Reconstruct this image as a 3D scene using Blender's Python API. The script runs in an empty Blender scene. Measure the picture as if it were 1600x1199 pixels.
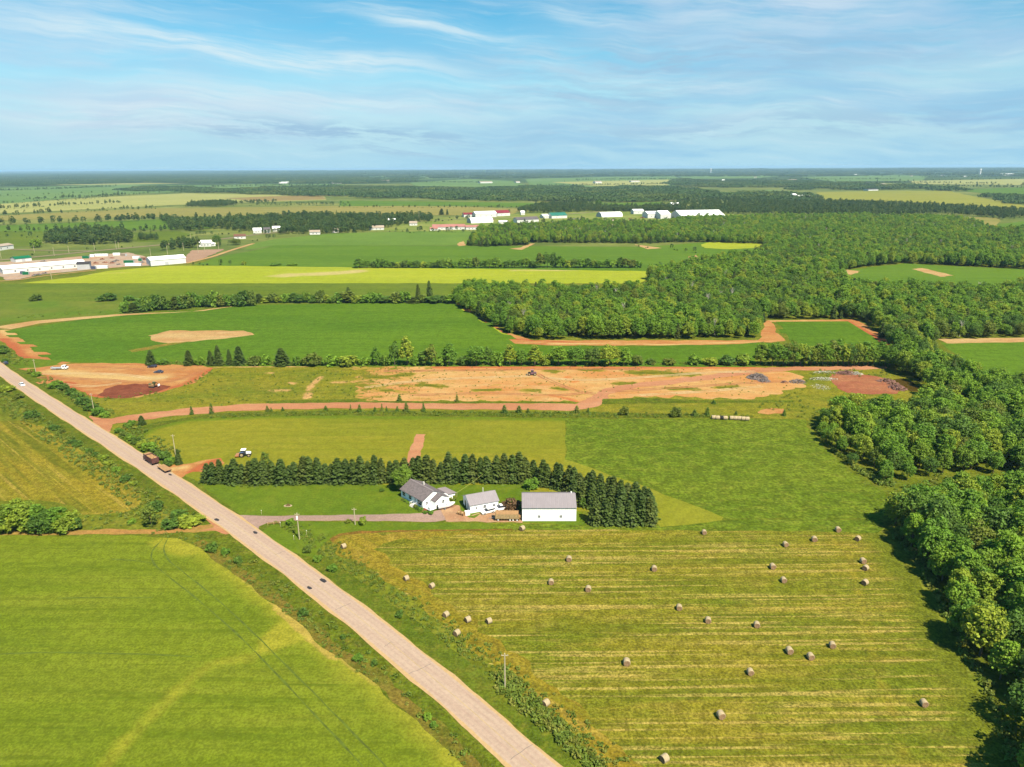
import bpy, bmesh, math, random
import numpy as np
from mathutils import Vector, Matrix, Euler
from mathutils.geometry import delaunay_2d_cdt

# ------------------------------------------------------------------ camera
F_PX, CAM_H, HORIZON = 1110.0, 100.0, 262.0
PITCH = math.atan((599.5 - HORIZON) / F_PX)
ROLL = math.radians(0.3)
scene = bpy.context.scene
COL = scene.collection
cam = bpy.data.cameras.new("camera")
cam_o = bpy.data.objects.new("camera", cam)
COL.objects.link(cam_o)
cam.sensor_width = 36.0
cam.lens = 36.0 * F_PX / 1600.0
cam.clip_start = 0.5
cam.clip_end = 250000.0
scene.camera = cam_o
cam_o.matrix_world = (Matrix.Translation((0, 0, CAM_H)) @ Matrix.Rotation(math.radians(90) - PITCH, 4, 'X')
                      @ Matrix.Rotation(-ROLL, 4, 'Z'))
scene.view_settings.view_transform = 'Standard'
scene.view_settings.look = 'None'
scene.view_settings.gamma = 1.0
scene.view_settings.use_curve_mapping = False
scene.view_settings.exposure = 1.15
scene.cycles.max_bounces = 5
scene.cycles.diffuse_bounces = 3
scene.cycles.glossy_bounces = 2
scene.cycles.transmission_bounces = 3
scene.cycles.transparent_max_bounces = 4
scene.cycles.volume_bounces = 0
scene.cycles.caustics_reflective = False
scene.cycles.caustics_refractive = False


# ------------------------------------------------------------------ node helpers
class NT:
    def __init__(s, tree):
        s.t = tree

    def nd(s, typ, ins=None, **props):
        n = s.t.nodes.new(typ)
        for k, v in props.items():
            setattr(n, k, v)
        for k, v in (ins or {}).items():
            s.put(n.inputs[k], v)
        return n

    def put(s, sock, v):
        if isinstance(v, bpy.types.NodeSocket):
            s.t.links.new(v, sock)
        else:
            sock.default_value = v

    def m(s, op, a, b=None, c=None):
        n = s.t.nodes.new('ShaderNodeMath')
        n.operation = op
        s.put(n.inputs[0], a)
        if b is not None:
            s.put(n.inputs[1], b)
        if c is not None:
            s.put(n.inputs[2], c)
        return n.outputs[0]

    def mix(s, f, a, b, blend='MIX'):
        n = s.t.nodes.new('ShaderNodeMix')
        n.data_type = 'RGBA'
        n.blend_type = blend
        s.put(n.inputs[0], f)
        s.put(n.inputs[6], a)
        s.put(n.inputs[7], b)
        return n.outputs[2]

    def noise(s, vec, scale, detail=3.0, rough=0.55):
        n = s.nd('ShaderNodeTexNoise', {'Scale': scale, 'Detail': detail, 'Roughness': rough})
        if vec is not None:
            s.put(n.inputs['Vector'], vec)
        return n.outputs[0]

    def rng(s, v, a, b, lo=0.0, hi=1.0):
        n = s.nd('ShaderNodeMapRange', {'Value': v, 'From Min': a, 'From Max': b, 'To Min': lo, 'To Max': hi})
        n.interpolation_type = 'SMOOTHSTEP'
        return n.outputs[0]

    def mapv(s, vec, rot=0.0, scale=(1, 1, 1), loc=(0, 0, 0)):
        a = s.nd('ShaderNodeMapping', {'Vector': vec, 'Rotation': (0, 0, rot)})
        b = s.nd('ShaderNodeMapping', {'Vector': a.outputs[0], 'Scale': scale, 'Location': loc})
        return b.outputs[0]


def lin(c):
    c = c / 255.0
    return c / 12.92 if c <= 0.04045 else ((c + 0.055) / 1.055) ** 2.4


GAIN = 2.95   # sunlit albedo -> picture value


def sc(r, g, b, k=1.0):
    """real-world base colour of a thing that reads r,g,b in the sunlit picture"""
    return (min(lin(r) / GAIN * k * 1.04, .85), min(lin(g) / GAIN * k * 1.02, .85), min(lin(b) / GAIN * k, .85), 1.0)


# ------------------------------------------------------------------ sun and sky
SUN_AZ, SUN_EL = 146.0, 54.0      # azimuth clockwise from +Y
sd = Vector((math.sin(math.radians(SUN_AZ)) * math.cos(math.radians(SUN_EL)),
             math.cos(math.radians(SUN_AZ)) * math.cos(math.radians(SUN_EL)), math.sin(math.radians(SUN_EL))))
sun = bpy.data.lights.new("sun", 'SUN')
sun.energy = 4.9
sun.angle = math.radians(0.6)
sun.color = (1.0, 0.91, 0.70)
sun_o = bpy.data.objects.new("sun", sun)
COL.objects.link(sun_o)
sun_o.rotation_euler = sd.to_track_quat('Z', 'Y').to_euler()
sun_o.location = (0, 0, 300)

world = bpy.data.worlds.new("World")
scene.world = world
world.use_nodes = True
w = NT(world.node_tree)
bg = world.node_tree.nodes['Background']
sky = w.nd('ShaderNodeTexSky', sky_type='NISHITA', sun_disc=False, sun_elevation=math.radians(SUN_EL),
           sun_rotation=math.radians(SUN_AZ), altitude=100.0, air_density=1.0, dust_density=0.3, ozone_density=2.5)
hs = w.nd('ShaderNodeHueSaturation', {'Hue': 0.478, 'Saturation': 1.5, 'Value': 1.0, 'Color': sky.outputs[0]})
tc = w.nd('ShaderNodeTexCoord')
sx = w.nd('ShaderNodeSeparateXYZ', {'Vector': tc.outputs['Generated']})
az = w.m('ARCTAN2', sx.outputs[0], sx.outputs[1])
el = w.m('ARCSINE', sx.outputs[2])
flat = w.nd('ShaderNodeCombineXYZ', {'X': az, 'Y': el, 'Z': 0.0}).outputs[0]
zz = w.m('ADD', w.m('MAXIMUM', sx.outputs[2], 0.0), 0.07)
cx_ = w.nd('ShaderNodeCombineXYZ', {'X': w.m('DIVIDE', sx.outputs[0], zz), 'Y': w.m('DIVIDE', sx.outputs[1], zz), 'Z': 0.3}).outputs[0]
warp = w.nd('ShaderNodeTexNoise', {'Vector': flat, 'Scale': 5.0, 'Detail': 3.0})
wv = w.nd('ShaderNodeVectorMath', {0: warp.outputs['Color'], 1: (0.5, 0.5, 0.5)}, operation='SUBTRACT')
wv = w.nd('ShaderNodeVectorMath', {0: wv.outputs[0], 'Scale': 0.05}, operation='SCALE')
fw = w.nd('ShaderNodeVectorMath', {0: flat, 1: wv.outputs[0]}, operation='ADD').outputs[0]
wisp = w.noise(w.mapv(fw, 0.10, (4.0, 60.0, 1)), 1.0, 9.0, 0.66)
wisp2 = w.noise(w.mapv(fw, 0.05, (10.0, 130.0, 1), (3, 7, 0)), 1.0, 7.0, 0.62)
wash = w.noise(w.mapv(fw, 0.04, (3.2, 26.0, 1), (1.3, 2.1, 0)), 1.0, 6.0, 0.58)
# veil of thin grey-lilac cloud, heavier to the right
side = w.rng(az, -0.45, 0.35, 0.22, 0.72)
veil = w.m('MULTIPLY', w.rng(wash, 0.40, 0.62), side)


def blob(px, py, wpx, hpx, tilt):
    """soft elongated patch of sky centred on a direction"""
    a0 = math.atan2((px - 800) / F_PX, math.cos(PITCH) + math.sin(PITCH) * (-(py - 599.5) / F_PX))
    e0 = math.radians((262 - py) / F_PX * 57.3)
    m1 = w.m('SUBTRACT', w.nd('ShaderNodeSeparateXYZ', {'Vector': fw}).outputs[0], a0)
    m2 = w.m('SUBTRACT', w.nd('ShaderNodeSeparateXYZ', {'Vector': fw}).outputs[1], e0)
    t = math.radians(tilt)
    u = w.m('ADD', w.m('MULTIPLY', m1, math.cos(t)), w.m('MULTIPLY', m2, -math.sin(t)))
    v = w.m('ADD', w.m('MULTIPLY', m1, math.sin(t)), w.m('MULTIPLY', m2, math.cos(t)))
    u = w.m('DIVIDE', u, wpx / F_PX)
    v = w.m('DIVIDE', v, hpx / F_PX)
    r = w.m('ADD', w.m('MULTIPLY', u, u), w.m('MULTIPLY', v, v))
    return w.m('EXPONENT', w.m('MULTIPLY', r, -1.0))


white = None
for b, k in ((blob(430, 112, 240, 15, 4), 1.15), (blob(690, 78, 170, 17, 13), .85), (blob(560, 168, 260, 16, 2), .6),
             (blob(250, 188, 170, 26, 1), .75), (blob(1290, 35, 250, 55, -8), .55), (blob(1100, 152, 110, 11, 5), .75),
             (blob(1330, 178, 110, 9, -6), .75), (blob(900, 62, 80, 10, 10), .6), (blob(1000, 8, 140, 12, 4), .7),
             (blob(830, 160, 110, 8, 4), .35), (blob(90, 60, 160, 60, 6), .45), (blob(1500, 140, 160, 14, -4), .35)):
    x = w.m('MULTIPLY', b, k)
    white = x if white is None else w.m('ADD', white, x)
white = w.m('MULTIPLY', white, w.rng(wisp, 0.36, 0.66, 0.16, 1.0))
white = w.m('ADD', white, w.m('MULTIPLY', w.rng(wisp2, 0.50, 0.74), 0.20))
grey = None
for b, k in ((blob(540, 212, 200, 13, 3), .8), (blob(330, 205, 120, 14, 2), .4), (blob(900, 165, 160, 18, 0), .5),
             (blob(1000, 125, 240, 26, 2), .45), (blob(640, 238, 110, 7, 2), .5), (blob(1450, 200, 260, 24, 0), .5), (blob(1250, 110, 240, 30, 2), .4),
             (blob(410, 219, 60, 9, 3), .6), (blob(1050, 215, 260, 12, 0), .4)):
    x = w.m('MULTIPLY', b, k)
    grey = x if grey is None else w.m('ADD', grey, x)
rag = w.noise(w.mapv(fw, 0.03, (9.0, 62.0, 1), (8, 2, 0)), 1.0, 9.0, 0.68)
grey = w.m('MULTIPLY', w.m('MULTIPLY', grey, 1.25), w.rng(rag, 0.42, 0.58, 0.0, 1.0))
bank = None
for b, k in ((blob(270, 192, 210, 26, 1), .95), (blob(1310, 40, 300, 58, -6), .8), (blob(1480, 120, 240, 40, 0), .5), (blob(640, 172, 260, 15, 2), .6), (blob(90, 110, 220, 70, 0), .5), (blob(950, 20, 220, 26, 4), .5), (blob(1150, 200, 300, 22, 0), .4)):
    x = w.m('MULTIPLY', b, k)
    bank = x if bank is None else w.m('ADD', bank, x)
soft = w.noise(w.mapv(fw, 0.03, (6.0, 34.0, 1), (4, 9, 0)), 1.0, 6.0, 0.6)
bank = w.m('MULTIPLY', bank, w.rng(soft, 0.36, 0.60, 0.25, 1.0))
low = w.rng(el, 0.0, 0.17, 0.96, 0.0)                        # paler air just over the horizon
c = w.mix(low, hs.outputs[0], (3.2, 5.4, 6.6, 1))
c = w.mix(w.m('MINIMUM', veil, 1.0), c, (2.0, 4.2, 6.1, 1))
c = w.mix(w.m('MINIMUM', bank, 0.85), c, (3.9, 5.1, 6.4, 1))
c = w.mix(w.m('MINIMUM', grey, 0.85), c, (2.5, 4.1, 5.6, 1))
c = w.mix(w.m('MINIMUM', white, 0.9), c, (5.4, 6.5, 6.9, 1))
w.put(bg.inputs['Color'], c)
bg.inputs['Strength'].default_value = 0.06


# ------------------------------------------------------------------ projection of photo pixels to the flat ground
def P(x, y, z=0.0):
    u0, v0 = (x - 800) / F_PX, -(y - 599.5) / F_PX
    cr, sr = math.cos(ROLL), math.sin(ROLL)
    u, v = u0 * cr + v0 * sr, -u0 * sr + v0 * cr
    cp, sp = math.cos(PITCH), math.sin(PITCH)
    d = (u, cp + v * sp, -sp + v * cp)
    t = (z - CAM_H) / d[2]
    return Vector((d[0] * t, d[1] * t, z))


def Qn(X, Y, Z):
    cp, sp, cr, sr = math.cos(PITCH), math.sin(PITCH), math.cos(ROLL), math.sin(ROLL)
    z = Z - CAM_H
    dep = np.maximum(Y * cp - z * sp, 1e-3)
    up = Y * sp + z * cp
    u, v = X / dep, up / dep
    return 800 + (u * cr - v * sr) * F_PX, 599.5 - (u * sr + v * cr) * F_PX, dep


def hpx(x, ybase, ytop):
    """height in metres of something standing at pixel (x, ybase) whose top shows at ytop"""
    p = P(x, ybase)
    lo, hi = 0.0, 80.0
    for _ in range(40):
        mid = (lo + hi) / 2
        if Qn(p.x, p.y, mid)[1] > ytop:
            lo = mid
        else:
            hi = mid
    return lo


def W2(pts):
    return [(P(*p).x, P(*p).y) for p in pts]


# ------------------------------------------------------------------ object helpers
def tag(o, label=None, cat=None, group=None, kind=None):
    if label:
        o['label'] = label
    if cat:
        o['category'] = cat
    if group:
        o['group'] = group
    if kind:
        o['kind'] = kind
    return o


def link(name, mesh, parent=None):
    o = bpy.data.objects.new(name, mesh)
    COL.objects.link(o)
    if parent:
        o.parent = parent
    return o


def thing(name, label, cat, loc=(0, 0, 0), rz=0.0, group=None):
    o = bpy.data.objects.new(name, None)
    COL.objects.link(o)
    o.location = loc
    o.rotation_euler = (0, 0, rz)
    o.empty_display_size = 0.3
    return tag(o, label, cat, group)


def mesh_np(name, verts, faces, mat, smooth=False):
    """verts (n,3); faces (m,k) with one k"""
    me = bpy.data.meshes.new(name)
    verts = np.asarray(verts, np.float32)
    faces = np.asarray(faces, np.int32)
    k = faces.shape[1]
    me.vertices.add(len(verts))
    me.vertices.foreach_set('co', verts.ravel())
    me.loops.add(faces.size)
    me.loops.foreach_set('vertex_index', faces.ravel())
    me.polygons.add(len(faces))
    me.polygons.foreach_set('loop_start', np.arange(0, faces.size, k, dtype=np.int32))
    if smooth:
        me.polygons.foreach_set('use_smooth', np.ones(len(faces), bool))
    me.update(calc_edges=True)
    me.validate()
    me.materials.append(mat)
    return me


class MB:
    def __init__(s):
        s.v, s.f = [], []

    def add(s, vs, fs):
        b = len(s.v)
        s.v += [tuple(v) for v in vs]
        s.f += [tuple(b + i for i in f) for f in fs]
        return s

    def box(s, x0, y0, z0, x1, y1, z1):
        return s.add([(x0, y0, z0), (x1, y0, z0), (x1, y1, z0), (x0, y1, z0), (x0, y0, z1), (x1, y0, z1), (x1, y1, z1), (x0, y1, z1)],
                     [(0, 3, 2, 1), (4, 5, 6, 7), (0, 1, 5, 4), (1, 2, 6, 5), (2, 3, 7, 6), (3, 0, 4, 7)])

    def prism_x(s, prof, x0, x1):
        """profile of (y,z) pushed along x"""
        n = len(prof)
        vs = [(x0, y, z) for y, z in prof] + [(x1, y, z) for y, z in prof]
        fs = [tuple(range(n - 1, -1, -1)), tuple(range(n, 2 * n))] + [(i, (i + 1) % n, n + (i + 1) % n, n + i) for i in range(n)]
        return s.add(vs, fs)

    def prism_y(s, prof, y0, y1, taper=1.0, zt=None):
        """profile of (x,z) pushed along y; points above zt drawn in by taper"""
        n = len(prof)
        f = lambda y, z: y * (taper if zt is not None and z > zt else 1.0)
        vs = [(x, f(y0, z), z) for x, z in prof] + [(x, f(y1, z), z) for x, z in prof]
        fs = [tuple(range(n)), tuple(range(2 * n - 1, n - 1, -1))] + [(n + i, n + (i + 1) % n, (i + 1) % n, i) for i in range(n)]
        return s.add(vs, fs)

    def tube(s, p0, p1, r0, r1=None, n=8):
        r1 = r0 if r1 is None else r1
        p0, p1 = Vector(p0), Vector(p1)
        d = (p1 - p0).normalized()
        a = d.orthogonal().normalized()
        b = d.cross(a)
        vs = []
        for p, r in ((p0, r0), (p1, r1)):
            for i in range(n):
                t = 2 * math.pi * i / n
                vs.append(p + a * (r * math.cos(t)) + b * (r * math.sin(t)))
        fs = [(i, (i + 1) % n, n + (i + 1) % n, n + i) for i in range(n)] + [tuple(range(n - 1, -1, -1)), tuple(range(n, 2 * n))]
        return s.add(vs, fs)

    def ball(s, c, rx, ry, rz, n=10, m=6, jit=0.0, rnd=random):
        vs = []
        for j in range(m + 1):
            ph = math.pi * j / m
            for i in range(n):
                th = 2 * math.pi * i / n
                k = 1 + rnd.uniform(-jit, jit)
                vs.append((c[0] + rx * k * math.sin(ph) * math.cos(th), c[1] + ry * k * math.sin(ph) * math.sin(th), c[2] + rz * k * math.cos(ph)))
        fs = [(j * n + i, (j + 1) * n + i, (j + 1) * n + (i + 1) % n, j * n + (i + 1) % n) for j in range(m) for i in range(n)]
        return s.add(vs, fs)

    def build(s, name, mat, parent=None, smooth=False):
        me = bpy.data.meshes.new(name)
        me.from_pydata(s.v, [], s.f)
        me.materials.append(mat)
        if smooth:
            for p in me.polygons:
                p.use_smooth = True
        me.update()
        return link(name, me, parent)


ORD = ("first second third fourth fifth sixth seventh eighth ninth tenth eleventh twelfth thirteenth fourteenth fifteenth "
       "sixteenth seventeenth eighteenth nineteenth").split()
TENS = {20: 'twent', 30: 'thirt', 40: 'fort', 50: 'fift', 60: 'sixt', 70: 'sevent', 80: 'eight', 90: 'ninet'}


def nth(n):
    if n < 20:
        return ORD[n - 1]
    t = TENS[n // 10 * 10]
    return t + 'ieth' if n % 10 == 0 else t + 'y-' + ORD[n % 10 - 1]


# ------------------------------------------------------------------ plain materials
def plain(name, col, rough=0.6, metal=0.0, var=0.12, scale=2.0, bump=0.0, spec=0.3):
    m = bpy.data.materials.new(name)
    m.use_nodes = True
    t = NT(m.node_tree)
    b = m.node_tree.nodes['Principled BSDF']
    co = t.nd('ShaderNodeTexCoord').outputs['Object']
    n = t.noise(co, scale, 5.0, 0.6)
    k = t.rng(n, 0.3, 0.7, 1 - var, 1 + var)
    cc = t.nd('ShaderNodeCombineColor', {0: k, 1: k, 2: k}).outputs[0]
    t.put(b.inputs['Base Color'], t.mix(1.0, col, cc, 'MULTIPLY'))
    b.inputs['Roughness'].default_value = rough
    b.inputs['Metallic'].default_value = metal
    b.inputs['Specular IOR Level'].default_value = spec
    if bump:
        bp = t.nd('ShaderNodeBump', {'Height': n, 'Strength': bump, 'Distance': 0.05})
        t.put(b.inputs['Normal'], bp.outputs[0])
    return m


def field_mat(name, c1, c2, c3=None, big=60.0, mid=7.0, fine=0.9, finestr=0.28, stripes=(), attrs=(), bump=0.25, midstr=0.5, midstretch=(0, 1, 1)):
    """ground cover: large drifts c1-c2, mid-size flecks c3, fine grain, rows running at an angle, and patches held in attributes"""
    m = bpy.data.materials.new(name)
    m.use_nodes = True
    t = NT(m.node_tree)
    b = m.node_tree.nodes['Principled BSDF']
    co = t.nd('ShaderNodeTexCoord').outputs['Object']
    nb = t.noise(t.mapv(co, -midstretch[0], (midstretch[1] ** .5, midstretch[2] ** .5, 1)), 1.0 / big, 5.0, 0.6)
    nm = t.noise(t.mapv(co, -midstretch[0], (midstretch[1], midstretch[2], 1)), 1.0 / mid, 5.0, 0.65)
    nf = t.noise(co, 1.0 / fine, 3.0, 0.7)
    c = t.mix(t.rng(nb, 0.35, 0.65), c1, c2)
    if c3:
        c = t.mix(t.m('MULTIPLY', t.rng(nm, 0.45, 0.72), midstr), c, c3)
    for (ang, along, across, lo, hi, strength, colr) in stripes:
        sn = t.noise(t.mapv(co, -ang, (1.0 / along, 1.0 / across, 1), (5.3 * across, 1.7, 0)), 1.0, 2.5, 0.55)
        c = t.mix(t.m('MULTIPLY', t.rng(sn, lo, hi), t.m('MULTIPLY', strength, t.m('MULTIPLY', t.rng(nm, 0.3, 0.7, 0.45, 1.0), t.rng(nf, 0.3, 0.6, 0.45, 1.0)))), c, colr)
    for (an, colr, amp, lo, hi, scale_) in attrs:
        a = t.nd('ShaderNodeAttribute', attribute_name=an).outputs['Fac']
        na = t.noise(t.mapv(co, 0, (0.6, 1.0, 1)), 1.0 / scale_, 5.0, 0.65)
        v = t.m('ADD', a, t.m('MULTIPLY', t.m('SUBTRACT', na, 0.5), amp))
        c = t.mix(t.rng(v, lo, hi), c, colr)
    k = t.rng(nf, 0.25, 0.75, 1 - finestr, 1 + finestr)
    k2 = t.rng(t.noise(co, 1.0 / (fine * 4), 3.0, 0.6), 0.3, 0.7, 1 - finestr * .6, 1 + finestr * .6)
    k = t.m('MULTIPLY', k, k2)
    cc = t.nd('ShaderNodeCombineColor', {0: k, 1: k, 2: k}).outputs[0]
    t.put(b.inputs['Base Color'], t.mix(1.0, c, cc, 'MULTIPLY'))
    b.inputs['Roughness'].default_value = 0.95
    b.inputs['Specular IOR Level'].default_value = 0.05
    if bump:
        bp = t.nd('ShaderNodeBump', {'Height': t.m('ADD', nf, nm), 'Strength': bump, 'Distance': 0.6})
        t.put(b.inputs['Normal'], bp.outputs[0])
    return m


def leaf_mat(name, cols, transl=0.35, var_scale=0.35):
    m = bpy.data.materials.new(name)
    m.use_nodes = True
    t = NT(m.node_tree)
    nt = m.node_tree
    b = nt.nodes['Principled BSDF']
    out = nt.nodes['Material Output']
    oi = t.nd('ShaderNodeObjectInfo')
    co = t.nd('ShaderNodeTexCoord').outputs['Object']
    r = oi.outputs['Random']
    c = t.mix(t.rng(r, 0.0, 0.55), cols[0], cols[1])
    c = t.mix(t.rng(r, 0.55, 1.0), c, cols[2])
    n = t.noise(co, var_scale, 4.0, 0.7)
    k = t.rng(n, 0.3, 0.7, 0.65, 1.4)
    cc = t.nd('ShaderNodeCombineColor', {0: k, 1: k, 2: t.m('MULTIPLY', k, 0.9)}).outputs[0]
    c = t.mix(1.0, c, cc, 'MULTIPLY')
    t.put(b.inputs['Base Color'], c)
    b.inputs['Roughness'].default_value = 0.65
    b.inputs['Specular IOR Level'].default_value = 0.25
    tr = t.nd('ShaderNodeBsdfTranslucent', {'Color': t.mix(1.0, c, (1.15, 1.2, 0.55, 1), 'MULTIPLY')})
    mx = t.nd('ShaderNodeMixShader', {0: transl, 1: b.outputs[0], 2: tr.outputs[0]})
    t.put(out.inputs['Surface'], mx.outputs[0])
    return m


# ------------------------------------------------------------------ ground sheets
def wob(seed):
    r = random.Random(seed)
    comp = [(r.uniform(.6, 1.4), r.uniform(0, 6.28), 2 ** k) for k in range(4)]
    return lambda s: sum(a / f ** .7 * math.sin(s * f * 1.7 + p) for a, p, f in comp) / 1.6


def catmull(pts, closed=False, step=6):
    n = len(pts)
    out = []
    rng_ = range(n if closed else n - 1)
    for i in rng_:
        g = (lambda j: pts[j % n]) if closed else (lambda j: pts[max(0, min(n - 1, j))])
        p0, p1, p2, p3 = [Vector(g(i + k)) for k in (-1, 0, 1, 2)]
        for k in range(step):
            t = k / step
            out.append(tuple(0.5 * ((2 * p1) + (p2 - p0) * t + (2 * p0 - 5 * p1 + 4 * p2 - p3) * t * t + (3 * p1 - p0 - 3 * p2 + p3) * t ** 3)))
    if not closed:
        out.append(tuple(pts[-1]))
    return out


def ragged(poly, amp, wl, seed=1):
    """closed world outline, edges cut short and shifted sideways by smooth noise"""
    f = wob(seed)
    out, s = [], 0.0
    n = len(poly)
    for i in range(n):
        a, b = Vector(poly[i]), Vector(poly[(i + 1) % n])
        L = (b - a).length
        if L < 1e-6:
            continue
        k = max(1, min(400, int(L / (wl * .35))))
        nrm = Vector((-(b - a).y, (b - a).x)) / L
        for j in range(k):
            p = a + (b - a) * (j / k)
            out.append(tuple(p + nrm * (amp * f((s + L * j / k) / wl))))
        s += L
    return out


def inside(poly, X, Y):
    poly = np.asarray(poly)
    res = np.zeros(X.shape, bool)
    n = len(poly)
    j = n - 1
    for i in range(n):
        xi, yi = poly[i]
        xj, yj = poly[j]
        c = ((yi > Y) != (yj > Y)) & (X < (xj - xi) * (Y - yi) / (yj - yi + 1e-12) + xi)
        res ^= c
        j = i
    return res


def dist_line(line, X, Y):
    d = np.full(X.shape, 1e9)
    for (ax, ay), (bx, by) in zip(line[:-1], line[1:]):
        L2 = (bx - ax) ** 2 + (by - ay) ** 2 + 1e-9
        t = np.clip(((X - ax) * (bx - ax) + (Y - ay) * (by - ay)) / L2, 0, 1)
        d = np.minimum(d, np.hypot(X - ax - t * (bx - ax), Y - ay - t * (by - ay)))
    return d


def near(line, wdt, soft=1.0):
    """1 on the line falling to 0 at wdt"""
    return lambda X, Y: np.clip(1 - (dist_line(line, X, Y) / wdt) ** soft, 0, 1)


def zlay(X, Y, layer):
    return layer * np.maximum(0.010, np.hypot(X, Y) * 5e-5)


N_SHEET = [0]


def sheet(name, poly, layer, mat, label, grid=None, attrs=None, cat='ground'):
    N_SHEET[0] += 1
    layer += .008 * N_SHEET[0]          # no two sheets share a plane
    poly = [tuple(p) for p in poly]
    ar = np.array(poly)
    pts = list(poly)
    if grid:
        x0, y0 = ar.min(0)
        x1, y1 = ar.max(0)
        gx, gy = np.meshgrid(np.arange(x0 + grid / 2, x1, grid), np.arange(y0 + grid / 2, y1, grid))
        gx = gx.ravel() + grid * 0.11 * np.sin(gy.ravel() * 7.1)
        gy = gy.ravel()
        k = inside(poly, gx, gy)
        gx, gy = gx[k], gy[k]
        k = dist_line(poly + [poly[0]], gx, gy) > grid * .3
        pts += list(zip(gx[k].tolist(), gy[k].tolist()))
    n = len(poly)
    vs, es, fs, *_ = delaunay_2d_cdt([Vector(p) for p in pts], [], [list(range(n))], 1, 1e-5)
    co = np.array([(v.x, v.y) for v in vs])
    z = zlay(co[:, 0], co[:, 1], layer)
    me = bpy.data.meshes.new(name)
    me.from_pydata(np.column_stack([co, z]).tolist(), [], [tuple(f) for f in fs])
    me.update()
    if me.polygons and me.polygons[0].normal.z < 0:
        me.flip_normals()
    for an, fn in (attrs or {}).items():
        a = me.attributes.new(an, 'FLOAT', 'POINT')
        a.data.foreach_set('value', np.asarray(fn(co[:, 0], co[:, 1]), np.float32))
    me.materials.append(mat)
    o = link(name, me)
    return tag(o, label, cat, None, 'structure')


def field(name, px, layer, mat, label, amp=0.6, wl=9.0, grid=None, attrs=None, smooth=False, seed=1, cat='field', world=None):
    pts = world or W2(px)
    if smooth:
        pts = catmull(pts, True, 6)
    if amp:
        pts = ragged(pts, amp, wl, seed)
    return sheet(name, pts, layer, mat, label, grid, attrs, cat)


def ribbon(name, line, width, layer, mat, label, kind='structure', parent=None, amp=0.0, seed=1, cat='track', zadd=0.0, smooth=True):
    if parent is None:
        N_SHEET[0] += 1
        layer += .008 * N_SHEET[0]
    pts = catmull(line, False, 8) if smooth else line
    f, g = wob(seed), wob(seed + 77)
    vs, s = [], 0
    for i, p in enumerate(pts):
        a, b = Vector(pts[max(0, i - 1)]), Vector(pts[min(len(pts) - 1, i + 1)])
        d = (b - a).normalized()
        nrm = Vector((-d.y, d.x))
        if i:
            s += (Vector(p) - Vector(pts[i - 1])).length
        wd = width(i / (len(pts) - 1)) if callable(width) else width
        for sgn, fn in ((1, f), (-1, g)):
            q = Vector(p) + nrm * sgn * (wd / 2 + amp * fn(s / 6))
            vs.append((q.x, q.y, float(zlay(q.x, q.y, layer)) + zadd))
    fs = [(2 * i, 2 * i + 1, 2 * i + 3, 2 * i + 2) for i in range(len(pts) - 1)]
    me = bpy.data.meshes.new(name)
    me.from_pydata(vs, [], fs)
    me.update()
    if me.polygons[0].normal.z < 0:
        me.flip_normals()
    me.materials.append(mat)
    o = link(name, me, parent)
    if parent is None:
        tag(o, label, cat, None, kind)
    return o


R = math.radians
ROAD_DIR = math.atan2(0.677, -0.735)
# --- ground materials
g_base = field_mat('rough_grass', sc(138, 148, 44), sc(118, 134, 38), sc(170, 164, 66), big=45, mid=6, fine=1.0, finestr=.3, midstr=.6)
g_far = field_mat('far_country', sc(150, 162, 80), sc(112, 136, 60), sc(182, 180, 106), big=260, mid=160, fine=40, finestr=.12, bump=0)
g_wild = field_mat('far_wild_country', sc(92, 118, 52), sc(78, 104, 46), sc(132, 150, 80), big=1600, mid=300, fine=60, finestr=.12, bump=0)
g_lawn = field_mat('lawn_grass', sc(126, 152, 42), sc(112, 142, 36), sc(150, 160, 50), big=22, mid=5, fine=.7, finestr=.16, midstr=.5, bump=.15)
g_vmown = field_mat('mown_verge', sc(124, 140, 42), sc(108, 130, 36), sc(156, 152, 58), big=14, mid=2.5, fine=.6, finestr=.28, midstr=.6, bump=.4)
g_verge = field_mat('verge_grass', sc(122, 138, 38), sc(104, 124, 32), sc(164, 152, 62), big=18, mid=3, fine=.8, finestr=.34, midstr=.6, bump=.6)
g_hay = field_mat('mown_hay', sc(156, 150, 46), sc(128, 142, 38), sc(186, 168, 78), big=34, mid=3.2, fine=.55, finestr=.42, midstr=.5, midstretch=(0, .35, 1),
                  stripes=[(0, 70, 3.4, .48, .60, .85, sc(116, 130, 32)), (R(.4), 60, 1.2, .52, .62, .9, sc(220, 194, 108)), (R(-.8), 60, 2.4, .57, .68, .8, sc(206, 182, 90)), (R(1.5), 120, 8, .48, .62, .45, sc(184, 164, 60))],
                  attrs=[('head', sc(180, 160, 58), .9, .5, 1.4, 3.0), ('wood_side', sc(128, 138, 40), .7, .3, .9, 6.0)])  # last mask: greener, slightly darker hay colour beside the wood
g_head = field_mat('mown_headland', sc(176, 154, 52), sc(158, 148, 44), sc(200, 172, 80), big=24, mid=3, fine=.6, finestr=.38, midstr=.45, midstretch=(ROAD_DIR, .3, 1),
                   stripes=[(ROAD_DIR, 60, 2.2, .48, .68, .7, sc(132, 142, 36)), (ROAD_DIR, 50, 1.0, .56, .7, .5, sc(208, 184, 92))])
g_hay2 = field_mat('striped_hay', sc(176, 158, 50), sc(154, 150, 44), sc(194, 172, 72), big=30, mid=3.5, fine=.6, finestr=.38, midstr=.45, midstretch=(ROAD_DIR, .3, 1),
                   stripes=[(R(138), 120, 5.0, .45, .57, 1.0, sc(110, 124, 32)), (R(138), 60, 1.3, .55, .66, .85, sc(205, 180, 84))],
                   attrs=[('edge', sc(180, 164, 62), .5, .45, 1.2, 3.0)])
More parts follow.
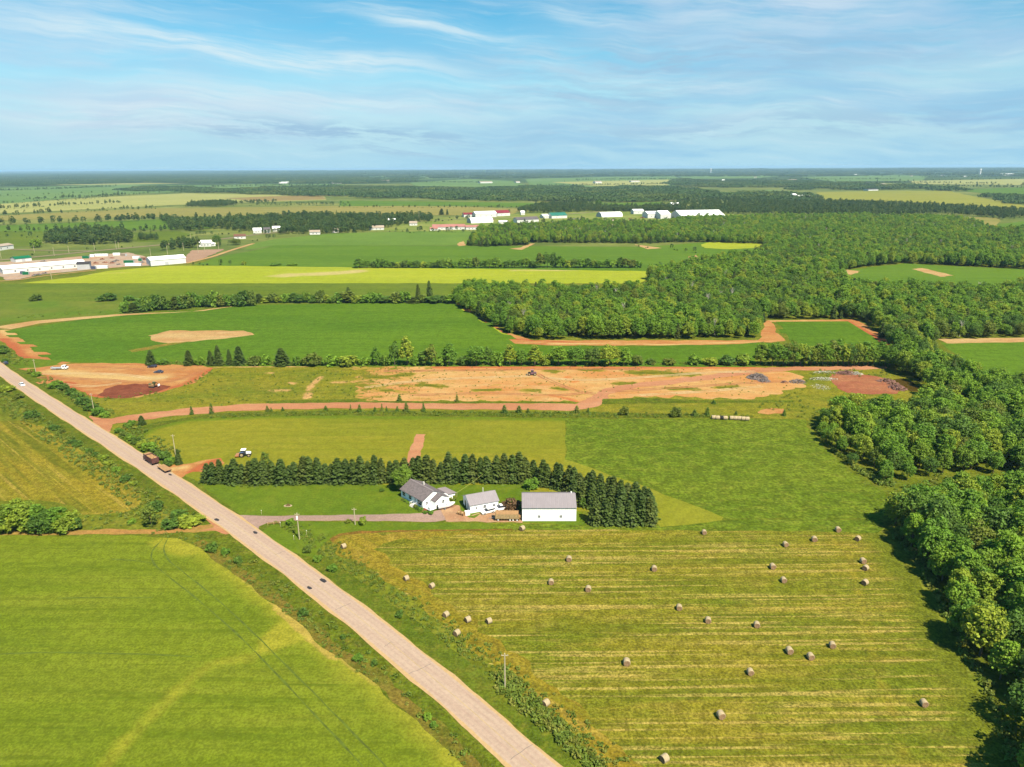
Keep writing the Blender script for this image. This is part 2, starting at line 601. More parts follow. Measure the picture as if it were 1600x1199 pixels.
g_grain = field_mat('green_grain', sc(144, 160, 44), sc(132, 152, 38), sc(160, 170, 54), big=38, mid=9, fine=.55, finestr=.24, midstr=.5, midstretch=(0, .22, 1), bump=.2,
                    stripes=[(R(3), 70, 22.0, .48, .66, .55, sc(166, 172, 56)), (0, 40, 1.1, .52, .66, .6, sc(110, 132, 28)), (R(1), 90, 9.0, .48, .62, .45, sc(122, 142, 32)), (R(-2), 60, 2.2, .52, .66, .6, sc(108, 132, 28)), (R(2), 70, 5.0, .5, .66, .35, sc(148, 168, 36))],
                    attrs=[('pale', sc(186, 184, 60), .55, .35, .95, 5.0), ('straw', sc(214, 190, 92), .6, .5, 1.0, 2.5)])
g_mid = field_mat('cut_meadow', sc(172, 168, 50), sc(154, 160, 44), sc(184, 176, 64), big=40, mid=5, fine=.9, finestr=.16, midstr=.45, midstretch=(0, .2, 1),
                  stripes=[(0, 90, 3.0, .5, .66, .55, sc(138, 152, 34)), (0, 80, 1.6, .56, .7, .4, sc(188, 176, 62))],
                  attrs=[('edge', sc(126, 150, 36), .5, .35, .9, 6.0)])
g_tall = field_mat('tall_meadow', sc(132, 152, 42), sc(116, 142, 36), sc(162, 170, 62), big=45, mid=3.0, fine=1.1, finestr=.38, midstr=.6, bump=.9, midstretch=(0, .5, 1),
                   stripes=[(0, 90, 9.0, .52, .66, .4, sc(98, 132, 28))])
g_strip = field_mat('mown_strip', sc(172, 174, 54), sc(160, 166, 48), sc(180, 176, 66), big=16, mid=4, fine=.8, finestr=.15, midstr=.4)
g_potato = field_mat('potato_rows', sc(116, 154, 38), sc(102, 142, 34), sc(128, 160, 46), big=50, mid=7, fine=1.2, finestr=.22, midstr=.5, midstretch=(0, .1, 1),
                     stripes=[(0, 200, 2.4, .46, .62, .5, sc(92, 130, 30))])
g_bright = field_mat('ripening_grain', sc(202, 212, 58), sc(190, 204, 54), sc(210, 214, 84), big=70, mid=20, fine=3, finestr=.10, midstr=.4, midstretch=(0, .12, 1),
                     stripes=[(0, 300, 9, .5, .66, .35, sc(150, 182, 36))], attrs=[('pale', sc(232, 216, 140), .7, .25, .75, 18.0)])
g_dull = field_mat('green_field', sc(128, 150, 44), sc(116, 140, 42), sc(152, 160, 62), big=60, mid=20, fine=3, finestr=.13, midstr=.4, midstretch=(0, .12, 1),
                   stripes=[(0, 200, 7, .5, .66, .4, sc(92, 126, 36))])
g_green = field_mat('fresh_field', sc(122, 158, 44), sc(110, 148, 42), sc(134, 164, 58), big=90, mid=25, fine=3, finestr=.10, midstr=.4, midstretch=(0, .1, 1),
                    stripes=[(0, 300, 9, .5, .66, .35, sc(74, 136, 40))])
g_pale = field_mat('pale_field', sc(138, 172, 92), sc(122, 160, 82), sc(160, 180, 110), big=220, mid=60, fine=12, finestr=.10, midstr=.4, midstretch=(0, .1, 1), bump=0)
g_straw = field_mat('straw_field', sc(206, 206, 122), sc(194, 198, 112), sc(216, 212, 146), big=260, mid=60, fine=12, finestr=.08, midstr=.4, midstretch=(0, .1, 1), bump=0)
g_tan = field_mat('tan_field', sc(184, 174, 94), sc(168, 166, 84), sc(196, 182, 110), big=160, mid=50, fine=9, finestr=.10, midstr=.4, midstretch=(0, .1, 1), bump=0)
d_orange = field_mat('orange_earth', sc(230, 168, 104), sc(218, 142, 88), sc(242, 194, 128), big=22, mid=5, fine=.8, finestr=.13, midstr=.7, midstretch=(0, .35, 1),
                     attrs=[('red', sc(216, 124, 80), .6, .35, .85, 6.0), ('pale', sc(246, 206, 138), .6, .35, .9, 9.0)])
d_dark = field_mat('wet_red_earth', sc(164, 96, 72), sc(148, 82, 62), sc(180, 110, 78), big=9, mid=3, fine=.8, finestr=.2, midstr=.5, midstretch=(0, .4, 1))
d_red2 = field_mat('red_clay', sc(196, 122, 92), sc(210, 146, 106), sc(172, 100, 76), big=14, mid=4, fine=.9, finestr=.18, midstr=.5, midstretch=(0, .25, 1))
d_track = field_mat('track_earth', sc(236, 170, 130), sc(224, 154, 112), sc(244, 192, 144), big=24, mid=4, fine=.8, finestr=.10, midstr=.5, midstretch=(0, .2, 1),
                    stripes=[(0, 60, 1.3, .5, .66, .45, sc(214, 142, 104))])
d_strip = field_mat('stripped_earth', sc(246, 196, 126), sc(238, 164, 98), sc(252, 212, 148), big=30, mid=7, fine=1.0, finestr=.10, midstr=.7, midstretch=(0, .3, 1),
                    attrs=[('red', sc(244, 164, 96), 2.4, .30, .62, 8.0), ('green', sc(196, 172, 74), 2.6, .22, .60, 7.0), ('green', sc(150, 146, 46), 2.8, .26, .62, 5.0), ('green', sc(118, 128, 36), 2.0, .66, 1.05, 3.5), ('red', sc(228, 138, 94), 1.0, .55, .95, 5.0)])
d_pale = field_mat('dry_soil', sc(236, 200, 138), sc(226, 176, 118), sc(244, 214, 160), big=20, mid=5, fine=1.2, finestr=.12, midstr=.6, midstretch=(0, .25, 1))
g_scrub = field_mat('weedy_grass', sc(166, 160, 48), sc(140, 150, 42), sc(178, 168, 66), big=18, mid=4.5, fine=.9, finestr=.28, midstr=.6, bump=.6, midstretch=(0, .4, 1),
                    stripes=[(R(4), 30, 2.2, .52, .66, .4, sc(116, 132, 38))], attrs=[('bare', sc(238, 190, 124), 1.1, .4, .8, 6.0)])

# --- the base sheets
FAR = 46000.0


def ring(r, n=96):
    return [(r * math.cos(2 * math.pi * i / n), r * math.sin(2 * math.pi * i / n)) for i in range(n)]


def big_ground():
    me = bpy.data.meshes.new('ground')
    radii = [0, 60, 150, 300, 600, 900, 1300, 2500, 5000, 10000, 20000, 32000, FAR]
    vs, fs = [(0, 0, 0)], []
    n = 96
    for r in radii[1:]:
        vs += [(x, y, 0.0) for x, y in ring(r, n)]
    for i in range(n):
        fs.append((0, 1 + i, 1 + (i + 1) % n))
    for k in range(len(radii) - 2):
        a, b = 1 + k * n, 1 + (k + 1) * n
        for i in range(n):
            j = (i + 1) % n
            fs.append((a + i, b + i, b + j, a + j))
    me.from_pydata(vs, [], fs)
    me.materials.append(g_base)
    me.materials.append(g_far)
    me.materials.append(g_wild)
    for p in me.polygons:
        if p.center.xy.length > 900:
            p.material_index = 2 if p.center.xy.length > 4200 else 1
    me.update()
    if me.polygons[0].normal.z < 0:
        me.flip_normals()
    tag(link('ground', me), 'rough green open country reaching to the horizon', 'ground', None, 'structure')


big_ground()

# --- main road (left edge runs nearly straight)
road_left = [(34, 58), (15.5, 79.5), (-0.6, 99), (-15.8, 116.3), (-42.3, 145.5), (-105.9, 205.4), (-178, 272.5), (-260.6, 347.6), (-420, 494), (-700, 752)]
_yy = np.array([p[1] for p in road_left[2:8]])
_xx = np.array([p[0] for p in road_left[2:8]])
_cf = np.polyfit(_yy, _xx, 3)
_df = np.polyder(_cf)
road_left = [(float(np.polyval(_cf, y)), float(y)) for y in (52, 66, 82, 99, 118, 145, 178, 214, 250, 290, 330, 366)]
_sl = float(np.polyval(_df, 366))
road_left += [(road_left[-1][0] + _sl * d_, 366.0 + d_) for d_ in (60, 160, 420)]


def off(line, d):
    out = []
    for i, p in enumerate(line):
        a, b = Vector(line[max(0, i - 1)]), Vector(line[min(len(line) - 1, i + 1)])
        t = (b - a).normalized()
        out.append(tuple(Vector(p) + Vector((t.y, -t.x)) * d))
    return out


road_c = off(road_left, 2.95)


def road_mat():
    m = bpy.data.materials.new('worn_asphalt')
    m.use_nodes = True
    t = NT(m.node_tree)
    b = m.node_tree.nodes['Principled BSDF']
    co = t.nd('ShaderNodeTexCoord').outputs['Object']
    u = t.nd('ShaderNodeAttribute', attribute_name='across').outputs['Fac']
    c = t.mix(t.rng(t.noise(t.mapv(co, -ROAD_DIR, (.02, .5, 1)), 1.0, 4), .35, .65), sc(240, 212, 190), sc(230, 200, 180))
    # wheel paths
    au = t.m('ABSOLUTE', u)
    wp = t.m('MULTIPLY', t.m('EXPONENT', t.m('MULTIPLY', t.m('POWER', t.m('DIVIDE', t.m('SUBTRACT', au, .33), .07), 2.0), -1.0)), .45)
    wp2 = t.m('MULTIPLY', t.m('EXPONENT', t.m('MULTIPLY', t.m('POWER', t.m('DIVIDE', t.m('SUBTRACT', au, .72), .07), 2.0), -1.0)), .45)
    ln = t.rng(t.noise(t.mapv(co, -ROAD_DIR, (.03, .9, 1)), 1.0, 4), .3, .7, .4, 1.0)
    c = t.mix(t.m('MULTIPLY', t.m('ADD', wp, wp2), ln), c, sc(214, 178, 164))
    # transverse cracks
    cr = t.noise(t.mapv(co, -ROAD_DIR, (.55, .05, 1)), 1.0, 2.0, .6)
    line = t.rng(t.m('ABSOLUTE', t.m('SUBTRACT', cr, .5)), 0.004, 0.0)
    c = t.mix(t.m('MULTIPLY', line, .10), c, sc(120, 100, 95))
    # dusty edges
    ed = t.rng(t.m('ADD', au, t.m('MULTIPLY', t.noise(co, .5, 4), .16)), .98, 1.08)
    c = t.mix(ed, c, sc(246, 208, 152))
    k = t.rng(t.noise(co, 1.4, 3, .7), .25, .75, .9, 1.1)
    c = t.mix(1.0, c, t.nd('ShaderNodeCombineColor', {0: k, 1: k, 2: k}).outputs[0], 'MULTIPLY')
    t.put(b.inputs['Base Color'], c)
    b.inputs['Roughness'].default_value = .9
    b.inputs['Specular IOR Level'].default_value = .15
    return m


def make_road():
    c = catmull(road_c, False, 14)
    cols = [(-3.65, .006, -1.35), (-3.4, .05, -1.1), (-3.15, .07, -1.0), (0, .11, 0.0), (3.15, .07, 1.0), (3.4, .05, 1.1), (3.65, .006, 1.35)]
    fr, fl = wob(5), wob(6)
    vs, us, s = [], [], 0
    for i, p in enumerate(c):
        a, b = Vector(c[max(0, i - 1)]), Vector(c[min(len(c) - 1, i + 1)])
        d = (b - a).normalized()
        s += (b - a).length / 2
        n = Vector((d.y, -d.x))
        for o_, z, u in cols:
            oo = o_ + (0.25 * (fr(s / 9) if o_ > 0 else fl(s / 9)) if abs(o_) > 3.5 else 0)
            q = Vector(p) + n * oo
            vs.append((q.x, q.y, z + float(zlay(q.x, q.y, 6))))
            us.append(u)
    k = len(cols)
    fs = [(i * k + j, (i + 1) * k + j, (i + 1) * k + j + 1, i * k + j + 1) for i in range(len(c) - 1) for j in range(k - 1)]
    me = bpy.data.meshes.new('road')
    me.from_pydata(vs, [], fs)
    me.update()
    if me.polygons[0].normal.z < 0:
        me.flip_normals()
    a = me.attributes.new('across', 'FLOAT', 'POINT')
    a.data.foreach_set('value', np.array(us, np.float32))
    me.materials.append(road_mat())
    o = tag(link('road', me), 'long straight two lane asphalt road running past the farm', 'road', None, 'structure')
    # faded centre line and dark repair patches
    ym = plain('faded_road_paint', sc(236, 206, 150), .8, var=.2, scale=.6)
    ribbon('centre_line', road_c[:13], .13, 6, ym, None, parent=o, zadd=.118)
    pm = plain('fresh_asphalt', (.022, .02, .024, 1), .9, var=.3, scale=2)
    for px, py, L, wd in ((339, 813, 2.4, 1.1), (399, 833, 2.4, 1.1), (483.5, 919.5, 1.9, 1.0), (505, 908, 2.6, 1.2), (266, 742.5, 2.4, .9), (260.5, 737.5, 2.0, .6)):
        p = P(px, py)
        # slope of the crown at this point: lift by its offset from the centre
        dd = dist_line(road_c, np.array([p.x]), np.array([p.y]))[0]
        z = .11 - .04 * min(1, dd / 3.2) + float(zlay(p.x, p.y, 6)) + .012
        t = Vector((-.735, .677))
        n = Vector((.677, .735))
        rnd = random.Random(int(px))
        vs = []
        for i in range(14):
            th = 2 * math.pi * i / 14
            k = rnd.uniform(.8, 1.1)
            q = p.xy + t * (L / 2 * k * math.cos(th)) + n * (wd / 2 * k * math.sin(th))
            d2 = dist_line(road_c, np.array([q.x]), np.array([q.y]))[0]
            vs.append((q.x, q.y, .11 - .04 * min(1.3, d2 / 3.2) + float(zlay(q.x, q.y, 6)) + .012))
        mb = MB()
        mb.add(vs, [tuple(range(14))])
        mb.build('repair_patch', pm, o)
    cm = plain('crack_filler', (.12, .10, .095, 1), .9, var=.2)
    for a_, b_ in (((524, 954), (548, 943)), ((640, 1054), (674, 1038)), ((798, 1188), (833, 1164)), ((600, 1012), (612, 1004)), ((430, 868), (444, 862))):
        ends = W2([a_, b_])
        rnd = random.Random(a_[0])
        ln = []
        for i in range(7):
            q = Vector(ends[0]).lerp(Vector(ends[1]), i / 6) + Vector((rnd.uniform(-.15, .15), rnd.uniform(-.15, .15)))
            ln.append(tuple(q))
        vs = []
        for i, q in enumerate(ln):
            for sg in (1, -1):
                qq = Vector(q) + Vector((-.4, .4)).normalized() * .05 * sg
                d2 = dist_line(road_c, np.array([qq.x]), np.array([qq.y]))[0]
                vs.append((qq.x, qq.y, .11 - .04 * min(1.1, d2 / 3.2) + float(zlay(qq.x, qq.y, 6)) + .014))
        mb = MB()
        mb.add(vs, [(2 * i, 2 * i + 1, 2 * i + 3, 2 * i + 2) for i in range(6)])
        mb.build('sealed_crack', cm, o)
    return o


make_road()

# --- verges along both sides of the road (mown strip next to the asphalt)
vl = [p for p in road_c[1:13]]
ribbon('grass_verge', off(road_c[:13], 6.3), 5.0, 1, g_vmown, 'mown grass verge on the right side of the road', amp=.5, seed=3, cat='verge')
ribbon('grass_verge', off(road_c[:13], -7.0), 6.2, 1, g_verge, 'uneven grass verge on the left side of the road', amp=.7, seed=4, cat='verge')

# --- near fields
grain_px = [(-60, 837), (0, 837), (120, 837), (235, 838), (278, 842), (303, 853), (330, 870), (348, 886), (380, 908), (411, 931), (440, 954), (463, 972), (504, 1010), (545, 1040),
            (590, 1073), (650, 1128), (722, 1196), (790, 1262), (700, 1330), (-300, 1330), (-300, 1000)]
gw = W2(grain_px)
edge_line = W2(grain_px[4:18])
band = W2([(462, 985), (425, 1000), (400, 1025), (370, 1030), (330, 1040), (300, 1060), (262, 1095), (220, 1135), (190, 1165), (165, 1199), (140, 1240)])
straw = W2([(440, 950), (463, 975), (490, 1000), (520, 1022)])
band2 = W2([(235, 848), (260, 850), (285, 862)])


def pale_fn(X, Y):
    return np.clip(near(edge_line, 10)(X, Y) * .8 + near(band, 5)(X, Y) * .75 + near(band2, 5)(X, Y) * .5 + near(W2([(463, 975), (455, 990), (430, 1000)]), 5)(X, Y) * .6, 0, 1.1)


def straw_fn(X, Y):
    return np.clip(near(edge_line[4:11], 2.0)(X, Y) * .9 + near(straw, 3)(X, Y), 0, 1.2)


field('grain_field', None, 2, g_grain, 'smooth green grain field left of the road with yellowing edge', .5, 7, 1.6, {'pale': pale_fn, 'straw': straw_fn}, world=gw, seed=11)
tm = plain('wheel_track_grain', sc(110, 130, 32), .95, var=.35, scale=.5)  # darker green of the grain in the wheel tracks
for i, ln in enumerate(([(255, 842), (238, 862), (240, 880), (262, 900), (300, 930), (345, 968), (395, 1015), (440, 1062), (490, 1115), (560, 1190), (600, 1235)],
                        [(262, 842), (256, 860), (266, 878), (285, 893), (325, 925), (365, 960), (415, 1008), (462, 1055), (515, 1108), (590, 1185), (630, 1225)],
                                               [(175, 874), (205, 876), (235, 879)], [(90, 935), (160, 934), (240, 934)], [(0, 1022), (80, 1020), (200, 1022), (300, 1026)])):
    ribbon('wheel_track', W2(ln), .34, 3, tm, 'narrow dark wheel track pressed into the green grain, ' + ('outer of the long pair', 'inner of the long pair', 'short one by the far edge', 'faint one across the middle', 'faint one lower across')[i], amp=.1, seed=20 + i, cat='wheel track')

dry_m = field_mat('dry_long_grass', sc(152, 134, 58), sc(124, 132, 44), sc(168, 146, 70), big=9, mid=2, fine=.6, finestr=.34, midstr=.6)
ribbon('dry_verge', W2([(310, 846), (345, 872), (378, 897), (412, 922), (442, 946), (468, 967), (508, 1002), (550, 1034), (596, 1066), (656, 1120), (728, 1188), (790, 1250)]), 3.2, 1.5, dry_m, 'brown dry grass strip between grain field and weedy verge', amp=.8, seed=71, cat='verge')
# lane running left from the road
lane = W2([(345, 822), (322, 825), (285, 829), (250, 831), (200, 831), (120, 832), (50, 833), (0, 833), (-60, 833)])
d_lane = field_mat('farm_lane', sc(196, 166, 88), sc(216, 160, 96), sc(170, 156, 64), big=14, mid=3, fine=.7, finestr=.2, midstr=.6, midstretch=(0, .2, 1))
ribbon('farm_lane', lane, lambda t: 6.0 - 3.2 * min(1, t * 4), 3, d_lane, 'narrow earth lane between grain field and dark shrubs', amp=.5, seed=31)
field('lane_mouth', [(310, 829), (335, 824), (322, 812), (340, 806), (372, 832), (352, 836), (335, 829)], 4, d_track, 'bare earth mouth of the farm lane at the road', .3, 4, seed=3)

# striped hay field upper left
hay2_px = [(-60, 662), (0, 659), (30, 657), (62, 665), (112, 695), (175, 735), (205, 758), (220, 772), (222, 780), (216, 790), (195, 801), (160, 804), (125, 805), (118, 790), (60, 782), (-60, 782)]
hw = W2(hay2_px)
field('hay_field', None, 2, g_hay2, 'mown hay field with slanting stripes left of the road', .6, 7, 2.5, {'edge': near(W2(hay2_px[3:13]), 7)}, world=hw, seed=12)

# hay field with the bales
bale_px = [(512, 846), (522, 838), (545, 833), (600, 831), (700, 829), (800, 828), (950, 828), (1110, 830), (1250, 830), (1372, 834), (1388, 846), (1400, 868), (1436, 910), (1465, 960), (1500, 1030),
           (1545, 1115), (1600, 1230), (1620, 1300), (1050, 1330), (985, 1240), (950, 1199), (900, 1150), (840, 1100), (800, 1066), (760, 1034), (715, 997), (660, 950), (600, 905), (550, 878), (522, 862)]
bw = W2(bale_px)
inner = W2([(620, 838), (560, 842), (545, 850), (600, 880), (700, 950), (780, 1020), (860, 1085), (940, 1160), (1050, 1290)])
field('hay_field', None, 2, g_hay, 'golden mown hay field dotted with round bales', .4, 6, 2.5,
      {'head': near(W2([(1290, 835), (1330, 870), (1345, 950), (1370, 1040), (1420, 1199)]), 5, .7), 'wood_side': near(W2([(1380, 840), (1440, 930), (1510, 1060), (1580, 1199)]), 13)}, world=bw, seed=13)
hd = W2([(514, 846), (524, 838.5), (545, 834), (620, 832), (760, 830), (760, 834), (640, 842), (600, 850), (585, 858), (620, 885), (690, 935), (770, 995), (850, 1060), (930, 1130), (1000, 1199), (1080, 1300), (1052, 1325),
         (988, 1240), (952, 1197), (902, 1148), (842, 1098), (802, 1064), (762, 1032), (717, 995), (662, 948), (602, 903), (552, 876), (524, 860)])
field('field_headland', None, 3, g_head, 'golden headland swath of the bale field beside the road', 1.6, 5, world=hd, seed=14)
field('grass_margin', [(545, 833), (700, 829), (900, 828), (1110, 830), (1250, 830), (1372, 834), (1385, 822), (1372, 812), (1130, 812), (1040, 815), (1020, 824), (900, 818), (700, 820), (570, 823)], 1, g_tall,
      'rough grass margin between farmyard and bale field', .3, 5, seed=15, cat='margin')
field('field_edge', [(515, 842), (530, 834), (560, 830), (640, 828.6), (800, 826.6), (800, 828.4), (640, 831), (560, 834), (532, 838), (520, 848)], 3,
      field_mat('dry_stems', sc(164, 120, 58), sc(140, 118, 48), sc(188, 148, 78), big=10, mid=2, fine=.7, finestr=.3), 'brown dry edge of the bale field by the lawn', .2, 3, seed=16, cat='margin')

# lawn, drive, yard
field('lawn', [(308, 752), (322, 757), (560, 756), (830, 754), (905, 790), (915, 822), (760, 812), (660, 803), (560, 805), (405, 806), (378, 805), (345, 782)], 1, g_lawn, 'bright mown lawn around the white farmhouse', .3, 6, seed=17, cat='lawn')
field('lawn', [(404, 834), (430, 817), (470, 815), (770, 818), (770, 826), (560, 830), (520, 836), (500, 856), (490, 872), (450, 862)], 1, g_lawn, 'strip of lawn between driveway and bale field', .3, 6, seed=18, cat='lawn')
d_drive = field_mat('driveway_gravel', sc(216, 182, 170), sc(196, 166, 156), sc(226, 190, 160), big=18, mid=3, fine=.6, finestr=.12, midstr=.5, midstretch=(0, .15, 1))
d_yard = field_mat('yard_gravel', sc(236, 194, 154), sc(218, 166, 130), sc(246, 208, 164), big=9, mid=2.5, fine=.6, finestr=.12, midstr=.6)
field('driveway', [(357, 804), (376, 805.5), (420, 806.5), (500, 805.6), (600, 804), (640, 803), (672, 801), (690, 796), (700, 812.5), (680, 816), (600, 814.5), (500, 814), (440, 814.5), (418, 817), (405, 823), (403, 836), (385, 826)], 4, d_drive,
      'grey gravel driveway from the road to the farmhouse', .15, 4, seed=19, cat='driveway')
field('farmyard', [(688, 797), (705, 790), (716, 790), (722, 800), (735, 806), (762, 799), (790, 790), (805, 792), (816, 800), (816, 817), (760, 816), (697, 815)], 5, d_yard, 'orange gravel yard between garage and barn', .25, 3, seed=20, cat='yard')
yard_tuft = field('yard_grass', [(729, 806), (740, 806), (752, 802), (757, 799.5), (750, 804), (741, 810), (733, 809)], 6, g_lawn, 'small patch of grass at the garage corner', .1, 2, seed=21, cat='grass')

# fields behind the windbreak
field('meadow', [(210, 686), (232, 672), (262, 662), (300, 655), (400, 650), (560, 650), (700, 652), (885, 654), (884, 690), (886, 722), (1006, 764), (1060, 800), (850, 800), (820, 757), (322, 756), (290, 745), (262, 722), (238, 703)], 1, g_mid,
      'yellow cut meadow behind the spruce windbreak', .5, 8, 4, {'edge': near(W2([(205, 690), (240, 668), (300, 655), (420, 650), (700, 652), (885, 654)]), 8)}, seed=22)
field('tall_meadow', [(884, 654), (1000, 655), (1150, 654), (1258, 656), (1264, 670), (1300, 712), (1342, 745), (1385, 772), (1392, 795), (1370, 811), (1130, 810), (1006, 760), (884, 718)], 2, g_tall, 'taller uncut green meadow beside the wood', .4, 6, seed=23)
field('mown_strip', [(884, 718), (1006, 760), (1132, 809), (1128, 814), (1030, 824), (1010, 800), (940, 756), (880, 724)], 3, g_strip, 'pale mown strip along the uncut meadow', .4, 6, seed=24)
field('earth_access', [(640, 735), (635, 716), (650, 679), (665, 679), (656, 716), (655, 735)], 3, d_track, 'red earth access cut through the meadow behind the spruces', .3, 4, seed=25, cat='track')
field('field_entrance', [(258, 733), (270, 727), (300, 724), (322, 719), (345, 716), (352, 724), (330, 735), (318, 738), (302, 738), (290, 742), (283, 748), (270, 742)], 5, d_orange, 'orange earth field entrance by the parked truck', .3, 4, seed=26, cat='track',
      grid=2.0, attrs={'red': near(W2([(300, 738), (330, 722), (345, 718)]), 5), 'pale': near(W2([(262, 735), (290, 730)]), 4)})

# construction strip
field('scrub_strip', [(118, 612), (150, 622), (230, 614), (330, 572), (560, 572), (1180, 571), (1390, 574), (1440, 590), (1430, 625), (1300, 660), (1250, 657), (1100, 650), (900, 647), (600, 647), (330, 648), (210, 668), (170, 690), (140, 650)], 1, g_scrub,
      'weedy yellow-green strip around the bare earth site', .6, 8, 3.0, {'bare': lambda X, Y: np.clip(near(W2([(330, 575), (400, 573), (560, 573)]), 3)(X, Y) + near(W2([(500, 590), (485, 605), (480, 622)]), 4)(X, Y) + near(W2([(425, 611), (450, 611)]), 4)(X, Y) + near(W2([(520, 597), (545, 597)]), 4)(X, Y) + near(W2([(452, 598), (462, 600)]), 3)(X, Y) + near(W2([(410, 584), (425, 583)]), 3)(X, Y), 0, 1)}, seed=27, cat='scrub')


def green_fn(X, Y):
    g = np.zeros(X.shape)
    for ln, wd in (([(560, 580), (575, 590), (600, 590), (640, 585)], 5), ([(660, 602), (690, 604)], 6), ([(600, 610), (615, 610)], 3), ([(740, 610), (780, 609)], 3), ([(815, 610), (840, 611)], 3), ([(865, 606), (880, 609)], 4),
                   ([(960, 600), (990, 599)], 4), ([(910, 578), (940, 579)], 4), ([(990, 582), (1080, 585)], 8), ([(1045, 608), (1085, 608)], 4), ([(1120, 606), (1150, 605)], 4), ([(855, 580), (870, 581)], 4), ([(560, 600), (570, 604)], 4)):
        g = np.maximum(g, near(W2(ln), wd, .8)(X, Y))
    e = np.clip(1 - (X - P(545, 600).x) / 50, 0, 1) * .42
    return np.maximum(g, e)


def red_fn(X, Y):
    return np.clip(near(W2([(680, 574), (800, 574), (900, 573), (1000, 574), (1180, 574)]), 7)(X, Y) + near(W2([(860, 618), (885, 623), (900, 628)]), 3)(X, Y) + near(W2([(885, 590), (900, 597)]), 4)(X, Y) * .8, 0, 1)


field('bare_earth', [(545, 574), (700, 572), (900, 571.5), (1100, 572), (1200, 574), (1240, 580), (1262, 598), (1250, 606), (1225, 612), (1190, 622), (1150, 624), (1050, 620), (980, 622), (940, 632), (900, 628), (700, 627), (570, 628), (553, 612), (562, 602), (545, 596), (560, 590), (575, 582)], 2, d_strip,
      'scraped pale earth site with weeds breaking through', 2.6, 5, 2.0, {'green': green_fn, 'red': red_fn}, seed=28, cat='site')
haul = W2([(150, 664), (175, 659), (200, 655), (250, 648), (330, 640.5), (420, 635.5), (560, 633.5), (720, 635), (860, 636), (905, 635.5), (925, 630), (935, 622), (948, 613), (985, 604), (1050, 597), (1120, 588), (1200, 578), (1290, 576), (1385, 574)])
ribbon('haul_track', haul, lambda t: 9.0 if t < .6 else 7.0, 4, d_track, 'pinkish haul track crossing the earth site from the road', amp=.7, seed=33)
field('track_mouth', [(140, 650), (160, 654), (178, 655), (175, 668), (168, 678), (160, 676), (148, 664)], 5, d_track, 'earth mouth of the haul track where it meets the road', .4, 4, seed=29, cat='track')
field('weed_strip', [(410, 627), (560, 624), (566, 627), (700, 627.4), (880, 628), (900, 630), (700, 631), (560, 629), (420, 631)], 5, g_verge, 'low green weed strip edging the haul track', .35, 3, seed=30, cat='scrub')
field('weed_strip', [(330, 647), (420, 643), (560, 641), (720, 643), (920, 644), (1100, 648), (1110, 653), (900, 653), (720, 651), (560, 649), (420, 650), (300, 655), (240, 668), (214, 682), (205, 674), (235, 662)], 3, g_verge, 'ragged green weed border between meadow and haul track', .5, 4, seed=31, cat='scrub')
field('weed_strip', [(942, 624), (1000, 622), (1100, 626), (1240, 626), (1240, 629), (1100, 630), (1000, 631), (940, 632)], 5, g_verge, 'green weed strip on the right end of the earth site', .4, 4, seed=32, cat='scrub')
field('clay_patch', [(1300, 585), (1320, 582), (1370, 588), (1392, 596), (1405, 608), (1402, 616), (1350, 616), (1320, 614), (1308, 604), (1296, 596)], 3, d_red2, 'reddish clay clearing beside the small pond', .8, 5, seed=33, cat='clearing')
field('weed_patch', [(1195, 577), (1290, 577), (1385, 577), (1400, 583), (1415, 590), (1370, 587), (1320, 581), (1296, 588), (1262, 592), (1240, 583)], 2, g_scrub, 'weedy ground behind the debris heaps', .5, 5, seed=34, cat='scrub')
field('soil_patch', [(1186, 641), (1205, 638.5), (1225, 639), (1224, 646), (1200, 648), (1185, 646)], 5, d_orange, 'small bare soil patch at the end of the site', .5, 3, seed=35, cat='soil')
wm = plain('pond_water', sc(112, 92, 40), .12, var=.1, scale=.3, spec=.6)
field('pond', [(1394, 594), (1410, 592), (1426, 597), (1438, 606), (1436, 612), (1422, 612), (1408, 606), (1398, 600)], 4, wm, 'small brown pond at the edge of the wood', .5, 5, seed=36, cat='pond')

# orange lot by the road
field('earth_lot', [(28, 577), (60, 574.5), (84, 571.5), (120, 568), (200, 568), (262, 569.5), (310, 571), (334, 575), (322, 586), (300, 600), (262, 610), (215, 622), (150, 622), (110, 605), (72, 598.5), (60, 601), (55, 598), (78, 592), (62, 584)], 3, d_orange,
      'orange bare earth lot beside the road', .7, 5, 2.5,
      {'red': lambda X, Y: np.clip(near(W2([(60, 586), (80, 595), (110, 600)]), 7)(X, Y) * .7 + near(W2([(95, 603), (130, 618), (160, 621)]), 8)(X, Y) + near(W2([(335, 575), (290, 600), (250, 612)]), 8)(X, Y) * .8 + near(W2([(110, 569), (260, 570)]), 5)(X, Y) * .7, 0, 1),
       'pale': lambda X, Y: np.clip(near(W2([(85, 580), (140, 588), (200, 592), (250, 590)]), 14)(X, Y), 0, 1)}, seed=37, cat='lot')
field('wet_earth', [(153, 618), (165, 608), (185, 602), (215, 600), (245, 601), (266, 604), (262, 608), (240, 614), (205, 622), (172, 623)], 4, d_dark, 'dark wet red earth spread in the orange lot', .5, 4, seed=38, cat='earth')
field('rough_corner', [(10, 567), (40, 560), (100, 564), (84, 571), (58, 576), (28, 576)], 2, g_lawn, 'green grass corner between lot and road', .3, 4, seed=39, cat='grass')


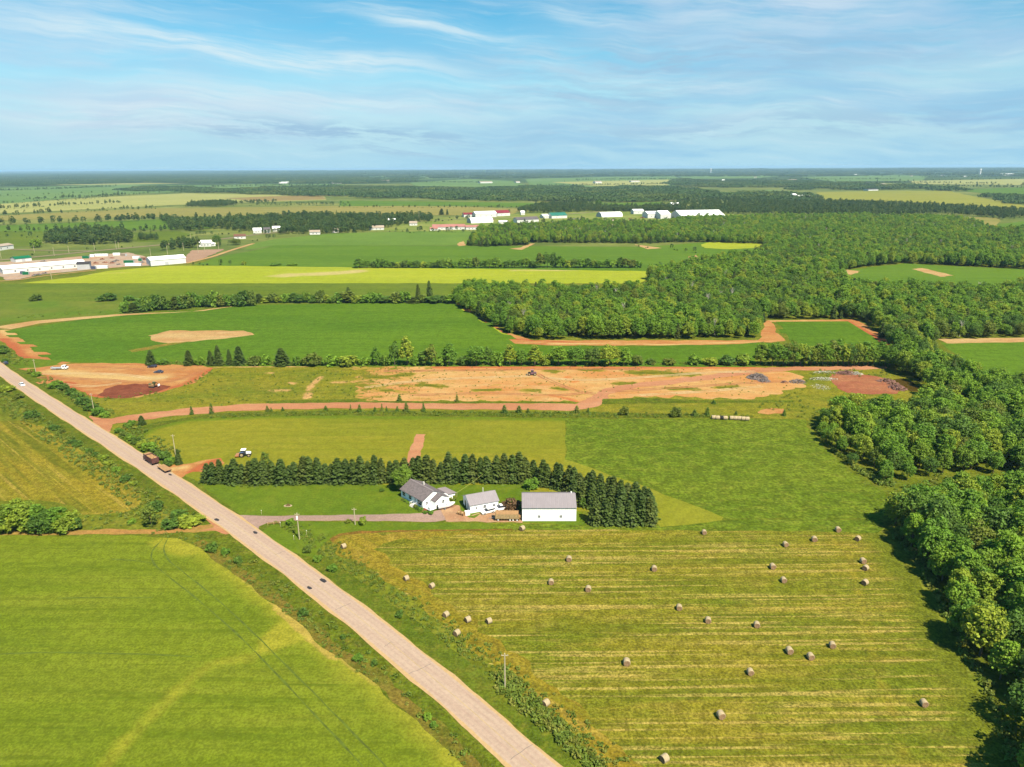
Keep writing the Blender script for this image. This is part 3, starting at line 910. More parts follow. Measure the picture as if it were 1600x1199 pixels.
rut_m = plain('wheel_rut_earth', sc(216, 142, 92), .95, var=.2, scale=.5)
rut_p = plain('pale_rut_earth', sc(255, 222, 164), .95, var=.15, scale=.5)
for i, (ln, mt_, wd) in enumerate((([(60, 590), (110, 592), (170, 594), (225, 600)], rut_m, .7), ([(66, 585), (130, 584), (190, 586), (240, 592), (262, 590)], rut_p, .8), ([(110, 573), (180, 575), (235, 579), (290, 577)], rut_m, .6), ([(90, 600), (140, 604), (190, 599)], rut_p, .7), ([(250, 600), (290, 590), (318, 579)], rut_m, .7),
                                 ([(570, 606), (660, 595), (760, 590), (829, 588)], rut_p, .8), ([(834, 588), (900, 594), (990, 591), (1100, 583), (1180, 581)], rut_p, .9), ([(600, 580), (720, 579), (860, 577), (1000, 577)], rut_m, .9), ([(640, 618), (760, 615), (870, 618), (925, 612)], rut_m, .7), ([(960, 612), (1060, 606), (1150, 600), (1225, 596)], rut_m, .8),
                                 ([(840, 585), (870, 600), (905, 612), (930, 616)], rut_m, .7), ([(1000, 618), (1100, 612), (1190, 604)], rut_p, .7))):
    for k_ in (-.95, .95):
        ribbon('wheel_rut', off(W2(ln), k_), wd, 6, mt_, f'{"left" if k_ < 0 else "right"} wheel rut of the {nth(i + 1)} pair across the bare earth', amp=.22, seed=300 + i, cat='wheel rut')


# potato field with stepped row ends
def steps(a, b, n, dx):
    """row ends seen as teeth between two world points"""
    a, b = Vector(a), Vector(b)
    out = []
    for i in range(n):
        p, q = a.lerp(b, i / n), a.lerp(b, (i + .9) / n)
        j = dx * (0.5 + 0.5 * math.sin(i * 2.3))
        out += [(p.x + j, p.y), (q.x + j, q.y)]
    return out


pa = W2([(190, 491), (320, 484), (391, 477), (520, 475), (704, 473)])
pr = steps(P(706, 474).xy, P(805, 538).xy, 11, 6)
pb = W2([(840, 540), (1000, 541.5), (1155, 538), (1185, 535), (1210, 536), (1180, 560), (1180, 574), (900, 573), (600, 573), (330, 573), (240, 570), (95, 565.5)])
pl = steps(P(94, 563).xy, P(19, 517).xy, 12, -9)
field('soil_margin', [(-20, 512), (18, 515), (60, 506), (190, 493.5), (320, 486), (391, 475), (370, 478), (300, 487), (180, 491.5), (50, 502), (0, 510)], 3, d_pale, 'pale soil margin along the top of the potato field', .6, 12, seed=40, cat='margin')
field('soil_margin', [(0, 516), (40, 515), (60, 540), (110, 566), (95, 570), (40, 566), (18, 545), (0, 532), (-30, 530), (-30, 514)], 1, d_orange, 'orange earth headland at the left end of the potato field', .8, 7, 4, {'red': near(W2([(5, 530), (40, 562)]), 8), 'pale': near(W2([(0, 514), (20, 525)]), 8)}, seed=41, cat='margin')
field('soil_margin', [(704, 473), (722, 476), (750, 497), (795, 521), (835, 532), (1186, 532), (1196, 502), (1207, 502), (1214, 520), (1228, 533), (1186, 538), (1020, 540), (860, 540), (800, 537), (750, 508), (724, 490), (700, 478)], 1, d_orange,
      'orange earth track around the edge of the mid wood', .8, 8, 4, {'red': near(W2([(705, 475), (800, 530), (900, 536)]), 5), 'pale': near(W2([(860, 537), (1050, 539), (1185, 534)]), 5)}, seed=42, cat='track')
field('weed_edge', [(716, 480), (740, 494), (775, 514), (800, 527), (790, 527), (765, 516), (735, 500)], 2, g_bright, 'yellow weed edge below the mid wood', 1.2, 6, 6, {'pale': lambda X, Y: X * 0}, seed=43, cat='margin')
field('potato_field', None, 2, g_potato, 'deep green potato field in straight rows', .35, 5, world=pa + pr + pb + pl, seed=44)
field('dry_patch', [(232, 525), (255, 519), (265, 517), (330, 517), (380, 517), (392, 521), (398, 524), (370, 527), (345, 530), (290, 535), (262, 538), (240, 533)], 3, d_pale, 'oval dry bare patch in the potato field', 1.4, 7, seed=45, cat='soil')
field('dry_patch', [(200, 548), (225, 543), (262, 537), (300, 533), (262, 541), (230, 547), (205, 551)], 3, field_mat('thin_crop', sc(180, 150, 70), sc(140, 146, 50), None, big=10, mid=3, fine=1), 'thin brownish trail below the dry oval patch', .8, 6, seed=46, cat='soil')
field('potato_field', steps(P(1208, 503).xy, P(1230, 536).xy, 5, 4) + W2([(1380, 562), (1386, 545), (1365, 527), (1325, 502)]), 3, g_potato, 'small green crop field hemmed in by the wood', 0, 1, world=steps(P(1208, 503).xy, P(1230, 536).xy, 5, 4) + W2([(1250, 562), (1400, 562), (1386, 545), (1365, 527), (1325, 502.5)]), seed=47)
field('soil_margin', [(1196, 501), (1330, 499.5), (1345, 503), (1395, 535), (1398, 545), (1375, 545), (1345, 520), (1320, 503.5), (1205, 503.5)], 2, d_orange, 'orange earth track beside the small crop field', .8, 7, 4, {'red': near(W2([(1320, 502), (1390, 540)]), 8), 'pale': near(W2([(1200, 502), (1320, 502)]), 4)}, seed=48, cat='track')
field('crop_field', [(1470, 536), (1600, 534), (1720, 534), (1720, 610), (1600, 604), (1530, 585)], 2, g_potato, 'green crop field on the right beyond the wood', .6, 9, seed=49)
field('soil_margin', [(1465, 530), (1600, 528), (1720, 528), (1720, 534), (1600, 535), (1480, 537)], 3, d_pale, 'pale soil strip above the right crop field', .5, 9, seed=50, cat='margin')

# --- middle distance
field('green_field', [(-120, 444), (0, 443.5), (400, 443), (730, 443), (740, 472), (500, 476), (391, 477), (190, 491), (60, 500), (0, 507), (-120, 512)], 1, g_dull, 'dull green field above the potato field', .8, 12, seed=51)
field('hay_meadow', [(-120, 473), (0, 471), (190, 471), (205, 486), (189, 492), (60, 500), (-120, 508)], 2, field_mat('olive_field', sc(118, 150, 44), sc(142, 152, 60), sc(110, 142, 40), big=50, mid=20, fine=4, finestr=.1), 'olive hay meadow left of the bushes', .8, 12, seed=52)
field('grain_field', [(30, 443), (120, 433), (170, 423.5), (263, 415.6), (540, 415.5), (800, 418.5), (1014, 418.5), (1012, 436), (1000, 443.5), (700, 443), (300, 443)], 2, g_bright, 'bright yellow-green grain field across the middle distance', .8, 14, 16,
      {'pale': lambda X, Y: np.clip(near(W2([(440, 431), (530, 427), (560, 424)]), 22)(X, Y) + near(W2([(800, 422), (890, 422)]), 16)(X, Y) * .9 + near(W2([(188, 425.5), (208, 425)]), 10)(X, Y) + near(W2([(135, 429), (150, 429)]), 8)(X, Y) * .7, 0, 1)}, seed=53)
field('crop_field', [(300, 415), (350, 400), (400, 391), (430, 383.5), (735, 384.5), (1010, 386), (1100, 379), (1192, 385), (1186, 394), (1095, 420), (1010, 424), (540, 418)], 2, g_green, 'fresh green crop field beyond the bright grain', 1, 14, seed=54)
field('crop_field', [(380, 392), (396, 381), (430, 374), (520, 365), (735, 360), (740, 384), (430, 383.4)], 3, field_mat('pale_crop', sc(134, 168, 66), sc(124, 160, 62), None, big=90, mid=30, fine=5, finestr=.08), 'paler green crop field in front of the village', 1, 14, seed=55)
field('soil_patch', [(714, 381), (724, 377), (728, 384), (716, 385)], 4, d_pale, 'bare soil patch at the corner of a wood', .8, 6, seed=56, cat='soil')
field('soil_patch', [(795, 389), (812, 387.5), (828, 381), (836, 381), (826, 386), (815, 391)], 4, d_pale, 'bare soil patch in front of the far wood', .8, 6, seed=57, cat='soil')
field('soil_patch', [(990, 382), (1005, 384), (1035, 388), (1012, 390)], 4, d_pale, 'bare soil patch at the far right of the crop field', .8, 6, seed=58, cat='soil')
field('weed_edge', [(1095, 383), (1110, 378), (1190, 381), (1195, 387), (1140, 390), (1100, 388)], 4, g_bright, 'yellow weed edge of the far crop field', 1.5, 12, 12, {'pale': lambda X, Y: X * 0}, seed=59, cat='margin')
field('soil_patch', [(1075, 401), (1088, 399), (1092, 405), (1080, 408)], 4, d_pale, 'bare soil patch by the hedge end', .8, 6, seed=60, cat='soil')
field('forest_clearing', [(1295, 428), (1340, 420), (1414, 412), (1480, 416), (1600, 421), (1680, 424), (1680, 460), (1345, 456)], 2, g_green, 'green clearing field inside the wood on the right', 1.5, 14, seed=61)
field('soil_patch', [(1302, 427), (1320, 422), (1345, 424), (1330, 430)], 4, d_pale, 'sandy corner of the clearing field', 1, 8, seed=62, cat='soil')
field('soil_patch', [(1425, 421), (1440, 419), (1490, 431), (1470, 433)], 4, d_pale, 'sandy streak across the clearing field', 1, 8, seed=63, cat='soil')

# --- far fields
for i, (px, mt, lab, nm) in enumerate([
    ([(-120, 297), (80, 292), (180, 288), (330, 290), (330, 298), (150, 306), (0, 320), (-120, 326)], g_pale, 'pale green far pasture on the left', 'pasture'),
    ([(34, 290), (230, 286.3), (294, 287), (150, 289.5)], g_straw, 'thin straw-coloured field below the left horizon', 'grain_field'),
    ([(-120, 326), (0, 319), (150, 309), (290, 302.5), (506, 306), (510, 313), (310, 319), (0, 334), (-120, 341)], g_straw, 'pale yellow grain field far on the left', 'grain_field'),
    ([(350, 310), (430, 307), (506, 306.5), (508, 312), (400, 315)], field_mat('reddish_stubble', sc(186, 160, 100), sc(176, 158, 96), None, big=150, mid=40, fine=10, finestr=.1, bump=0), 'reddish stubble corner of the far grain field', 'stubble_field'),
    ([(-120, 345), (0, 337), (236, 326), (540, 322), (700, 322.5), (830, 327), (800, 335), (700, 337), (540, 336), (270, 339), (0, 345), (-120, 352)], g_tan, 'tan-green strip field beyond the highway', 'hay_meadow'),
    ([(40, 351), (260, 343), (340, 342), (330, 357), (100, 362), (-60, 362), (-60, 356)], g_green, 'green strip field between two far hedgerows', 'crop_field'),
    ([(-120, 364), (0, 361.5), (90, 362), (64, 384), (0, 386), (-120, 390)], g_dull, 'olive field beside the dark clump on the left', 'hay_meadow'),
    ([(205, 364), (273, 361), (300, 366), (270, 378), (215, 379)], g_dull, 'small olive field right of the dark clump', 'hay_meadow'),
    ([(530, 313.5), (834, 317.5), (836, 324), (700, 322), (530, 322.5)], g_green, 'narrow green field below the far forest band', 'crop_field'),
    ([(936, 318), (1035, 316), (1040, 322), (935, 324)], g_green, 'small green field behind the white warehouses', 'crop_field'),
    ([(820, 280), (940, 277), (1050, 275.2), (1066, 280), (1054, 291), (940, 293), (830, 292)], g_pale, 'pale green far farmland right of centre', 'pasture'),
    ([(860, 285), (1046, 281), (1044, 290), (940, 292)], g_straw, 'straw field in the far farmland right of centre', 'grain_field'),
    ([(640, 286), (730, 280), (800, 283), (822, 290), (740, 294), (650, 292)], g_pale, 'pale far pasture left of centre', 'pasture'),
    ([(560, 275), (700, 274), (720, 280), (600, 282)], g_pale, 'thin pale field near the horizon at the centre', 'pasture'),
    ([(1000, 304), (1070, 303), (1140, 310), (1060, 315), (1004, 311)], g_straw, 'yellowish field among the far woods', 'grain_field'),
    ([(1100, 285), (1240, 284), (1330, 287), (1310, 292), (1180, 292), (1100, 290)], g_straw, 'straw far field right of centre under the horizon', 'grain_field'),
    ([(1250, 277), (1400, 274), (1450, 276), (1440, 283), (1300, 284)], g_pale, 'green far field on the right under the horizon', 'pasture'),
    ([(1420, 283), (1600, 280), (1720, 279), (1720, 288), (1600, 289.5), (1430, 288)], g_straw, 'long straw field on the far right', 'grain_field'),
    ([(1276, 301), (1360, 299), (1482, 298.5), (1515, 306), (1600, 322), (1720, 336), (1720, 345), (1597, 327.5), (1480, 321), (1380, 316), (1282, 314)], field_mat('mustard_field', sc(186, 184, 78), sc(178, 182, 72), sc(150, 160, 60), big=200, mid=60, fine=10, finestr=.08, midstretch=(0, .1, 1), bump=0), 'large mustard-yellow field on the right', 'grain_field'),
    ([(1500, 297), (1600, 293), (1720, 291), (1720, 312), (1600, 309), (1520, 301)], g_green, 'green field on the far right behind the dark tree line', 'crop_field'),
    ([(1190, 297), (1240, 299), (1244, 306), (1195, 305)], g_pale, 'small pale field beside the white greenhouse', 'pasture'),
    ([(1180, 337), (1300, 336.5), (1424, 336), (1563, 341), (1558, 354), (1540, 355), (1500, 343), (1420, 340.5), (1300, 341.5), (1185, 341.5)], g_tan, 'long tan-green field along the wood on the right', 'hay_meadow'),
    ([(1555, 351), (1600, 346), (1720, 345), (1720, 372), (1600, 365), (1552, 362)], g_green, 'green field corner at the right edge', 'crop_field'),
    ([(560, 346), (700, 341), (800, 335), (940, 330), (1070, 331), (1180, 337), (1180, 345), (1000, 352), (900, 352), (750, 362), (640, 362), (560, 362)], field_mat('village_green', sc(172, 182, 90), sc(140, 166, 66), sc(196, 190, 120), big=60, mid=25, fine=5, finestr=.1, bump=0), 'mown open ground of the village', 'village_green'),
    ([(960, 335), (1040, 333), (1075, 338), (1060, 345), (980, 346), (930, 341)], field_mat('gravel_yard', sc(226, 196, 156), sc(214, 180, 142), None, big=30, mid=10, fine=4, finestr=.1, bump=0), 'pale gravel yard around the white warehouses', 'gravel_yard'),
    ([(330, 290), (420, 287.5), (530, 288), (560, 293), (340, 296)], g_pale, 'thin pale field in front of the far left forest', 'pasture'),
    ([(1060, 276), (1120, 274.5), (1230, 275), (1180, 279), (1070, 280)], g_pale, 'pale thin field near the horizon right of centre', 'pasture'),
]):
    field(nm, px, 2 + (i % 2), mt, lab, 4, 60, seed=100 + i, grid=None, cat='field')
gv_mat = field_mat('pale_gravel', sc(226, 204, 184), sc(214, 190, 170), None, big=30, mid=10, fine=4, finestr=.08, bump=0)
field('gravel_yard', [(-40, 424), (0, 410), (60, 407), (150, 399), (200, 395), (238, 404), (238, 415), (200, 417), (150, 421), (60, 430), (30, 437), (10, 438), (0, 432), (-40, 436)], 4, field_mat('industrial_yard', sc(228, 184, 150), sc(220, 200, 184), sc(236, 208, 180), big=30, mid=12, fine=3, finestr=.1, bump=0),
      'gravel yard of the roadside works on the left', 1, 10, seed=140, cat='yard')
field('gravel_lot', [(286, 405), (300, 391.5), (352, 389.5), (340, 395), (300, 411), (288, 412)], 4, field_mat('pink_gravel', sc(214, 176, 150), sc(206, 168, 142), None, big=30, mid=10, fine=3, finestr=.08, bump=0), 'pinkish gravel lot beside the long white shed', 1, 10, seed=141, cat='lot')
hw_m = field_mat('highway_asphalt', sc(188, 172, 140), sc(176, 162, 134), None, big=40, mid=12, fine=4, finestr=.08, bump=0)
ribbon('highway', W2([(-60, 412), (0, 407), (60, 401.5), (140, 393.5), (210, 387), (284, 380), (330, 376), (420, 365), (520, 358), (600, 349), (660, 346), (720, 343), (800, 340.5), (860, 337), (940, 331)]), 10, 5, hw_m, 'pale highway running through the village', seed=142, cat='road')
ribbon('side_road', W2([(17, 390), (60, 391.5), (145, 392.6)]), 6, 5, hw_m, 'short side road to the farm sheds on the left', seed=143, cat='road')
ribbon('field_path', W2([(-20, 441), (30, 437.5), (70, 431.5), (150, 422.5)]), 4, 5, d_pale, 'pale path along the bottom of the roadside works', seed=144, cat='track')
ribbon('field_path', W2([(290, 412), (330, 402), (360, 392), (396, 381)]), 6, 5, d_pale, 'sandy field path behind the gravel lot', seed=145, cat='track')

# ------------------------------------------------------------------ vegetation meshes
leaf_a = leaf_mat('broadleaf', [(.155, .255, .022, 1), (.100, .195, .020, 1), (.225, .275, .026, 1)], .32, .5)
leaf_b = leaf_mat('broadleaf_dark', [(.090, .160, .020, 1), (.066, .130, .019, 1), (.130, .160, .022, 1)], .26, .5)
leaf_s = leaf_mat('spruce_needles', [(.046, .078, .014, 1), (.054, .084, .014, 1), (.066, .088, .015, 1)], .15, .6)
leaf_l = leaf_mat('lawn_tree_leaf', [(.15, .235, .026, 1), (.14, .22, .026, 1), (.16, .24, .028, 1)])
leaf_w = leaf_mat('weed_leaf', [(0.144, 0.193, 0.026, 1), (0.109, 0.165, 0.024, 1), (0.184, 0.193, 0.034, 1)], .3, 1.0)
leaf_far = leaf_mat('far_leaf', [(.060, .105, .020, 1), (.042, .082, .020, 1), (.085, .118, .022, 1)], .2, .05)
bark = plain('bark', (.11, .085, .06, 1), .9, var=.3, scale=3, bump=.4)
redleaf = leaf_mat('bronze_leaf', [(.17, .10, .05, 1), (.15, .09, .05, 1), (.18, .11, .05, 1)])


def leaf_quads(c, n, size, rnd, aspect=1.0):
    """quads at c facing n"""
    k = len(c)
    n = n / np.linalg.norm(n, axis=1, keepdims=True)
    t = rnd.normal(size=(k, 3))
    a = np.cross(n, t)
    a /= np.linalg.norm(a, axis=1, keepdims=True) + 1e-9
    b = np.cross(n, a)
    s = (size * rnd.uniform(.6, 1.35, k))[:, None]
    s2 = s * rnd.uniform(.55, 1.0, k)[:, None] * aspect
    bend = n * s * .25
    v = np.stack([c - a * s - bend, c - b * s2, c + a * s - bend, c + b * s2], 1).reshape(-1, 3)
    f = np.arange(k * 4).reshape(-1, 4)
    return v, f


def crown(seed, R_, z0, z1, lobes, per, leaf, flat=1.0, spiky=0.0, low=0.0):
    rnd = np.random.default_rng(seed)
    zc, hz = z0 + (z1 - z0) * (.5 - .08 * low), (z1 - z0) / 2
    C, N = [], []
    ga = math.pi * (3 - 5 ** .5)
    for i in range(lobes):
        u = 1 - (i + .5) / lobes * 1.72
        r = math.sqrt(max(0, 1 - u * u))
        th = i * ga + rnd.uniform(-.5, .5)
        d = np.array([r * math.cos(th), r * math.sin(th), u])
        k = rnd.uniform(.50, .88)
        wx = 1.0 - .25 * max(0, u) * spiky
        c = np.array([d[0] * R_ * k * wx, d[1] * R_ * k * wx, zc + d[2] * hz * k * (1 + .25 * rnd.uniform(-1, 1))])
        rl = R_ * rnd.uniform(.16, .40) * (30.0 / max(30, lobes)) ** .18
        m = int(per * (rl / (R_ * .34)) ** 2)
        q = rnd.normal(size=(m * 2, 3))
        q /= np.linalg.norm(q, axis=1, keepdims=True)
        q = q[(q @ (d * .8 + np.array([0, 0, .55]))) > -.35][:m]
        rad = rl * rnd.uniform(.55, 1.25, (len(q), 1))
        C.append(c + q * rad * np.array([1, 1, .8 * flat]))
        N.append(q * .9 + np.array([0, 0, .55]) + rnd.normal(size=q.shape) * .55)
    C, N = np.concatenate(C), np.concatenate(N)
    return leaf_quads(C, N, leaf, rnd)


def spruce(seed, R_, H, levels=17, br=10, per=6, leaf=.36):
    rnd = np.random.default_rng(seed)
    C, N = [], []
    for l in range(levels):
        f = (l + rnd.uniform(-.2, .2)) / levels
        z = H * (.05 + .93 * f)
        r = R_ * (1 - f) ** .56 * rnd.uniform(.88, 1.12)
        nb = max(4, int(br * (1 - f * .6)))
        o = rnd.uniform(0, 6.28)
        for b in range(nb):
            th = o + 6.283 * b / nb + rnd.uniform(-.25, .25)
            rb = r * rnd.uniform(.72, 1.15)
            for k in range(per):
                q = .25 + .75 * (k + rnd.uniform(0, .6)) / per
                rr = rb * q
                sp = rnd.normal() * .10 * R_ * q
                C.append((rr * math.cos(th) - sp * math.sin(th), rr * math.sin(th) + sp * math.cos(th), z - rr * .36 + .18 * r * q * q + rnd.normal() * .06))
                N.append((math.cos(th) * .55, math.sin(th) * .55, 1.0))
    C, N = np.array(C), np.array(N)
    N = N + rnd.normal(size=N.shape) * .34
    v, f_ = leaf_quads(C, N, leaf, rnd)
    # leader
    tip = np.array([[0, 0, H * .93], [.16, 0, H * .9], [-.1, .12, H * .9], [0, 0, H * 1.03]])
    v = np.concatenate([v, tip])
    f_ = np.concatenate([f_, [[len(v) - 4, len(v) - 3, len(v) - 1, len(v) - 2]]])
    return v, f_


def trunk_mesh(name, r, h, seed, limbs=4, spread=2.0, mat=None):
    rnd = random.Random(seed)
    mb = MB()
    p = Vector((0, 0, -.15))
    for k in range(3):
        q = Vector((rnd.uniform(-.2, .2), rnd.uniform(-.2, .2), h * (k + 1) / 3))
        mb.tube(p, q, r * (1 - .25 * k), r * (.75 - .25 * k), 7)
        p = q
    for i in range(limbs):
        th = 6.283 * i / max(1, limbs) + rnd.uniform(-.5, .5)
        z = h * rnd.uniform(.4, .85)
        mb.tube((0, 0, z), (spread * math.cos(th), spread * math.sin(th), z + h * rnd.uniform(.18, .4)), r * .42, r * .12, 5)
    me = bpy.data.meshes.new(name)
    me.from_pydata(mb.v, [], mb.f)
    me.materials.append(mat or bark)
    me.update()
    return me


BROAD = []
for i in range(8):
    s = i * 7 + 3
    rr = [4.0, 4.5, 3.5, 4.8, 3.8, 4.2, 3.2, 4.4][i]
    z1 = [12.2, 13.4, 12.6, 12.0, 14.0, 11.4, 13.2, 12.8][i]
    v, f = crown(s, rr, 1.0 + (i % 3) * .4, z1, 84 + 6 * (i % 3), 62, .29, spiky=[0, .3, .7, 0, .5, .1, .8, .2][i], low=.5)
    BROAD.append((mesh_np('crown', v, f, leaf_a if i % 4 != 3 else leaf_b), trunk_mesh('trunk', .24, z1 * .62, s, 4, rr * .55)))
BUSH = []
for i in range(4):
    v, f = crown(200 + i, 1.0, .0, 1.75, 26, 42, .13, low=1)
    BUSH.append(mesh_np('foliage', v, f, [leaf_b, leaf_a, leaf_b, leaf_a][i]))
SPR = []
for i in range(4):
    v, f = spruce(300 + i, [2.5, 2.3, 2.7, 2.4][i], [8.8, 9.2, 8.4, 9.6][i], 20, 14, 9, .32)
    SPR.append((mesh_np('crown', v, f, leaf_s), trunk_mesh('trunk', .16, 7.5, i, 0)))
v, f = spruce(340, .32, 1.0, 11, 9, 5, .06)
SMALL_CON = mesh_np('crown', v, f, leaf_b)
COLT = []
for i in range(3):
    v, f = crown(360 + i, 2.3, .4, [9.0, 7.6, 8.4][i], 40, 60, .26, spiky=1.3)
    COLT.append((mesh_np('crown', v, f, [leaf_a, leaf_b, leaf_b][i]), trunk_mesh('trunk', .15, 6.0, 360 + i, 3, 1.0)))


rng = random.Random(5)


def tree(name, label, cat, x, y, proto, s=1.0, rz=0.0, sz=None, group=None):
    t = thing(name, label, cat, (x, y, 0), rz, group)
    t.scale = (s, s, sz or s)
    if 'spruce' in name:
        t.rotation_euler = (rng.uniform(-.045, .045), rng.uniform(-.045, .045), rz)
    for nm, me in zip(('crown', 'trunk'), proto):
        link(nm, me, t)
    return t


def one(name, me, label, cat, x, y, sx, sz, rz, group=None, z=0.0):
    o = link(name, me)
    o.location = (x, y, z)
    o.scale = (sx, sx, sz)
    o.rotation_euler = (0, 0, rz)
    return tag(o, label, cat, group)



# ------------------------------------------------------------------ the woods: positions
def fill(px, spacing, seed, world=None, holes=(), keep=1.0):
    poly = world or W2(px)
    rnd = np.random.default_rng(seed)
    ar = np.array(poly)
    x0, y0 = ar.min(0)
    x1, y1 = ar.max(0)
    gx, gy = np.meshgrid(np.arange(x0, x1, spacing), np.arange(y0, y1, spacing * .9))
    gx[1::2] += spacing / 2
    gx = gx.ravel() + rnd.uniform(-.36, .36, gx.size) * spacing
    gy = gy.ravel() + rnd.uniform(-.36, .36, gy.size) * spacing
    k = inside(poly, gx, gy)
    for h in holes:
        k &= ~inside(W2(h), gx, gy)
    if keep < 1:
        k &= rnd.random(gx.size) < keep
    return np.column_stack([gx[k], gy[k]])


wood_main = [(1392, 806), (1404, 842), (1440, 884), (1466, 934), (1504, 1006), (1552, 1074), (1580, 1150), (1602, 1199), (1640, 1320), (1900, 1320), (1900, 790), (1600, 778), (1500, 790), (1430, 795)]
wood_up = [(1266, 664), (1306, 708), (1345, 738), (1386, 758), (1440, 752), (1490, 744), (1560, 742), (1720, 742), (1900, 742), (1760, 612), (1600, 608), (1520, 596), (1492, 602), (1452, 606), (1448, 622), (1432, 640), (1400, 655), (1300, 657)]
wood_link = [(1388, 572), (1400, 556), (1440, 550), (1486, 566), (1520, 594), (1600, 606), (1520, 604), (1452, 610), (1434, 594), (1404, 588)]
BIG = [(705, 473), (747, 496), (792, 521), (837, 530.5), (1183, 530.5), (1193, 503), (1200, 500), (1330, 499), (1352, 504), (1398, 548), (1445, 544), (1470, 531), (1600, 527), (1750, 527), (1750, 360), (1600, 364), (1552, 364), (1535, 356), (1500, 345), (1420, 341.5), (1240, 342.5), (1180, 343),
       (1060, 347), (1030, 352), (1048, 379), (1100, 379), (1195, 382), (1190, 397), (1095, 416), (1050, 424), (1014, 434), (1016, 456), (900, 459), (720, 461)]
hole1 = [(1296, 429), (1340, 419), (1414, 412), (1600, 421), (1760, 424), (1760, 459), (1345, 456)]
woodB = [(728, 385), (760, 386), (824, 383.5), (828, 379.5), (1020, 381), (1048, 379), (1030, 352), (1000, 352), (900, 353), (800, 357), (752, 363), (742, 373)]
P_main = fill(wood_main, 5.4, 1)
P_up = fill(wood_up, 5.9, 2)
P_link = fill(wood_link, 5.6, 3)
P_big = fill(BIG, 5.2, 4, holes=[hole1], keep=.93)
P_B = fill(woodB, 5.8, 5)
allp = np.concatenate([P_main, P_up, P_link, P_big, P_B])
wid = np.concatenate([np.full(len(p), i) for i, p in enumerate((P_main, P_up, P_link, P_big, P_B))])
qx, qy, dep = Qn(allp[:, 0], allp[:, 1], np.full(len(allp), 9.0))
vis = (qx > -60) & (qx < 1665) & (qy < 1290)
allp, wid, dep, qx, qy = allp[vis], wid[vis], dep[vis], qx[vis], qy[vis]
order = np.argsort(dep)
N_IND = 285
ind = order[:N_IND]
rest = order[N_IND:]
edge_main = W2(wood_main[:9])
edge_up = W2(wood_up[:5])
dm = dist_line(edge_main, allp[:, 0], allp[:, 1])
du = dist_line(edge_up, allp[:, 0], allp[:, 1])
em = sorted([i for i in ind if wid[i] == 0 and dm[i] < 4.5], key=lambda i: allp[i][1])
eu = sorted([i for i in ind if wid[i] == 1 and du[i] < 4.5], key=lambda i: allp[i][1])
rank_m = {i: k + 1 for k, i in enumerate(em)}
rank_u = {i: k + 1 for k, i in enumerate(eu)}
for i in ind:
    x, y = allp[i]
    pi = rng.randrange(8)
    s = rng.uniform(.68, 1.16)
    if wid[i] == 1 and du[i] < 14:
        s *= .55 + .45 * min(1, du[i] / 14)       # low young growth at the front of the upper wood
    if i in rank_m:
        lab, grp = f'leafy tree at the bale field wood edge, {nth(rank_m[i])} from the near end', 'trees along the edge of the bale field wood'
    elif i in rank_u:
        lab, grp = f'low leafy tree at the meadow wood edge, {nth(rank_u[i])} from the near end', 'trees along the edge of the meadow wood'
    elif wid[i] == 0:
        lab, grp = 'leafy tree deep in the wood right of the bale field', 'trees inside the bale field wood'
    else:
        lab, grp = 'leafy tree in the wood right of the uncut meadow', 'trees inside the meadow wood'
    tree('broadleaf_tree', lab, 'tree', x, y, BROAD[pi], s, rng.uniform(0, 6.28), s * rng.uniform(.88, 1.1), grp)


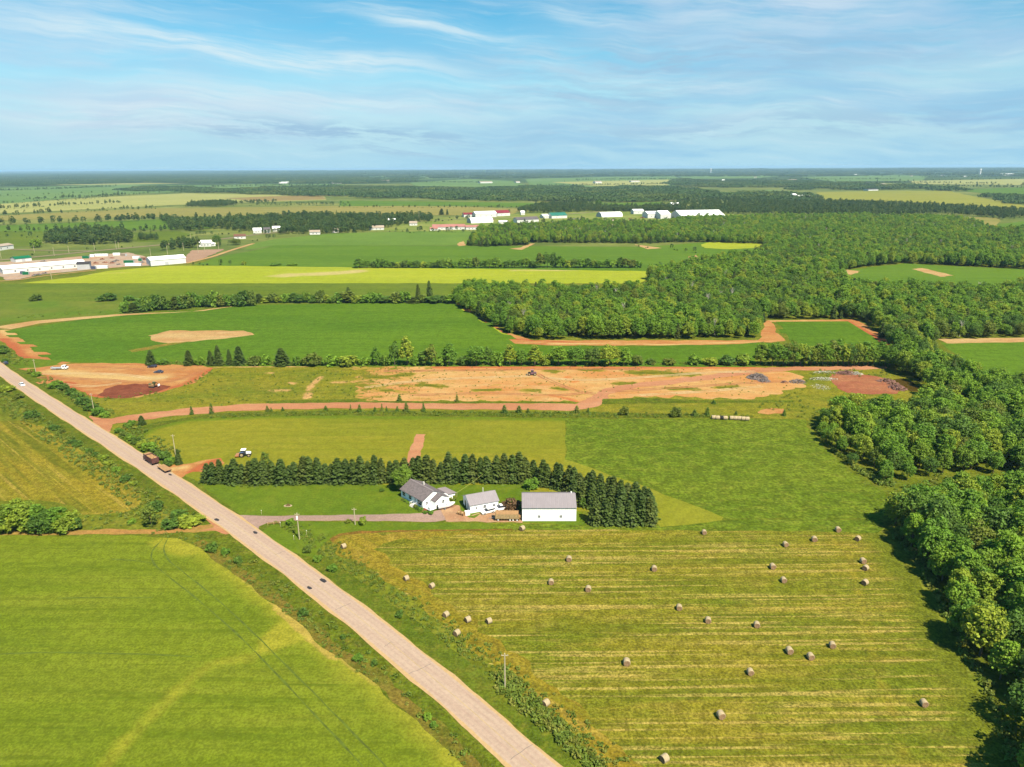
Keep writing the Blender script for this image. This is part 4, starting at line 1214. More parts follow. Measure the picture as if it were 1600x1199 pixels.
# ------------------------------------------------------------------ scattered masses (one object each)
def scatter(name, pts, scl, rot, idx, protos, label, cat, z=None):
    me = bpy.data.meshes.new(name)
    n = len(pts)
    co = np.zeros((n, 3), np.float32)
    co[:, :2] = pts
    if z is not None:
        co[:, 2] = z
    me.vertices.add(n)
    me.vertices.foreach_set('co', co.ravel())
    a = me.attributes.new('scl', 'FLOAT_VECTOR', 'POINT')
    a.data.foreach_set('vector', np.asarray(scl, np.float32).ravel())
    a = me.attributes.new('rot', 'FLOAT_VECTOR', 'POINT')
    r3 = np.zeros((n, 3), np.float32)
    r3[:, 2] = rot
    a.data.foreach_set('vector', r3.ravel())
    a = me.attributes.new('pick', 'INT', 'POINT')
    a.data.foreach_set('value', np.asarray(idx, np.int32))
    o = link(name, me)
    ng = bpy.data.node_groups.new(name + '_spread', 'GeometryNodeTree')
    ng.interface.new_socket('Geometry', in_out='INPUT', socket_type='NodeSocketGeometry')
    ng.interface.new_socket('Geometry', in_out='OUTPUT', socket_type='NodeSocketGeometry')
    gi, go = ng.nodes.new('NodeGroupInput'), ng.nodes.new('NodeGroupOutput')
    jn = ng.nodes.new('GeometryNodeJoinGeometry')
    for po in reversed(protos):
        oi = ng.nodes.new('GeometryNodeObjectInfo')
        oi.inputs['Object'].default_value = po
        oi.inputs['As Instance'].default_value = True
        ng.links.new(oi.outputs['Geometry'], jn.inputs[0])
    ip = ng.nodes.new('GeometryNodeInstanceOnPoints')

    def attr(nm, ty):
        q = ng.nodes.new('GeometryNodeInputNamedAttribute')
        q.data_type = ty
        q.inputs['Name'].default_value = nm
        return q.outputs['Attribute']
    er = ng.nodes.new('FunctionNodeEulerToRotation')
    ng.links.new(attr('rot', 'FLOAT_VECTOR'), er.inputs[0])
    ng.links.new(gi.outputs[0], ip.inputs['Points'])
    ng.links.new(jn.outputs[0], ip.inputs['Instance'])
    ip.inputs['Pick Instance'].default_value = True
    ng.links.new(attr('pick', 'INT'), ip.inputs['Instance Index'])
    ng.links.new(er.outputs[0], ip.inputs['Rotation'])
    ng.links.new(attr('scl', 'FLOAT_VECTOR'), ip.inputs['Scale'])
    ng.links.new(ip.outputs[0], go.inputs[0])
    md = o.modifiers.new('spread', 'NODES')
    md.node_group = ng
    return tag(o, label, cat, None, 'stuff')


def proto(name, me):
    return bpy.data.objects.new(name, me)      # mesh source for the scattered masses, not placed in the scene


np.random.seed(3)
wood_protos = [proto('wood_crown', b[0]) for b in BROAD] + [proto('wood_spruce', SPR[0][0]), proto('wood_spruce', SPR[1][0])] + [proto('wood_snag', trunk_mesh('snag', .3, 10.5, 91, 9, 1.6, plain('dead_wood', (.34, .31, .26, 1), .9, var=.2)))]
pts = allp[rest]
n = len(pts)
s = np.random.uniform(.56, 1.10, n)
edge_w = wid[rest] == 4
patch = sum(np.sin(pts[:, 0] * a_ + pts[:, 1] * b_ + c_) for a_, b_, c_ in ((.021, .013, 1.0), (-.012, .031, 2.2), (.043, -.019, .4), (.06, .05, 4.0))) / 2.4
s = s * (1 + .16 * np.clip(patch, -1, 1)) * np.where(np.random.random(n) < .08, .6, 1.0)
light, dark = np.array([0, 1, 2, 4, 5, 6]), np.array([3, 7, 3, 7, 2, 5])
u_ = np.random.random(n) + .45 * patch
idx = np.where(u_ > .32, light[np.random.randint(0, 6, n)], dark[np.random.randint(0, 6, n)])
con = np.random.random(n) < np.where(edge_w, .35, .06)
idx[con] = np.random.randint(8, 10, con.sum())
s[con] *= 1.25
snag = np.random.random(n) < .007
idx[snag] = 10
s[snag] = 1.0
scl = np.column_stack([s * .97, s * .97, s * np.random.uniform(.82, 1.08, n)])
scatter('forest', pts, scl, np.random.uniform(0, 6.28, n), idx, wood_protos, 'broad green woodland filling the middle distance on the right', 'forest')

# trees further off: small crowns, then whole groves
v, f = crown(401, 3.6, 1, 10.5, 16, 30, .62)
far_a = mesh_np('far_crown', v, f, leaf_far)
v, f = crown(402, 3.2, .5, 12, 16, 30, .62, spiky=1.3)
far_b = mesh_np('far_crown', v, f, leaf_far)
v, f = spruce(403, 2.6, 11.5, 8, 8, 4, .7)
far_c = mesh_np('far_spruce', v, f, leaf_s)
v, f = crown(404, 1.6, 0, 2.8, 12, 18, .45, low=1)
far_d = mesh_np('far_bush', v, f, leaf_far)
gv, gf, b = [], [], 0
rnd = np.random.default_rng(77)
for i in range(170):
    cx, cy = rnd.uniform(-52, 52, 2)
    hh = rnd.uniform(7, 14)
    q = rnd.normal(size=(22, 3))
    q /= np.linalg.norm(q, axis=1, keepdims=True)
    q[:, 2] = np.abs(q[:, 2]) * 1.1 - .3
    c = np.column_stack([cx + q[:, 0] * 4.2, cy + q[:, 1] * 4.2, hh * .55 + q[:, 2] * hh * .42])
    v, f = leaf_quads(c, q + np.array([0, 0, .5]) + rnd.normal(size=q.shape) * .3, 1.9, rnd)
    gv.append(v)
    gf.append(f + b)
    b += len(v)
grove = mesh_np('grove', np.concatenate(gv), np.concatenate(gf), leaf_far)
far_protos = [proto('far_tree', far_a), proto('far_tree', far_b), proto('far_tree', far_c), proto('far_bush', far_d), proto('far_grove', grove)]

FP, FS, FR, FI = [], [], [], []


def far_add(pts, kinds, smin, smax):
    pts = np.asarray(pts)
    qx, qy, dp = Qn(pts[:, 0], pts[:, 1], np.full(len(pts), 5.0))
    k = (qx > -90) & (qx < 1690) & (np.hypot(pts[:, 0], pts[:, 1]) < 45000)
    pts = pts[k]
    n = len(pts)
    if not n:
        return
    s = np.random.uniform(smin, smax, n)
    FP.append(pts)
    FS.append(np.column_stack([s, s, s * np.random.uniform(.8, 1.15, n)]))
    FR.append(np.random.uniform(0, 6.28, n))
    FI.append(np.random.choice(kinds, n))


A, B_, C_, D_, G_ = 0, 1, 2, 3, 4
far_add(fill([(66, 381.5), (150, 383), (208, 379), (205, 367), (130, 362), (80, 370)], 7, 11, keep=.85), [A, A, B_, C_], .7, 1.4)
far_add(fill([(215, 377), (247, 376), (246, 371), (216, 372)], 6, 12), [A, B_, C_], .55, .8)
far_add(fill([(262, 360), (300, 362), (330, 358), (400, 363), (450, 366), (530, 366), (570, 363), (600, 358), (640, 351), (678, 346), (664, 340), (530, 339), (480, 338), (330, 346), (262, 350)], 8.0, 13, keep=.72), [A, A, B_, C_], .6, 1.35)
far_add(fill([(275, 388), (306, 389), (306, 381), (280, 379)], 7, 14), [A, B_], .6, .9)
far_add(fill([(290, 323.5), (340, 324), (372, 320), (360, 316), (300, 319)], 9, 15), [A, B_, C_], .8, 1.1)
far_add(fill([(368, 320), (430, 318), (434, 315), (380, 316)], 16, 16, keep=.6), [A, B_], .7, 1.0)
far_add(fill([(372, 322), (545, 321.5), (545, 318), (430, 319)], 13, 17, keep=.35), [A, D_], .6, .9)
far_add(fill([(800, 332), (860, 334), (940, 331), (1070, 332), (1070, 323), (940, 325), (905, 318), (840, 322)], 10, 18, keep=.8), [A, B_, C_], .8, 1.2)
far_add(fill([(930, 331), (1060, 332), (1060, 328), (930, 328)], 8, 19), [C_], .9, 1.2)
far_add(fill([(1072, 334.5), (1200, 336), (1340, 339), (1480, 335), (1570, 344), (1600, 341), (1720, 350), (1720, 342), (1600, 331), (1480, 323.5), (1380, 319), (1270, 315), (1072, 326)], 11, 20, keep=.85), [A, A, B_, C_], .85, 1.2)
for i, (px, kp) in enumerate([
    ([(192, 298), (350, 302), (500, 307.5), (540, 306.5), (600, 310.5), (830, 314.5), (880, 316.5), (1000, 316), (1060, 314), (1240, 319), (1272, 310), (1235, 303), (1140, 306), (1090, 300), (1060, 293), (940, 295), (820, 293), (740, 296), (640, 294), (530, 292), (340, 297), (240, 293)], .8),
    ([(1240, 297), (1350, 297.5), (1430, 295), (1500, 300), (1540, 307), (1600, 320), (1720, 334), (1720, 318), (1600, 310), (1520, 302), (1440, 291), (1340, 290), (1250, 294)], .75),
    ([(-120, 291), (0, 290), (30, 291), (230, 285.5), (300, 286.5), (420, 287), (560, 287), (640, 284), (560, 279), (560, 268), (0, 269), (-120, 270)], .95),
    ([(1060, 293), (1180, 293.5), (1310, 293), (1330, 288), (1240, 284), (1100, 284), (1064, 280), (1054, 288)], .8),
]):
    far_add(fill(px, 90, 30 + i, keep=kp), [G_], .9, 1.25)
# open country towards the horizon: groves with gaps of farmland
for i, (px, sp_, kp, sm) in enumerate([
    ([(560, 283), (700, 281), (820, 280), (940, 276), (1250, 277), (1440, 274), (1720, 277), (1720, 270), (560, 273)], 230, .52, 1.3),
    ([(-120, 270.5), (0, 270), (560, 271.5), (1000, 269), (1720, 266), (1720, 263.5), (1000, 266), (0, 268.5), (-120, 268.8)], 420, .62, 3.0),
    ([(560, 274), (1000, 272), (1720, 269.5), (1720, 266), (560, 271)], 300, .55, 2.0),
]):
    far_add(fill(px, sp_, 50 + i, keep=kp), [G_], sm * .8, sm * 1.2)


def far_line(px, sp, kinds, smin, smax, wid_=3.0, gap=0.0, seed=0):
    ln = W2(px)
    rnd = np.random.default_rng(seed + 900)
    out = []
    for a, b in zip(ln[:-1], ln[1:]):
        a, b = np.array(a), np.array(b)
        L = np.linalg.norm(b - a)
        for t in np.arange(0, L, sp):
            if rnd.random() < gap:
                continue
            out.append(a + (b - a) * (t + rnd.uniform(-.4, .4) * sp) / L + rnd.normal(size=2) * wid_ * .5)
    far_add(np.array(out), kinds, smin, smax)


far_line([(-40, 340), (60, 334.5), (250, 326)], 7, [A, B_, D_], .6, 1.25, 6, .25, 1)
far_line([(-40, 352.5), (100, 350), (190, 346), (262, 344)], 7, [A, B_, C_, A], .9, 1.5, 12, .12, 2)
far_line([(190, 347), (262, 344), (262, 350)], 7, [A, B_], .9, 1.5, 10, .1, 46)
far_line([(262, 392), (275, 386), (306, 388)], 6, [A, B_], .8, 1.5, 8, .1, 47)
far_line([(340, 386), (372, 380), (440, 372)], 12, [D_, A], .5, .9, 4, .4, 48)
far_line([(640, 365), (660, 362), (724, 364)], 6, [D_, A], .5, .9, 4, .2, 49)
far_line([(655, 350), (700, 345), (735, 342)], 9, [D_, A, B_], .6, 1.0, 6, .4, 50)
far_line([(790, 352), (850, 350), (905, 349)], 9, [D_, A, B_], .6, 1.0, 6, .3, 51)
far_line([(0, 404), (100, 394), (240, 383)], 22, [D_, A], .4, .8, 5, .4, 52)
far_line([(-40, 334), (60, 331), (250, 323), (370, 322)], 9, [A, D_], .4, .8, 6, .4, 41)
far_line([(270, 343), (340, 341), (500, 338)], 9, [A, B_, C_], .7, 1.1, 8, .2, 42)
far_line([(0, 372), (60, 371)], 9, [A, D_], .5, .9, 4, .3, 43)
far_line([(210, 364), (275, 362)], 8, [A, B_, C_], .7, 1.1, 6, .2, 44)
far_line([(300, 369), (360, 366), (440, 367), (560, 364)], 8, [A, B_, D_], .6, 1.0, 8, .25, 45)
far_line([(-40, 363.5), (100, 362), (210, 360.5), (262, 361)], 8, [A, B_, D_], .7, 1.1, 6, .2, 3)
far_line([(530, 324.5), (700, 325), (880, 326)], 9, [A, D_, B_], .5, .85, 5, .15, 4)
far_line([(-40, 322), (60, 316), (130, 312), (235, 302), (350, 303)], 12, [A, D_], .6, 1.0, 6, .3, 5)
far_line([(-40, 309), (150, 302), (330, 299)], 14, [A, D_], .7, 1.1, 6, .3, 6)
far_line([(560, 361.5), (640, 362.5), (735, 361)], 7, [A, D_, D_], .4, .8, 3, .2, 7)
far_line([(299, 415.5), (330, 415), (360, 414.5)], 4, [D_, D_, A], .35, .8, 3, .3, 8)
far_line([(1000, 387), (1040, 389), (1090, 396)], 7, [D_, A], .4, .7, 4, .2, 9)
far_line([(700, 341), (760, 335), (800, 333)], 12, [D_, A], .6, .9, 5, .3, 10)
far_line([(870, 347), (930, 347), (1010, 349), (1100, 343), (1180, 342)], 9, [A, D_, B_], .6, .9, 5, .15, 11)
far_line([(1430, 290), (1600, 291), (1720, 291)], 30, [A, B_], 1, 1.5, 8, .2, 12)
far_line([(1250, 284), (1420, 284), (1600, 280.5)], 60, [A, B_], 1, 1.6, 8, .3, 13)
for k_, ln_2 in enumerate(([(-40, 300), (90, 296), (180, 292)], [(40, 313), (130, 309), (200, 305)], [(-40, 330), (90, 322), (190, 318)], [(560, 287), (640, 285.5), (760, 286)], [(820, 291), (930, 290), (1060, 288)], [(900, 282), (1000, 280), (1100, 282)], [(1130, 282), (1260, 280.5), (1400, 281)], [(1300, 288), (1420, 286), (1560, 288)],
                           [(1480, 292), (1600, 294), (1720, 296)], [(600, 281), (720, 279.5), (840, 278)], [(1440, 278), (1560, 277), (1720, 276)], [(330, 293), (440, 290), (540, 290)], [(0, 287), (140, 285), (300, 284)])):
    far_line(ln_2, 6, [A, B_, D_], .7, 1.25, 6, .08, 60 + k_)
far_line([(820, 286), (940, 284), (1050, 281)], 40, [A, D_], 1, 1.4, 8, .4, 14)
far_line([(1115, 287), (1230, 289)], 40, [A], 1, 1.5, 10, .3, 15)
far_add(fill([(1050, 322), (1150, 327), (1240, 320), (1240, 306), (1060, 316)], 16, 40, keep=.65), [A, B_], .9, 1.2)
for k, (x0, x1) in enumerate(((560, 640), (690, 760), (850, 930), (1010, 1100), (1180, 1300), (1380, 1500))):
    far_line([(x0, 279 - k * .4), (x1, 277.5 - k * .4)], 60, [A, B_], 1.2, 2.0, 20, .3, 20 + k)
scatter('far_forest', np.concatenate(FP), np.concatenate(FS), np.concatenate(FR), np.concatenate(FI), far_protos, 'dark woods and hedges spreading over the far plain to the horizon', 'forest')

# ------------------------------------------------------------------ hedgerows one can tell apart
def hedge_item(kind, px, py, ptop, label, group, wpx=None):
    p = P(px, py)
    h = hpx(px, py, ptop)
    d = Qn(p.x, p.y, 0)[2]
    rz = rng.uniform(0, 6.28)
    if kind == 's':
        pr = rng.choice(SPR)
        k = h / 9.1
        w_ = (wpx / F_PX * d) / 4.4 if wpx else k * .95
        return tree('spruce_tree', label, 'tree', p.x, p.y, pr, w_, rz, k, group)
    if kind == 'c':
        k = h / 8.4
        w_ = 1.25 * (wpx / F_PX * d) / 4.6 if wpx else k * .9
        return tree('slender_tree', label, 'tree', p.x, p.y, rng.choice(COLT), w_, rz, k, group)
    if kind == 't':
        k = h / 12.5
        w_ = 1.2 * (wpx / F_PX * d) / 8.0 if wpx else k
        return tree('broadleaf_tree', label, 'tree', p.x, p.y, rng.choice(BROAD), w_, rz, k, group)
    w_ = (wpx / F_PX * d) / 2.0 if wpx else h * .62
    return one('bush', rng.choice(BUSH), label, 'bush', p.x, p.y, w_, h / 1.75, rz, group)


H1 = [('s', 236, 570, 545, 16), ('b', 256, 570, 560, 18), ('s', 296, 571, 547, 18), ('b', 313, 571, 556, 14), ('s', 331, 571, 546, 14), ('s', 343, 571, 540, 17), ('s', 359, 571, 545, 12), ('s', 375, 570, 540, 22), ('b', 398, 570, 556, 24),
      ('b', 415, 570, 554, 18), ('s', 442, 571, 542, 26), ('b', 464, 571, 555, 14), ('b', 488, 571, 551, 30), ('b', 518, 571, 555, 28), ('b', 545, 571, 554, 34), ('b', 570, 571, 558, 18), ('c', 588, 571, 545, 14), ('b', 602, 571, 553, 18),
      ('c', 617, 571, 532, 14), ('c', 636, 571, 531, 20), ('b', 650, 571, 556, 18), ('c', 663, 571, 543, 16), ('c', 674, 571, 538, 18), ('b', 690, 571, 556, 18), ('c', 702, 571, 540, 20), ('b', 722, 571, 556, 18), ('t', 744, 571, 537, 28), ('c', 763, 571, 540, 12),
      ('b', 778, 571, 549, 22), ('c', 797, 571, 542, 18), ('t', 815, 571, 545, 22), ('c', 836, 571, 543, 20), ('b', 852, 571, 552, 18), ('t', 873, 571, 540, 28), ('t', 900, 571, 541, 24), ('t', 925, 571, 542, 26), ('t', 952, 571, 536, 30), ('c', 976, 571, 546, 18), ('c', 996, 571, 552, 16),
      ('b', 1018, 569, 560, 16), ('b', 1046, 570, 560, 22), ('b', 1084, 570, 553, 20), ('b', 1110, 570, 558, 26), ('b', 1135, 570, 555, 26), ('b', 1160, 570, 553, 26), ('t', 1188, 571, 534, 26)]
x = 1206
while x < 1392:
    H1.append(('t' if rng.random() < .6 else 'c', x, 572, rng.uniform(530, 540), rng.uniform(17, 24)))
    x += rng.uniform(7, 10)
kn = {'s': 'dark spruce', 'b': 'rounded green bush', 'c': 'slender upright tree', 't': 'full leafy tree'}
for i, (k, px, py, pt, wp) in enumerate(H1):
    hedge_item(k, px, py, pt, f'{kn[k]} in the hedgerow behind the earth site, {nth(i + 1)} plant from its left end', 'hedgerow behind the earth site', wp)
# filler brush at the foot of that hedgerow
x = 240
HB = []
H2 = []
x = 196
while x < 705:
    if x < 300:
        H2.append((rng.choice('bbsb'), x, 489 - (x - 196) * .075, (489 - (x - 196) * .075) - rng.uniform(14, 28), rng.uniform(16, 26)))
    else:
        H2.append((rng.choice('bbbbcs') if x > 350 else 'b', x, 480 - (x - 300) * .02 if x < 400 else 473, 473 - rng.uniform(9, 20), rng.uniform(15, 26)))
    x += rng.uniform(9, 14)
H2 += [('s', 654, 472, 444, 12), ('s', 672, 472, 436, 13), ('s', 545, 472, 446, 14)]
for i, (k, px, py, pt, wp) in enumerate(sorted(H2, key=lambda q: q[1])):
    hedge_item(k, px, py, pt, f'{kn[k]} in the hedge above the potato field, {nth(i + 1)} plant from its left end', 'hedge above the potato field', wp)
H3 = []
x = 562
while x < 1000:
    t_ = 418 - rng.uniform(9, 17)
    k = rng.choice('bbtct')
    if x in range(840, 860):
        k = 'c'
    H3.append((k, x, 418.5, 394 if 842 < x < 868 else t_, rng.uniform(11, 18)))
    x += rng.uniform(8, 12)
for i, (k, px, py, pt, wp) in enumerate(H3):
    hedge_item(k, px, py, pt, f'{kn[k]} in the hedge beyond the bright grain, {nth(i + 1)} plant from its left end', 'hedge beyond the bright grain', wp)
for k, px, py, pt, wp, lab in (('b', 56, 470, 460, 19, 'lone dark round bush in the dull green field'), ('b', 168, 470, 458, 28, 'wide dark bush left of the hedge end'), ('b', 203, 470, 461, 18, 'small dark bush beside the hedge end'),
                           ('b', 57, 387, 372, 17, 'dark round tree beside the clump at the highway'), ('s', 690, 336, 326, 10, 'dark spruce left of the village barns'), ('s', 699, 336, 327, 5, 'thin dark spruce beside the village barns'),
                           ('b', 381, 414, 408, 8, 'small round tree on the field boundary near the works'), ('b', 457, 415, 411, 17, 'low bush on the bright grain boundary'), ('b', 430, 415, 411, 18, 'low broad bush on the bright grain boundary, left one'),
                           ('t', 340, 384, 366, 10, 'dark tree beside the white house near the highway'), ('t', 369, 383, 371, 12, 'round tree right of the white house near the highway'),
                           ('t', 1551, 361, 352, 10, 'dark lone tree at the end of the tan field'), ('t', 935, 325, 312, 10, 'tall dark tree behind the warehouses')):
    hedge_item(k, px, py, pt, lab, None, wp)

# ------------------------------------------------------------------ spruce windbreak
WB = []
x = 324
while x < 842:
    WB.append((x, 754 - (x - 324) * .004 + rng.uniform(-1, 1)))
    x += rng.uniform(9.5, 14.0)
for i, (px, py) in enumerate(WB):
    p = P(px, py)
    k = rng.uniform(.76, 1.10) + (.06 if px > 700 else 0)
    tree('spruce_tree', f'dark spruce in the straight windbreak row, {nth(i + 1)} from the road', 'tree', p.x, p.y, rng.choice(SPR), k * rng.uniform(1.1, 1.38), rng.uniform(0, 6.28), k, 'spruces of the windbreak row')
CB = []
a, b = P(848, 757), P(1014, 800)
for i in range(17):
    q = a.lerp(b, i / 16)
    CB.append((q.x + rng.uniform(-.4, .4), q.y + rng.uniform(-.4, .4)))
for i, (x, y) in enumerate(CB):
    k = rng.uniform(.92, 1.05)
    tree('spruce_tree', f'dark spruce on the bending end of the windbreak, {nth(i + 1)} from the bend', 'tree', x, y, rng.choice(SPR), k * 1.15, rng.uniform(0, 6.28), k, 'spruces on the bend of the windbreak')
a, b = P(896, 786), P(1016, 812)
for i in range(9):
    q = a.lerp(b, i / 8)
    k = rng.uniform(.9, 1.0)
    tree('spruce_tree', f'dark spruce in the inner row behind the barn, {nth(i + 1)} from the barn', 'tree', q.x, q.y, rng.choice(SPR), k * 1.15, rng.uniform(0, 6.28), k, 'inner spruces behind the barn')
for i, px in enumerate((930, 948, 966, 985, 1002, 1015)):
    q = P(px, 818 + (1 if i % 2 else 0))
    k = rng.uniform(.92, 1.02)
    tree('spruce_tree', f'dark spruce in the front row facing the bales, {nth(i + 1)} from the barn', 'tree', q.x, q.y, rng.choice(SPR), k * 1.2, rng.uniform(0, 6.28), k, 'front spruces facing the bale field')

# ------------------------------------------------------------------ single trees and shrubs near the farm
p = P(629, 767)
v, f = crown(501, 3.1, 1.0, 8.6, 46, 90, .28)
tree('broadleaf_tree', 'light green rounded tree beside the white farmhouse', 'tree', p.x, p.y, (mesh_np('crown', v, f, leaf_l), trunk_mesh('trunk', .2, 5.5, 8, 4, 1.5)), 1.0)
for k, px, py, pt, wp, lab in (
    ('b', 648, 754, 741, 14, 'small green bush in front of the windbreak by the farmhouse'), ('b', 830, 763, 746, 24, 'round green bush in front of the windbreak bend'), ('b', 911, 793, 777, 14, 'bright bush between barn and spruces'),
    ('b', 455, 821, 809, 13, 'clipped dark round shrub by the driveway, nearer the road'), ('b', 567, 820, 807, 12.5, 'clipped dark round shrub by the driveway, nearer the house'),
    ('c', 236, 822, 786, 20, 'dark narrow shrub near the farm lane'), ('b', 243, 797, 783, 26, 'low dark bush behind the narrow shrub'), ('b', 206, 818, 811, 13, 'small bush left of the narrow shrub'),
    ('b', 268, 824, 811, 30, 'bush at the left of the pair by the lane mouth'), ('b', 296, 820, 807, 40, 'bush at the right of the pair by the lane mouth'), ('b', 280, 806, 797, 26, 'weedy bush above the lane mouth'),
    ('c', 415, 731, 705, 12, 'pale slim tree rising behind the windbreak row'), ('s', 222, 664, 648, 13, 'small dark fir where the haul track leaves the road'), ('s', 280, 726, 702, 12, 'small fir beside the parked farm truck'),
    ('b', 584, 741, 738, 6, 'small sapling on the lawn below the spruces'), ('b', 597, 768, 764, 9, 'small dark shrub on the lawn left of the farmhouse')):
    hedge_item(k, px, py, pt, lab, None, wp)
p = P(799, 797)
v, f = crown(505, 1.0, 0, 1.75, 26, 42, .13, low=1)
one('bush', mesh_np('foliage', v, f, redleaf), 'bronze-leaved bush between the barn and the pickup', 'bush', p.x, p.y, 2.6, 2.4, 1.0)
dk = [(-6, 828, 790, 30), (16, 828, 783, 34), (32, 822, 779, 26), (44, 828, 788, 34), (62, 826, 788, 30), (74, 829, 795, 32), (90, 828, 793, 34), (107, 827, 797, 30), (28, 830, 800, 30), (52, 831, 804, 28), (100, 831, 808, 30), (120, 828, 808, 16), (6, 832, 806, 26), (78, 832, 808, 24)]
for i, (px, py, pt, wp) in enumerate(sorted(dk)):
    hedge_item('t' if pt < 800 else 'b', px, py, pt, f'dark shrub tree in the thicket above the grain, {nth(i + 1)} from the left', 'dark thicket above the grain field', wp * 1.12)
for i, (px, py, pt, wp) in enumerate([(418, 643, 634, 8), (424, 643, 637, 5), (442, 642, 636, 6), (509, 641, 634, 8), (548, 641, 632, 4), (562, 644, 632, 9), (586, 643, 636, 7), (597, 643, 631, 6), (604, 643, 635, 5), (621, 643, 635, 8), (635, 644, 628, 11), (662, 643, 630, 8),
                                      (788, 646, 633, 12), (811, 645, 634, 12), (825, 645, 638, 7), (901, 645, 634, 11), (919, 644, 637, 5), (624, 627, 616, 9), (714, 628, 616, 7), (300, 648, 635, 8), (331, 647, 630, 9), (975, 648, 635, 16), (1055, 651, 636, 19), (1085, 650, 640, 11), (1105, 649, 636, 10), (1115, 631, 625, 9),
                                      (1150, 648, 642, 6), (1225, 650, 640, 8)]):
    p = P(px, py)
    d = Qn(p.x, p.y, 0)[2]
    h = hpx(px, py, pt)
    lab = f'young fir beside the haul track, {nth(i + 1)} in the scattered line' if i < 19 else f'young dark shrub by the haul track, {["left by the road bend", "right by the road bend", "left of the pair past the fork", "broad one past the fork", "left of the two small ones", "right of the two small ones", "lone small one on the weed strip", "tiny one before the wrapped bales", "beside the small bare soil patch"][i - 19]}'
    if i in (21, 22):
        one('bush', BUSH[0], lab, 'bush', p.x, p.y, wp / F_PX * d / 2, h / 1.75, rng.uniform(0, 6), 'young growth along the haul track')
    else:
        one('young_fir', SMALL_CON, lab, 'young tree', p.x, p.y, wp / F_PX * d / .62, h, rng.uniform(0, 6), 'young growth along the haul track')
# verge bushes
VB = [(88, 606, 21), (99, 610, 17), (112, 617, 18), (121, 623, 18), (132, 632, 22), (143, 641, 20), (155, 648, 22), (164, 652, 16), (57, 588, 14), (50, 583, 14), (200, 668, 14), (206, 663, 12), (186, 676, 14), (194, 683, 15), (203, 688, 16), (213, 693, 17), (222, 698, 18), (234, 704, 24), (245, 712, 20), (256, 718, 22), (268, 724, 18),
      (262, 728, 16)]
for i, (px, py, wp) in enumerate(VB):
    hedge_item('b', px, py, py - wp * .55, f'low bush on the right verge of the far road, {nth(i + 1)} counting from the lot', 'bushes on the right verge beyond the truck', wp)
VL = [(8, 566, 12), (86, 671, 16), (96, 676, 12), (113, 693, 14), (121, 697, 16), (140, 707, 14), (150, 712, 12), (160, 718, 16), (170, 727, 16), (182, 736, 14), (196, 752, 18), (208, 758, 14), (50, 652, 24), (10, 612, 22), (30, 622, 16), (3, 546, 14), (6, 553, 18)]
for i, (px, py, wp) in enumerate(VL):
    hedge_item('b', px, py, py - wp * .45, f'low bush on the left verge of the road, {nth(i + 1)} in the loose row', 'bushes on the left verge', wp)
VN = [(480, 859, 14), (497, 873, 15), (520, 888, 16), (624, 960, 13), (560, 1028, 16), (585, 1036, 10), (536, 994, 9), (474, 958, 16), (331, 857, 20), (372, 876, 14), (352, 862, 14), (668, 1120, 14), (678, 1132, 12)]
for i, (px, py, wp) in enumerate(VN):
    hedge_item('b', px, py + 4, py - wp * .4, f'dark weedy bush beside the near road, {nth(i + 1)} of the scattered clumps', 'weedy bushes beside the near road', wp)

# ------------------------------------------------------------------ ground cover: weeds in the ditches and the scrub
WV = []
for i in range(4):
    v, f = crown(600 + i, .5, .0, .62, 7, 10, .13, low=1)
    WV.append(mesh_np('weed', v, f, leaf_w))
weed_protos = [proto('weed_clump', m_) for m_ in WV]
pw, sw = [], []


NO_WEEDS = [W2(q_) for q_ in ([(350, 798), (500, 798), (500, 818), (430, 817), (402, 846), (350, 832)], [(280, 838), (345, 800), (372, 838)], [(250, 730), (300, 715), (352, 714), (350, 740), (285, 752)], [(283, 748), (322, 744), (480, 795), (470, 803), (350, 804)], [(135, 645), (190, 650), (200, 664), (170, 684), (145, 664)], [(28, 572), (80, 568), (90, 585), (52, 602), (40, 600)])]
NO_WEEDS += [gw]


def weeds(px, spacing, smin, smax, seed, keep=1.0, world=None):
    q = fill(px, spacing, seed, world=world, keep=keep)
    for h_ in NO_WEEDS:
        if len(q):
            q = q[~inside(h_, q[:, 0], q[:, 1])]
    if len(q):
        pw.append(q)
        sw.append(np.random.uniform(smin, smax, len(q)))


def strip_poly(line, d0, d1):
    return off(line, d0) + off(line, d1)[::-1]


RC = catmull(road_c[1:13], False, 6)
near_c = [p for p in RC if p[1] < 215]
far_c2 = [p for p in RC if p[1] >= 205]
weeds(None, 1.05, .5, 1.25, 1, .75, strip_poly(near_c, 8.6, 13.0))        # dense bank right of the near road
weeds(None, 1.7, .7, 1.4, 2, .45, strip_poly(near_c, 12.5, 15.5))
weeds(None, 1.35, .5, 1.3, 3, .5, strip_poly(near_c, -18.5, -8.5))
weeds(None, 1.6, .8, 1.9, 4, .6, strip_poly(far_c2, -17, -7.5))
weeds(None, 1.6, .8, 2.0, 5, .55, strip_poly([p for p in far_c2 if p[1] > 232], 7, 14))
weeds([(330, 858), (420, 925), (500, 1000), (600, 1075), (690, 1150), (730, 1190), (760, 1199), (640, 1080), (520, 965), (400, 875)], 1.5, .6, 1.5, 6, .45)
weeds([(783, 1040), (800, 1050), (900, 1150), (960, 1210), (930, 1215), (860, 1150), (770, 1075)], 1.0, .9, 2.0, 7, .85)
weeds([(130, 806), (222, 792), (300, 800), (318, 818), (260, 826), (130, 828)], 2.0, .6, 1.5, 8, .5)
weeds([(1270, 577), (1385, 577), (1400, 583), (1370, 590), (1300, 588), (1262, 600), (1250, 620), (1300, 655), (1240, 652), (1180, 636), (1250, 610)], 2.4, .7, 1.6, 9, .5)
